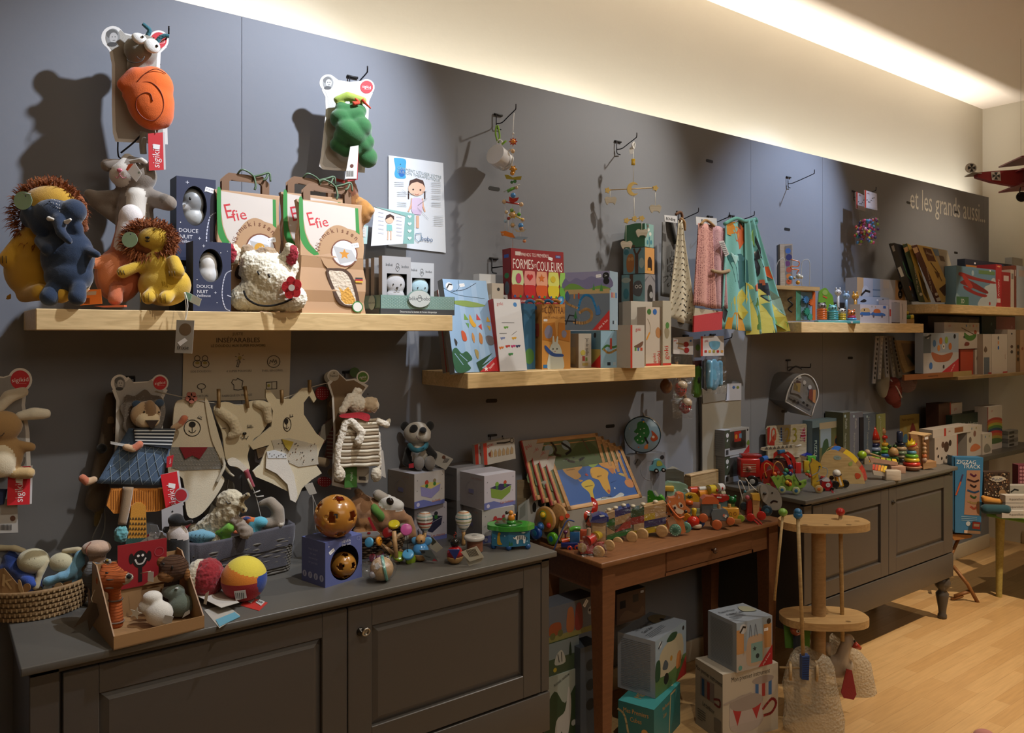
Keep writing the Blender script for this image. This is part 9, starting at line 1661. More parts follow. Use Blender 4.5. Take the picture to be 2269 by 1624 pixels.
stk(1826,709,[('b85c24',11)]*5,'6f6a68',10,'');stk(1850,709,[('3f8f98',12)]*4,'5fa0a0',10,'','4f9098');stk(1871,710,[('b8a02c',8)]*3,'c3c1ba',8,'');stk(1892,710,[('4f86b8',11),('a8305c',9)],'c0703c',9,'','b8602c')
for u,v,c,lab in((1857,648,'c0bfc0','white wooden rabbit peg figure above the stackers'),(1875,656,'7f9ab5','pale blue wooden bear peg figure above the stackers'),(1895,657,'c0882c','orange wooden cat peg figure above the stackers')):
 P=Fig('animal_peg',lab,'wooden toy',u,708,y=2.32);b.o(u,v,0,(8,5,7),c+':g');[b.o(u+q,v-8,0,(2.2,2,4),c+':g',n=8)for q in(-4,4)];[b.o(u+q,v,-5,1,'1a1614',n=6)for q in(-3,3)];b.end('head');P.O('stem','t',[(u,v+5,0),(u,700,0)],3,c+':g',False)
CRB=[_r(0,0,100,100,'a9adbb'),_r(0,60,12,100,'b8946a'),_c(16,68,15,'b9bcc6'),_l(5,'1c1c20',8,62,16,72,24,70),_r(30,50,44,100,'8fa2bc'),_l(3,'5f7a9c',30,75,44,75),_l(3,'5f7a9c',30,60,44,60),_r(50,80,62,98,'b3b0b5'),_r(75,55,95,100,'b8946a'),_c(85,88,10,'1c1c20'),_t('18',85,88,8,'eee'),_c(85,68,10,'1c1c20'),_t('22',85,68,8,'eee'),_e(42,28,10,6,'6a6460'),_e(60,32,7,8,'b8a04c'),_e(78,28,8,8,'a5a3a0'),_q('b8703c',86,15,90,25,98,20,96,5)]
wcarton('toy_box','wide pale blue box with crib picture at the back of the right upper shelf',1899,2010,614,2.36,S3,.07,'a9adbb',CRB)
wcarton('toy_box','smaller pale blue box in front of the crib box',1900,1970,656,2.31,S3,.03,'a0a8b8',[_q('1c1c20',8,80,20,90,28,84,20,78),_c(80,90,5,'1c1c20'),_g(62,88,.018,0)])
wcarton('toy_box','white box with blue wagon and orange car picture at the shelf front',1906,1969,674,2.235,S3,.06,'b3acb0',[_q('2f5f9a',2,42,4,58,30,60,34,42),_q('b89a6a',2,60,6,78,28,80,32,60),_c(14,70,6,'2c1c18'),_q('2f5f9a',40,42,44,60,80,56,86,40),_q('b8602c',46,58,50,76,66,76,70,58),_c(46,38,9,'5a5058'),_c(76,38,9,'5a5058'),_c(6,40,7,'5a5058'),_r(80,82,90,96,'2f5fa5'),_c(40,90,4,'7f8a5c'),_c(52,90,4,'b8905c')])
wcarton('toy_box','white instrument box with red stripe beside the wagon box',1970,2009,664,2.235,S3,.06,'b0a9ac',[_r(0,0,12,100,'b8b0b4'),_r(2,30,10,60,'a8302a'),_r(14,0,60,90,'8f8f98'),_t('instrument',36,90,7,'222',0,.7),_r(14,0,60,5,'3c1c1c'),_L(3,'6a6468',75,20,78,50,72,85)])
P=Fig('toy_blocks','small wooden block toy with green and yellow rollers at the right shelf end','wooden toy',2018,720,y=2.26);P.O('block','x',2010,719,0,2026,707,10,'b08c50:w',.001);P.O('green_roller','cyl',P.q(2008,702,4),P.q(2018,702,4),5*P.s,'2c6a34:g');b.cyl(P.q(2018,702,4),P.q(2025,702,4),5*P.s,'b8a02c:g');b.o(2012,693,4,4,'b8a02c:g');b.end('yellow_roller')
# ================= top right shelf: books =================
def leanbook(lab,sp,cv,y,sc,cc,art=None,words=None):
 P=Fig('book',lab,'book',sp[3][0],sp[3][1],y=y,wall=1);b=P.b();b.pr(cv,0,1,cc);b.pr(sp,-1,0,sc);b.pr(cv,8,9,cc)
 if words:
  m=[((sp[0][0]+sp[1][0]+sp[2][0]+sp[3][0])/4,(sp[0][1]+sp[1][1]+sp[2][1]+sp[3][1])/4)][0];ang=-math.degrees(math.atan2(sp[3][1]-sp[0][1],sp[3][0]-sp[0][0]));b.tx(words,m[0]+6,m[1]+14,10,'c9bda8',ang+180 if 0 else ang,-1.6,.85)
 if art:art(b)
 return b.end('book')
leanbook('black book with green and orange cover, first of the leaning books',Q(1969,540,1981,538,2024,666,2009,665),Q(1981,538,2000,543,2038,668,2024,668),2.33,'15171b','131a2a',lambda b:(b.c(2014,640,4,'b8602c',-.5,6),b.l(3,'2f6a4c',2000,580,2010,610,2022,625),b.c(2018,655,5,'24446a'),b.fl(Q(1973,546,1979,543,1982,556,1977,558),'8a8a8a',-1.5),b.fl(Q(1987,594,1994,590,2002,612,1995,614),'a9a9a5',-1.5)))
leanbook('green spined book with yellow cover, second of the leaning books',Q(1999,543,2009,539,2049,669.6,2036,669),Q(2009,539,2022,545,2063,669.6,2049,669.6),2.32,'2c4028','b59a4c',lambda b:(b.g('4a3c1c',2034,600,2050,630,2058,668,2046,650),b.fl(Q(2000,550,2009,546,2012,556,2004,560),'b08a5c',-1.5),b.c(2039,652,3.5,'c3bdb0',-1.5)),'Leonard de Vinci')
leanbook('maroon spined book with yellow drawing of a machine, third of the leaning books',Q(2019,545,2031,542,2085,669.6,2073,669.6),Q(2031,542,2064,548,2118,669.6,2085,669.6),2.30,'4a1c14','c0a45c',lambda b:(b.g('5c3420',2044,548,2062,552,2074,580,2056,578),b.tx('Leonard',2058,562,9,'d8ccb0',-10,-.8),b.l(3,'5c4020',2062,582,2078,604,2086,622),b.g('4a3018',2080,640,2096,628,2106,650,2092,656),b.g('6a4c28',2070,600,2082,606,2078,618),b.fl(Q(2020,550,2030,547,2034,558,2025,562),'a8845c',-1.5),b.c(2073,652,3.5,'c3bdb0',-1.5),b.fl(Q(2072,661,2080,658,2083,666,2075,668),'c3bdb0',-1.5)),'Leonard de Vinci')
P=Fig('puzzle_box','glossy light puzzle box with large red letters beside the leaning books','box',2118,671,y=2.31,wall=1);b.p(0,6,'a8a090:g',2064,548,2099,555,2131,672,2118,671);b.g('6a86a5',2066,552,2078,552,2082,568,2072,566);b.g('5c4a3c',2080,566,2090,568,2094,580,2084,578);b.g('6a6a4c',2092,590,2104,596,2108,610,2098,604);b.tx('POPPINS',2112,618,13,'b8402c',-3,-.5,.8);b.l(2,'333',2104,628,2126,630);b.g('8a6a5c',2112,640,2124,644,2128,664,2120,660);b.end('box')
AR=[_r(0,0,100,100,'5f8298'),_q('a9b3b8',55,0,60,20,75,30,70,50,85,60,90,75,100,70,100,0),_q('7f9cae',0,30,10,20,30,0,0,0),_r(0,0,30,22,'3c6a44'),_t('3D',15,10,16,'d5d8d0'),_r(55,85,98,95,'5c7a4c'),_c(40,85,7,'9fb3bc'),_q('8c2628',5,80,12,84,50,74,95,68,96,62,50,66,10,74),_q('7a1f22',10,60,30,66,70,46,80,38,74,34,40,46,14,54),_q('8c2628',20,50,50,36,76,30,70,24,44,30,20,42),_q('a3302c',12,78,22,76,40,50,30,46),_c(84,8,5,'a8302c'),_g(85,96,.02,0)]
wcarton('puzzle_box','blue box with red biplane picture on the top right shelf',2119,2206,588,2.235,S4,.07,'5f8298',AR)
wcarton('book','red spined book titled the plane, right of the biplane box',2206.5,2219.5,585,2.235,S4,.12,'a3222a',[_t("L'AVION",50,40,13,'d8c9c6',90),_r(20,10,80,20,'c9bdb8'),_e(50,95,30,2,'c98a5c')])
for i,(u0,u1,vt,c,lab)in enumerate(((2219.8,2239,602,'8a1c20','red book right of the red spined plane book'),(2239.5,2247,597,'b5aca0','white book spine between red books on the top right shelf'),(2247.5,2252,588,'7a3c2c','narrow brown red spine near the photo right edge'),(2252.5,2275,588,'a5b0bc','pale blue book cut by the photo right edge'))):wcarton('book',lab,u0,u1,vt,2.24+.003*i,S4,.11,c,[('r',.2,.75,.8,.9,'b8a8a4' if i!=1 else '7a7470')])
wcarton('puzzle_box','dark blue and orange box behind the biplane box',2138,2242,573,2.39,S4,.05,'1c2438',[_r(2,0,70,88,'b0763c'),_g(20,93,.022,0),_e(75,93,10,5,'4f6a9a')])
wcarton('puzzle_box','white and blue box behind the pale blue book at the right edge',2243,2280,570,2.40,S4,.05,'a9a9a5',[_r(0,60,100,85,'2c4f8a')])
# ================= lower right shelf =================
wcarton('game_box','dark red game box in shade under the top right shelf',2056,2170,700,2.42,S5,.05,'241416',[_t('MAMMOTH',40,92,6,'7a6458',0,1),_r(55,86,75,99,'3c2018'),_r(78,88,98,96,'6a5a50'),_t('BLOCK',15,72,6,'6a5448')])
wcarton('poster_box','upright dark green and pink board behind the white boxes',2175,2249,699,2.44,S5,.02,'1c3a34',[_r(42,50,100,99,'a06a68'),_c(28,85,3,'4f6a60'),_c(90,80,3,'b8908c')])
_,_,_,ho=wcarton('toy_box','orange side box under the white sloth box',2128,2160,773,2.28,S5,.08,'a03a24',[_r(0,96,100,100,'7a2018')]),0,0,0
wcarton('toy_box','narrow white box right of the orange side box',2160,2178,775,2.27,S5,.08,'a39a90',[_q('5a4c3c',20,60,30,75,70,70,60,55),_r(60,0,100,4,'9a2a24')])
zs=ZV(WY(2128,0,2.28)[0],2.28,773)+.001
wcarton('toy_box','white box with hanging sloth picture above the orange box',2092,2170,714,2.27,zs,.06,'aaa096',[_t('goki',15,88,11,'a0302a'),_c(62,88,5,'3f72a5'),_c(72,88,5,'8a8a6c'),_c(82,88,5,'a84a3c'),_c(92,88,5,'b8946a'),_q('3f6a2c',56,62,58,40,72,30,86,38,90,56,70,50),_l(3,'4a3420',48,80,85,54),_q('8a3c24',84,60,86,72,92,66,90,56),_q('6a2c24',56,12,60,26,70,22,68,12),_e(55,45,2,5,'333')])
wcarton('toy_box','pale blue box with balancing ark toy picture on the lower right shelf',2046,2124,738,2.235,S5+.032,.05,'8c98a8',[_r(0,0,100,50,'a5a5a8'),_r(0,50,20,92,'4f5c6a'),_q('94543a',22,52,30,30,50,26,72,30,82,50,50,44),_c(30,74,9,'3a6a9a'),_c(48,80,9,'a8602c'),_c(64,82,9,'7f9a44'),_c(75,66,9,'a8602c'),_c(42,62,8,'b0743c'),_c(56,66,7,'c9c6c0'),_c(56,66,3,'222'),_c(20,18,9,'2f5fa0'),_c(56,14,5,'26262a'),_p('a82430',50,0,100,34,100,0),_t('play & fun',82,10,7,'e5d5d5',40),_c(12,92,7,'b0b3b8'),_l(5,'1a1a1e',5,88,20,95),_c(88,92,6,'17181c')])
wcarton('craft_box','flat brown box printed wooden pin-cork toys along the front of the lower right shelf',2004,2153,811,2.222,S5,.012,'7a4a26',[_t('wooden pin-cork toys',40,50,55,'2c1a10',0,.8),_r(70,0,100,100,'8f7a4c')],h=.032)
P=Fig('wooden_box','slanted wooden framed game box at the left end of the lower right shelf','box',2020,826,y=2.32,wall=1);b.p(0,5,'7a6440:w',1986,754,2035,756,2046,812,2006,826,1996,800);b.g('5c4a34',1996,760,2030,762,2040,808,2012,812);b.g('2c3424',2008,788,2014,784,2032,806,2026,810);b.g('94602c',2028,772,2036,790,2030,790);b.end('box')
WB='a89e94'
for i,(u0,u1,vt,c,lab,ex)in enumerate(((2178,2197,740,WB,'white box with grey panel right of the sloth box',[_r(10,0,75,42,'4f5a66'),_q('5c4a3c',10,60,30,70,50,60,30,54),_r(60,0,100,4,'8a2424')]),(2197.5,2232,740,'b3aaa0','tall white box with three coloured dots',[_c(42,90,5,'5a5c5c'),_c(42,78,5,'b8825c'),_c(42,65,5,'2f62a5'),_t('goki',85,42,7,'8a2a34',90),_r(70,0,100,4,'a02a2a')]),(2232.5,2251,730,'9f958a','white box with small brown pictures beside the dotted one',[_e(50,60,16,4,'4a3028'),_e(50,48,16,4,'3c3430'),_e(50,90,10,2,'222')]),(2251.5,2260,731,'7a5c3c','brown wooden game box at the right end of the lower right shelf',[_e(50,60,30,5,'2c1c14'),_e(50,45,30,5,'2c1c14'),_e(50,30,30,5,'2c1c14')]),(2260.5,2285,731,'a8866a','peach box cut by the photo right edge on the lower right shelf',[_e(20,55,10,4,'8a4a34')]))):wcarton('toy_box',lab,u0,u1,vt,2.235,S5,.08,c,ex)
# ================= counter at right =================
ZR=.81
B().rb(4.86,2.16,ZR-.03,6.34,YW-.001,ZR,M('3a3732','s'),.002).build('wall_shelf',label='dark low wall shelf right of the sideboards with small white boxes',cat='shelf')
def rc(nm,lab,u0,u1,vt,y,col,ex=(),d=.08,z=ZR,**k):return wcarton(nm,lab,u0,u1,vt,y,z,d,col,ex,**k)
rc('game_box','white box printed with coffee beans on the dark right shelf',2071,2122,971,2.2,'a89e94',[_c(50,60,20,'3c261c'),_c(35,70,12,'4a3024'),_c(66,72,12,'2c1c14'),_c(15,30,6,'1c1410'),_c(30,20,6,'1c1410'),_c(50,20,6,'1c1410'),_c(75,20,6,'8a8078'),_c(10,60,5,'2c1c14'),_r(96,0,100,100,'9a3428')])
z_=ZV(WY(2071,0,2.2)[0],2.2,971)+.001
wcarton('game_box','flat white goods box with red stripe on top of the bean box'.replace('goods ',''),2067,2152,953,2.205,z_,.08,'aaa29a',[_r(28,0,33,100,'9a2a20'),_t('goki',42,55,30,'9a3434'),_r(55,20,78,85,'7a4a2c')])
rc('game_box','tall white box with round picture spots on the dark right shelf',2143,2176,946,2.21,'a59c92',[_c(50,74,10,'6a4a40'),_c(20,56,10,'5c5048'),_q('a8603c',20,20,30,36,60,40,90,25,50,16),_c(30,92,4,'6f7a86'),_c(60,92,4,'8a7a4c')])
rc('game_box','small white box with grey bunny picture beside the jar',2177,2198,962,2.2,'a0978c',[_q('6a665c',20,10,20,40,50,50,80,30,80,10),_c(30,85,6,'5a7086'),_c(70,85,6,'7f8a5c')])
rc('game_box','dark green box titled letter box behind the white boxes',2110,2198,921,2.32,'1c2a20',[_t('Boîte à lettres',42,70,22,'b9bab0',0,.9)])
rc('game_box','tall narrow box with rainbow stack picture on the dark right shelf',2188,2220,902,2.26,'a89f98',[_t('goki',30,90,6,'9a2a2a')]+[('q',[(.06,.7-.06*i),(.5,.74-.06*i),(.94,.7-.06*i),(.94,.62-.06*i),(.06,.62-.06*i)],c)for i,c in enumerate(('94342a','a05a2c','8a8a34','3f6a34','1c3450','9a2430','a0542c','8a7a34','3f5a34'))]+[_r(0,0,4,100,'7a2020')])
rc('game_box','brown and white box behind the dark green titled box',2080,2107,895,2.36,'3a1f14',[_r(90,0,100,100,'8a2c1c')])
rc('game_box','white upright box end behind the dark green titled box',2107.5,2132,894,2.36,'a39a90',[_t('goki',40,88,8,'8a4a44')])
for i in range(4):rc('small_box',['lowest','second','third','top'][i]+' of the small clear boxes stacked at the right end of the dark shelf',2234,2256,0,2.24,'6a6864' if i%2 else '8a8884',[_r(10,20,60,80,'2c2a28')],.05,ZR+.028*i+.0005,h=.026)
P=Fig('zigzag_track_box','tall blue toy box titled zigzag track standing on a wooden stool','box',2144,1184,y=2.08)
b.p(0,22,'2f6a94',2116,1013,2179,1014,2173,1184,2116,1180);b.p(2,20,'20506f',2110,1010,2116,1013,2116,1180,2112,1172);b.tx('ZIGZAG',2141,1024,12,'cfd6da',-2);b.tx('TRACK',2153,1034,12,'cfd6da',-2);b.g('94705a',2142,1042,2172,1042,2170,1142,2136,1140)
for i,c in enumerate(('5a2040','3a2024','2c1c20','24466a','3c5a34','9a8050','a8503c')):b.ln([(2144 if i%2 else 2150,1050+12*i),(2158,1055+12*i),(2168 if i%2 else 2162,1052+12*i)],4,c,-.6,True)
b.l(3.5,'3a2c50',2133,1052,2120,1094);b.ln(Q(2128,1068,2118,1096),3.5,'a8502c',-.6);b.g('a8322c',2155,1156,2172,1157,2171,1173,2154,1171);b.fl(Q(2157,1160,2170,1161,2169,1167,2157,1166),'b9b0a8',-.6);b.c(2145,1160,5,'a8b0b4');[b.ln([(2130,1144+4*i),(2164,1146+4*i)],1,'8aa8b8')for i in range(3)];b.g('b8a08a',2136,1174,2172,1177,2172,1183,2136,1181);b.end('carton')
P=Fig('wooden_stool','small wooden folding stool behind the right end of the dark sideboard','stool',2140,1300,y=2.10)
P.O('seat','p',-6,34,'9a6a38:w',2100,1182,2152,1184,2148,1190,2112,1196)
for pts in(V(2146,1190,30,2118,1222,10,2100,1250,0),V(2112,1254,0,2136,1290,-14,2160,1338,-20),V(2128,1316,-10,2104,1326,-6),V(2146,1304,-14,2110,1318,-8)):P.O('leg','t',pts,4,'8a5c30:w',False,4)
t=T('low_table','low lime green table with pale wooden legs, cut by the right photo edge','table',(5.16,1.50,0));b=B();b.rb(0,0,.48,1.0,.56,.50,'6f9a44:s',.006);b.end=None;b.build('tabletop',t)
for x,y in((.03,.05),(.03,.5),(.95,.05),(.95,.5)):b=B();b.cyl((x,y,0),(x+.02,y,.48),.016,'a39350:w',.026);b.build('leg',t)
def lt(nm,lab,cat,u0,v0,u1,v1,y,col,fn=None,zz=None,d=20):
 P=Fig(nm,lab,cat,(u0+u1)/2,v1,y=y);b=P.b();b.pr([(u0,v0),(u1,v0),(u1,v1),(u0,v1)],0,d,col)
 if fn:fn(b)
 b.end('box')
rg=random.Random(3)
lt('bead_box','brown mosaic printed box standing on the green table','box',2180,1046,2238,1132,1.98,'3a2a20',lambda b:([b.c(rg.uniform(2182,2236),rg.uniform(1048,1106),1.6,rg.choice(['8a6a4c','a89a84','5a3a24','1c1410']))for i in range(160)],b.fl(smc(Q(2190,1060,2210,1054,2228,1060,2210,1068)),'a8a090'),b.tx('PolyM',2209,1062,9,'3c4a6a',0,-.7),b.c(2220,1092,8,'8f7050',-.6)))
lt('game_box','pink patterned box at the right photo edge above the white boxes','box',2256,1030,2285,1080,1.98,'6a3040',lambda b:[b.c(2262+7*(i%2),1036+8*(i//2),3,'a8707c')for i in range(10)])
for i in range(3):lt('white_box',['bottom','middle','top'][i]+' of the three white boxes stacked on the green table','box',2220+8*(i>0),1132-17*i,2285,1148-17*i,1.86,'a8a49e',lambda b,i=i:b.tx('Aquarellum',2252,1140-17*i,7,'6a6660',0))
lt('white_box','small white box with black logo on top of the white box stack','box',2238,1076,2285,1097,1.90,'96928c',lambda b:b.l(3,'15151a',2240,1090,2248,1084,2256,1086))
P=Fig('folded_cloth','orange folded cloth on the green table','cloth',2204,1120,y=1.97);P.blob('cloth',[P.K(2182,1108,0,2228,1112,-10,7,7,'a8742c:c'),P.K(2178,1102,0,2210,1110,0,5,5,'a8742c:c')],.006)
P=Fig('folded_cloth','dark teal folded cloth under the orange one','cloth',2204,1140,y=1.95);P.blob('cloth',[P.K(2184,1128,0,2226,1128,-4,11,11,'0f3a44:c')],.006)
P=Fig('model_airplane','red model biplane with white tail and black crosses, hanging at the upper right edge','model airplane',2230,400,y=1.95)
b.p(-6,8,'7a1c20:s',2162,383,2200,380,2290,374,2290,418,2240,412,2196,404,2163,394);b.fl(Q(2192,382,2212,381,2214,402,2194,400),'b5aea6',-6.3)
def cross(b,u,v,r,d):[b.fl([(u+q*1.5*(r/8),v),(u+q*r*.55+a*0,v)],'17130f',d)if 0 else None for q,a in((1,0),)];[b.fl([(u,v),(u+r*(dx-dy*.5),v+r*(dy+dx*.5)),(u+r*(dx+dy*.5),v+r*(dy-dx*.5))],'17130f',d)for dx,dy in((1,0),(-1,0),(0,1),(0,-1))]
cross(b,2203,391,8,-6.6);b.end('fuselage')
b=P.b();b.pr(ell(2152,372,13,11),0,2,'bdb8ae');cross(b,2153,372,8.5,-.4);b.end('rudder')
b.add([P.q(2146,383,-14),P.q(2172,384,-6),P.q(2172,386,16),P.q(2150,386,22)]+[P.q(2146,385,-14),P.q(2172,386,-6),P.q(2172,388,16),P.q(2150,388,22)],[(0,1,2,3),(7,6,5,4)]+[(i,4+i,4+(i+1)%4,(i+1)%4)for i in range(4)],'8f8a80:s');b.end('tailplane')
for v,dd in((352,0),(379,0),(410,4)):
 b.add([P.q(2244,v,-30),P.q(2290,v-2,-60),P.q(2300,v+2,40),P.q(2250,v+4,60)]+[P.q(2244,v+3,-30),P.q(2290,v+1,-60),P.q(2300,v+5,40),P.q(2250,v+7,60)],[(0,1,2,3),(7,6,5,4)]+[(i,4+i,4+(i+1)%4,(i+1)%4)for i in range(4)],'6a181a:s');b.end('wing')
P.O('strut','t',V(2262,354,-20,2256,380,-20,2262,412,-10),1.4,'5c2018',False);P.O('gear_leg','t',V(2262,412,0,2258,432,0),1.2,'2c1c18',False);P.O('wheel','ring',P.q(2264,436,0),10*P.s,1.4*P.s,'1c1614:r',(.3,1,0))
p=P.q(2262,354,0);b.tube([p,(p[0],p[1],3.366-P.z)],.0006,'55504a',4);b.end('hanging_thread')
# ================= floor =================
def grey_lines():return[_z(10,6,88,93,28,'6a7078')]
def cart2(lab,PF,PR,PL,z,h,zt,col,front,side,top,sc,tcl,nm='toy_box'):
 """corners given on the TOP of the carton (height z+h)"""
 a=Vector(GZ(*PF,z+h));r=Vector(GZ(*PR,z+h));l=Vector(GZ(*PL,z+h));e=r-a;w=e.length;e.normalize();n=Vector((-e.y,e.x));d=abs((l-a).dot(n))
 return B().cart(w,d,h,col,front,side,top,sc,tcl).build(nm,None,lab,'box',loc=(a.x,a.y,z),rz=math.degrees(math.atan2(e.y,e.x)))
cart2('teal carton of first cubes on the floor under the table',(1449,1573),(1507,1512),(1363.6,1556.5),0,.17,0,'2a6a68',[_t('Mes Premiers',45,80,14,'b8894a',0,.6),_t('Cubes',40,62,14,'b8894a',0,.6),_l(5,'a89a70',55,0,62,95,80,95)],[_t('Mes Premiers',50,82,15,'b8894a',0,.75),_t('Cubes',50,64,15,'b8894a',0,.75),_L(5,'a89a70',0,80,20,66,35,0),_c(75,42,8,'b8894a')],[_t('MES',30,60,30,'b8894a',0,.8),_c(85,20,10,'b8a890')],'24605f','348080','cube_box')
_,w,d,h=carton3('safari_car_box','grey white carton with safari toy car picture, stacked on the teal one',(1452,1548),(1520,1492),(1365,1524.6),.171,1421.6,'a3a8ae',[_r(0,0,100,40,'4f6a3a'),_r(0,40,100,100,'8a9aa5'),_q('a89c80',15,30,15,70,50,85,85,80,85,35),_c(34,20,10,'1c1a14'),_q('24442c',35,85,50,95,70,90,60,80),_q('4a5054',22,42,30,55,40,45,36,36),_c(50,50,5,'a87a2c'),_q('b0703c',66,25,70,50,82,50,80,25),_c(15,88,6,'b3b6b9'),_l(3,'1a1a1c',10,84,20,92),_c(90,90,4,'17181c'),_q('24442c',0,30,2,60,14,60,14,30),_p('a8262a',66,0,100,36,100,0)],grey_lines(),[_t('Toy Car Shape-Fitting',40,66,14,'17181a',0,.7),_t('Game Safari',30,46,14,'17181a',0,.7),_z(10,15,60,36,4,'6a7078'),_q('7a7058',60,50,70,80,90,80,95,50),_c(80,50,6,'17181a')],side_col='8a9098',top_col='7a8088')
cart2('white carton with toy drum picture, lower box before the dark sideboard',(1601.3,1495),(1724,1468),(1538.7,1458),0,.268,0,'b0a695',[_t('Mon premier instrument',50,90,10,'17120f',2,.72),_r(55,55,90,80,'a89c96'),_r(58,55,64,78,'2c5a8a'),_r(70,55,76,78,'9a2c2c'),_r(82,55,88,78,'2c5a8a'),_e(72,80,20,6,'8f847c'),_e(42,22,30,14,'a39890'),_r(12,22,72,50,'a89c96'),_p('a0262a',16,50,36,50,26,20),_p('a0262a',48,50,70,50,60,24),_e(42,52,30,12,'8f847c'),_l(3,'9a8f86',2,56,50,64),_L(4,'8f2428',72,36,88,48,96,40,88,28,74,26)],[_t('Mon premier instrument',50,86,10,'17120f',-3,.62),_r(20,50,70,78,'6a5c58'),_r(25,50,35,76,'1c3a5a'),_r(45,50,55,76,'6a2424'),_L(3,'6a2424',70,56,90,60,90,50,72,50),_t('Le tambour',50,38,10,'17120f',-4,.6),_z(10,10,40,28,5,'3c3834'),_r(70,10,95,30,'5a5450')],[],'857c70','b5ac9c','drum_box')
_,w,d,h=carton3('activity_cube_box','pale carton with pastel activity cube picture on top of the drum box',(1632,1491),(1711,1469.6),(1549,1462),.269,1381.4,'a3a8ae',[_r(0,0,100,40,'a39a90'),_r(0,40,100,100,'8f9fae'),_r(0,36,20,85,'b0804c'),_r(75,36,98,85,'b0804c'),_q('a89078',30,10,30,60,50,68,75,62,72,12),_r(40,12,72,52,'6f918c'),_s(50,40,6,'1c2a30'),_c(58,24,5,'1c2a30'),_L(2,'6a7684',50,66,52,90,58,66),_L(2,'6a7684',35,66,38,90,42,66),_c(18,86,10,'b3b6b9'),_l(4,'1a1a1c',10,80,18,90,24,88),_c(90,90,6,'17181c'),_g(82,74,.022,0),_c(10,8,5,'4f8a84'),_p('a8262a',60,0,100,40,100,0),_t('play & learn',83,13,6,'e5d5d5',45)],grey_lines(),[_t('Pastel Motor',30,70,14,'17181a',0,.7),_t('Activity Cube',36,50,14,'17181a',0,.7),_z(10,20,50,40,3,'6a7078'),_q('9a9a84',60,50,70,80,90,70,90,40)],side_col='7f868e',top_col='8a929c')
def fz(u,v,y):return WY(u,v,y)[1]
def dimb(lab,u0,u1,vt,vb,y,col,art,d=.08,z=None):z0=fz(u0,vb,y)if z is None else z;return wcarton('toy_box',lab,u0,u1,vt,y,z0,d,col,art)
def un(u,y,vb):return WY(u,vb,y)[1]
zA=0
y_=2.26
x0=WY(1216,0,y_)[0]
z1=un(1216,y_,1505);z2=un(1216,y_,1432)
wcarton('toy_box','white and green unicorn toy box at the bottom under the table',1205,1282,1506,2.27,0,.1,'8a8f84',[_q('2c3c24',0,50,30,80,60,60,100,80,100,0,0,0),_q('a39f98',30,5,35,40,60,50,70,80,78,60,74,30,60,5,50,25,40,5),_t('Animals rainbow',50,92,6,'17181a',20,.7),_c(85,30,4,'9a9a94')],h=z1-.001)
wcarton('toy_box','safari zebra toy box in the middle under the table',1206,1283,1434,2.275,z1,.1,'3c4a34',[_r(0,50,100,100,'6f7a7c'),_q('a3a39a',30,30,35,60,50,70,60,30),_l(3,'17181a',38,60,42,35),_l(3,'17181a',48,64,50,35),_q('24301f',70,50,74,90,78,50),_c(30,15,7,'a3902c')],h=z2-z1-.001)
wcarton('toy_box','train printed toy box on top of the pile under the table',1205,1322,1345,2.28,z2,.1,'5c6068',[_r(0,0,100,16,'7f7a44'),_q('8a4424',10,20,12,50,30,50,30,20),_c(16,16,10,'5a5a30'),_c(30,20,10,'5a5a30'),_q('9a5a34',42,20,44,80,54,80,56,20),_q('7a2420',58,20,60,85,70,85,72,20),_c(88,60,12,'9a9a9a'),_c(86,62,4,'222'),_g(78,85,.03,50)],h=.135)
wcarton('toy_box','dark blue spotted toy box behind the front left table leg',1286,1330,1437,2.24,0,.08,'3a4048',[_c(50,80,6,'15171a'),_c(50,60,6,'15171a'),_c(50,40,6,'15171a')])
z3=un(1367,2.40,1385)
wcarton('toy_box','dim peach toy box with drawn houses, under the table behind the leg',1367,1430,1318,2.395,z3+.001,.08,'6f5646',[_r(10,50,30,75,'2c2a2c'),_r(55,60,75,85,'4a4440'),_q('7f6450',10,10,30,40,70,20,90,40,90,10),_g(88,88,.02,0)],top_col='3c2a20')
# ---- stick toy stand ----
P=Fig('stick_toy_stand','two-tier pale wooden stand holding stick toys before the dark sideboard','display stand',1814,1575,z=0);k=P.s
WS='bd9a68:w'
P.O('post','cyl',P.q(1814,1572),P.q(1814,1163),15*k,'a5845a:w',n=28)
def oval(v,ru,rd,h,nm,notch):
 b=P.b();z0=P.q(0,v)[2];n=40;pts=[]
 cu=(1825-P.u)*k
 for i in range(n):
  a=2*PI*i/n;x=ru*k*(abs(cos(a))**.8)*(1 if cos(a)>0 else-1);y=rd*k*(abs(sin(a))**.8)*(1 if sin(a)>0 else-1);pts.append((x+cu-(0),y))
 b.add([(x,y,z0-h*k)for x,y in pts]+[(x,y,z0)for x,y in pts],[tuple(range(n))[::-1],tuple(range(n,2*n))]+[(i,(i+1)%n,n+(i+1)%n,n+i)for i in range(n)],WS)
 for u,q in notch:b.add([((u-P.u+7*k*0+6*cos(a))*k,-(q-5*sin(a))*k,z0+.0006)for a in[PI*i/6 for i in range(12)]],[tuple(range(12))],'8a6c44:w')
 b.end(nm)
oval(1152,97,56,16,'top_plate',Q(1768,42,1814,42,1863,42,1895,10));oval(1362,95,56,16,'middle_plate',Q(1762,42,1862,40))
b=P.b();b.box(*P.q(1742,1602,-58),*P.q(1918,1588,60),WS);b.end('base_plate')
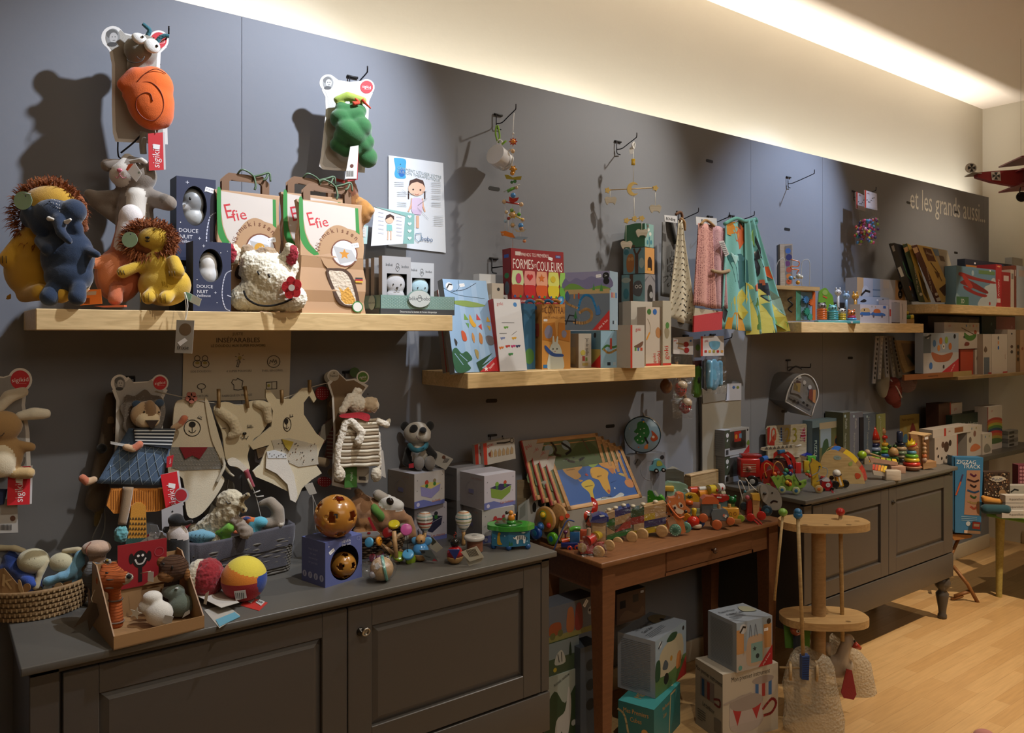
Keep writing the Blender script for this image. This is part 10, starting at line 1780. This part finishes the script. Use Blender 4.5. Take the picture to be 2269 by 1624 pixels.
def stick(lab,u0,v0,u1,v1,d,c,extra=None,r=4.2):
 P2=Fig('stick_toy',lab,'stick toy',u1,v1,y=None,z=0)if 0 else Fig('stick_toy',lab,'stick toy',u1,v1,y=P.y-.06*0+d*P.s);b=P2.b();b.t([(u0,v0,0),(u1,v1,0)],r,'b89c6c:w',False,10);b.end('stick');b=P2.b();b.o(u0,v0-2,0,(10,10,9),c+':g',n=18);b.end('ball')
 if extra:extra(P2)
 return P2
def blue(P2):
 b=P2.b();b.o(1768,1134,0,(9,9,8),'2c6a9a:g',n=18);b.end('ball')
 b=P2.b();b.p(-8,8,'24407a:c',1775,1452,1791,1450,1789,1504,1774,1502);[b.ln([(1776,1456+5*i),(1789,1455+5*i)],1.4,'101c40',-8.3)for i in range(10)];b.end('blue_core')
 for u,r in((1754,20),(1812,22)):b=P2.b();b.disc(P2.q(u,1490,8),r*P2.s,6*P2.s,'b0966c:w',(1,-.3,0));b.end('wheel')
 b=P2.b();b.t(V(1730,1482,8,1830,1484,8),2.4,'a89068:w',False);b.end('axle')
stick('push stick toy with double blue ball and wooden wheels in bubble wrap, left front',1768,1143,1780,1462,-44,'2c6a9a',blue)
stick('push stick toy with lime green ball at the left end of the stand',1735,1137,1716,1330,-20,'6f9a3c',None,3)
def duck(P2):
 P2.blob('duck',[P2.E(1882,1424,8,(16,9,18),'a89c8c:s'),P2.K((1880,1425,8),(1866,1470,8),12,16,'a89c8c:s'),P2.E(1862,1480,8,(34,14,26),'a09484:s'),P2.K((1840,1450,8),(1836,1435,8),6,10,'a09484:s')],.006)
 b=P2.b();b.t(V(1892,1428,4,1908,1438,2),(9,4),'a8382a:g',False);b.end('beak');b=P2.b();b.p(-18,-16,'8f2a28:c',1868,1474,1880,1478,1890,1530,1884,1542,1862,1538,1856,1526);b.end('red_foot');b=P2.b();b.o(1893,1420,-2,3,'15120f:g',n=10);b.end('eye')
stick('push stick toy with red ball and white duck in bubble wrap, right',1862,1136,1867,1420,-30,'a8261f',duck,4.4)
Pf=Fig('wooden_bird','orange wooden bird head peeking behind the left bubble wrap bag','stick toy',1764,1420,y=P.y+.03);b=Pf.b();b.o(1764,1394,0,(14,11,15),'94421f:g');b.c(1764,1394,4,'b9b3a8',-11.4);b.c(1765,1394,1.8,'17130f',-11.7);b.end('head');b=Pf.b();b.p(10,14,'4f7a24:c',1740,1372,1800,1374,1798,1440,1744,1440);b.p(4,8,'9a9a3c:c',1752,1372,1772,1372,1770,1384,1754,1384);b.end('green_wing');b=Pf.b();b.t(V(1766,1406,2,1768,1580,2),8,'20262c:c',False);b.end('stem')
bw=bpy.data.materials.new('bubble_wrap');bw.use_nodes=True;N=bw.node_tree.nodes;L=bw.node_tree.links;bs=N['Principled BSDF'];bs.inputs['Base Color'].default_value=lin('c3b9a4');bs.inputs['Roughness'].default_value=.22
tr=N.new('ShaderNodeBsdfTransparent');mxs=N.new('ShaderNodeMixShader');vo=N.new('ShaderNodeTexVoronoi');tc=N.new('ShaderNodeTexCoord');L.new(tc.outputs['Object'],vo.inputs['Vector']);vo.inputs['Scale'].default_value=95;bp=N.new('ShaderNodeBump');bp.inputs['Strength'].default_value=.9;bp.inputs['Distance'].default_value=.006;L.new(vo.outputs['Distance'],bp.inputs['Height']);L.new(bp.outputs[0],bs.inputs['Normal']);mxs.inputs[0].default_value=.52;L.new(tr.outputs[0],mxs.inputs[1]);L.new(bs.outputs[0],mxs.inputs[2]);L.new(mxs.outputs[0],N['Material Output'].inputs[0])
def bubble(lab,outline,cu,d0,bulge,y):
 P2=Fig('bubble_wrap_bag',lab,'bag',cu,outline[-1][0],y=y);b=P2.b();rows=outline;n=28;vs=[];rg=random.Random(len(lab))
 for v,ul,ur in rows:
  for j in range(n):a=2*PI*j/n;r=1+.05*sin(5*a+v*.05)+rg.uniform(-.03,.03);vs.append(P2.q((ul+ur)/2+(ur-ul)/2*cos(a)*r,v+3*sin(3*a),d0+bulge*sin(a)*r))
 b.add(vs,[(i*n+j,i*n+(j+1)%n,(i+1)*n+(j+1)%n,(i+1)*n+j)for i in range(len(rows)-1)for j in range(n)],bw,True);b.end('bag')
bubble('cloudy bubble wrap bag around the blue-ball stick toy, left bag',V(1434,1752,1806,1442,1740,1822,1460,1732,1832,1500,1728,1842,1540,1728,1848,1580,1724,1856,1610,1730,1858,1632,1736,1860),1790,-30,34,P.y-.03)
bubble('cloudy bubble wrap bag around the white duck, right bag',V(1412,1838,1862,1440,1834,1900,1462,1838,1920,1500,1846,1930,1540,1852,1938,1575,1856,1948,1590,1862,1940),1890,-12,28,P.y+.02)
P=Fig('small_toy','pink and red fabric thing on the floor at the bottom right photo edge','toy',2185,1650,z=0);P.blob('body',[P.E(2180,1632,0,(24,18,16),'a8706a:c'),P.E(2200,1640,0,(20,16,14),'94302c:c')],.006)
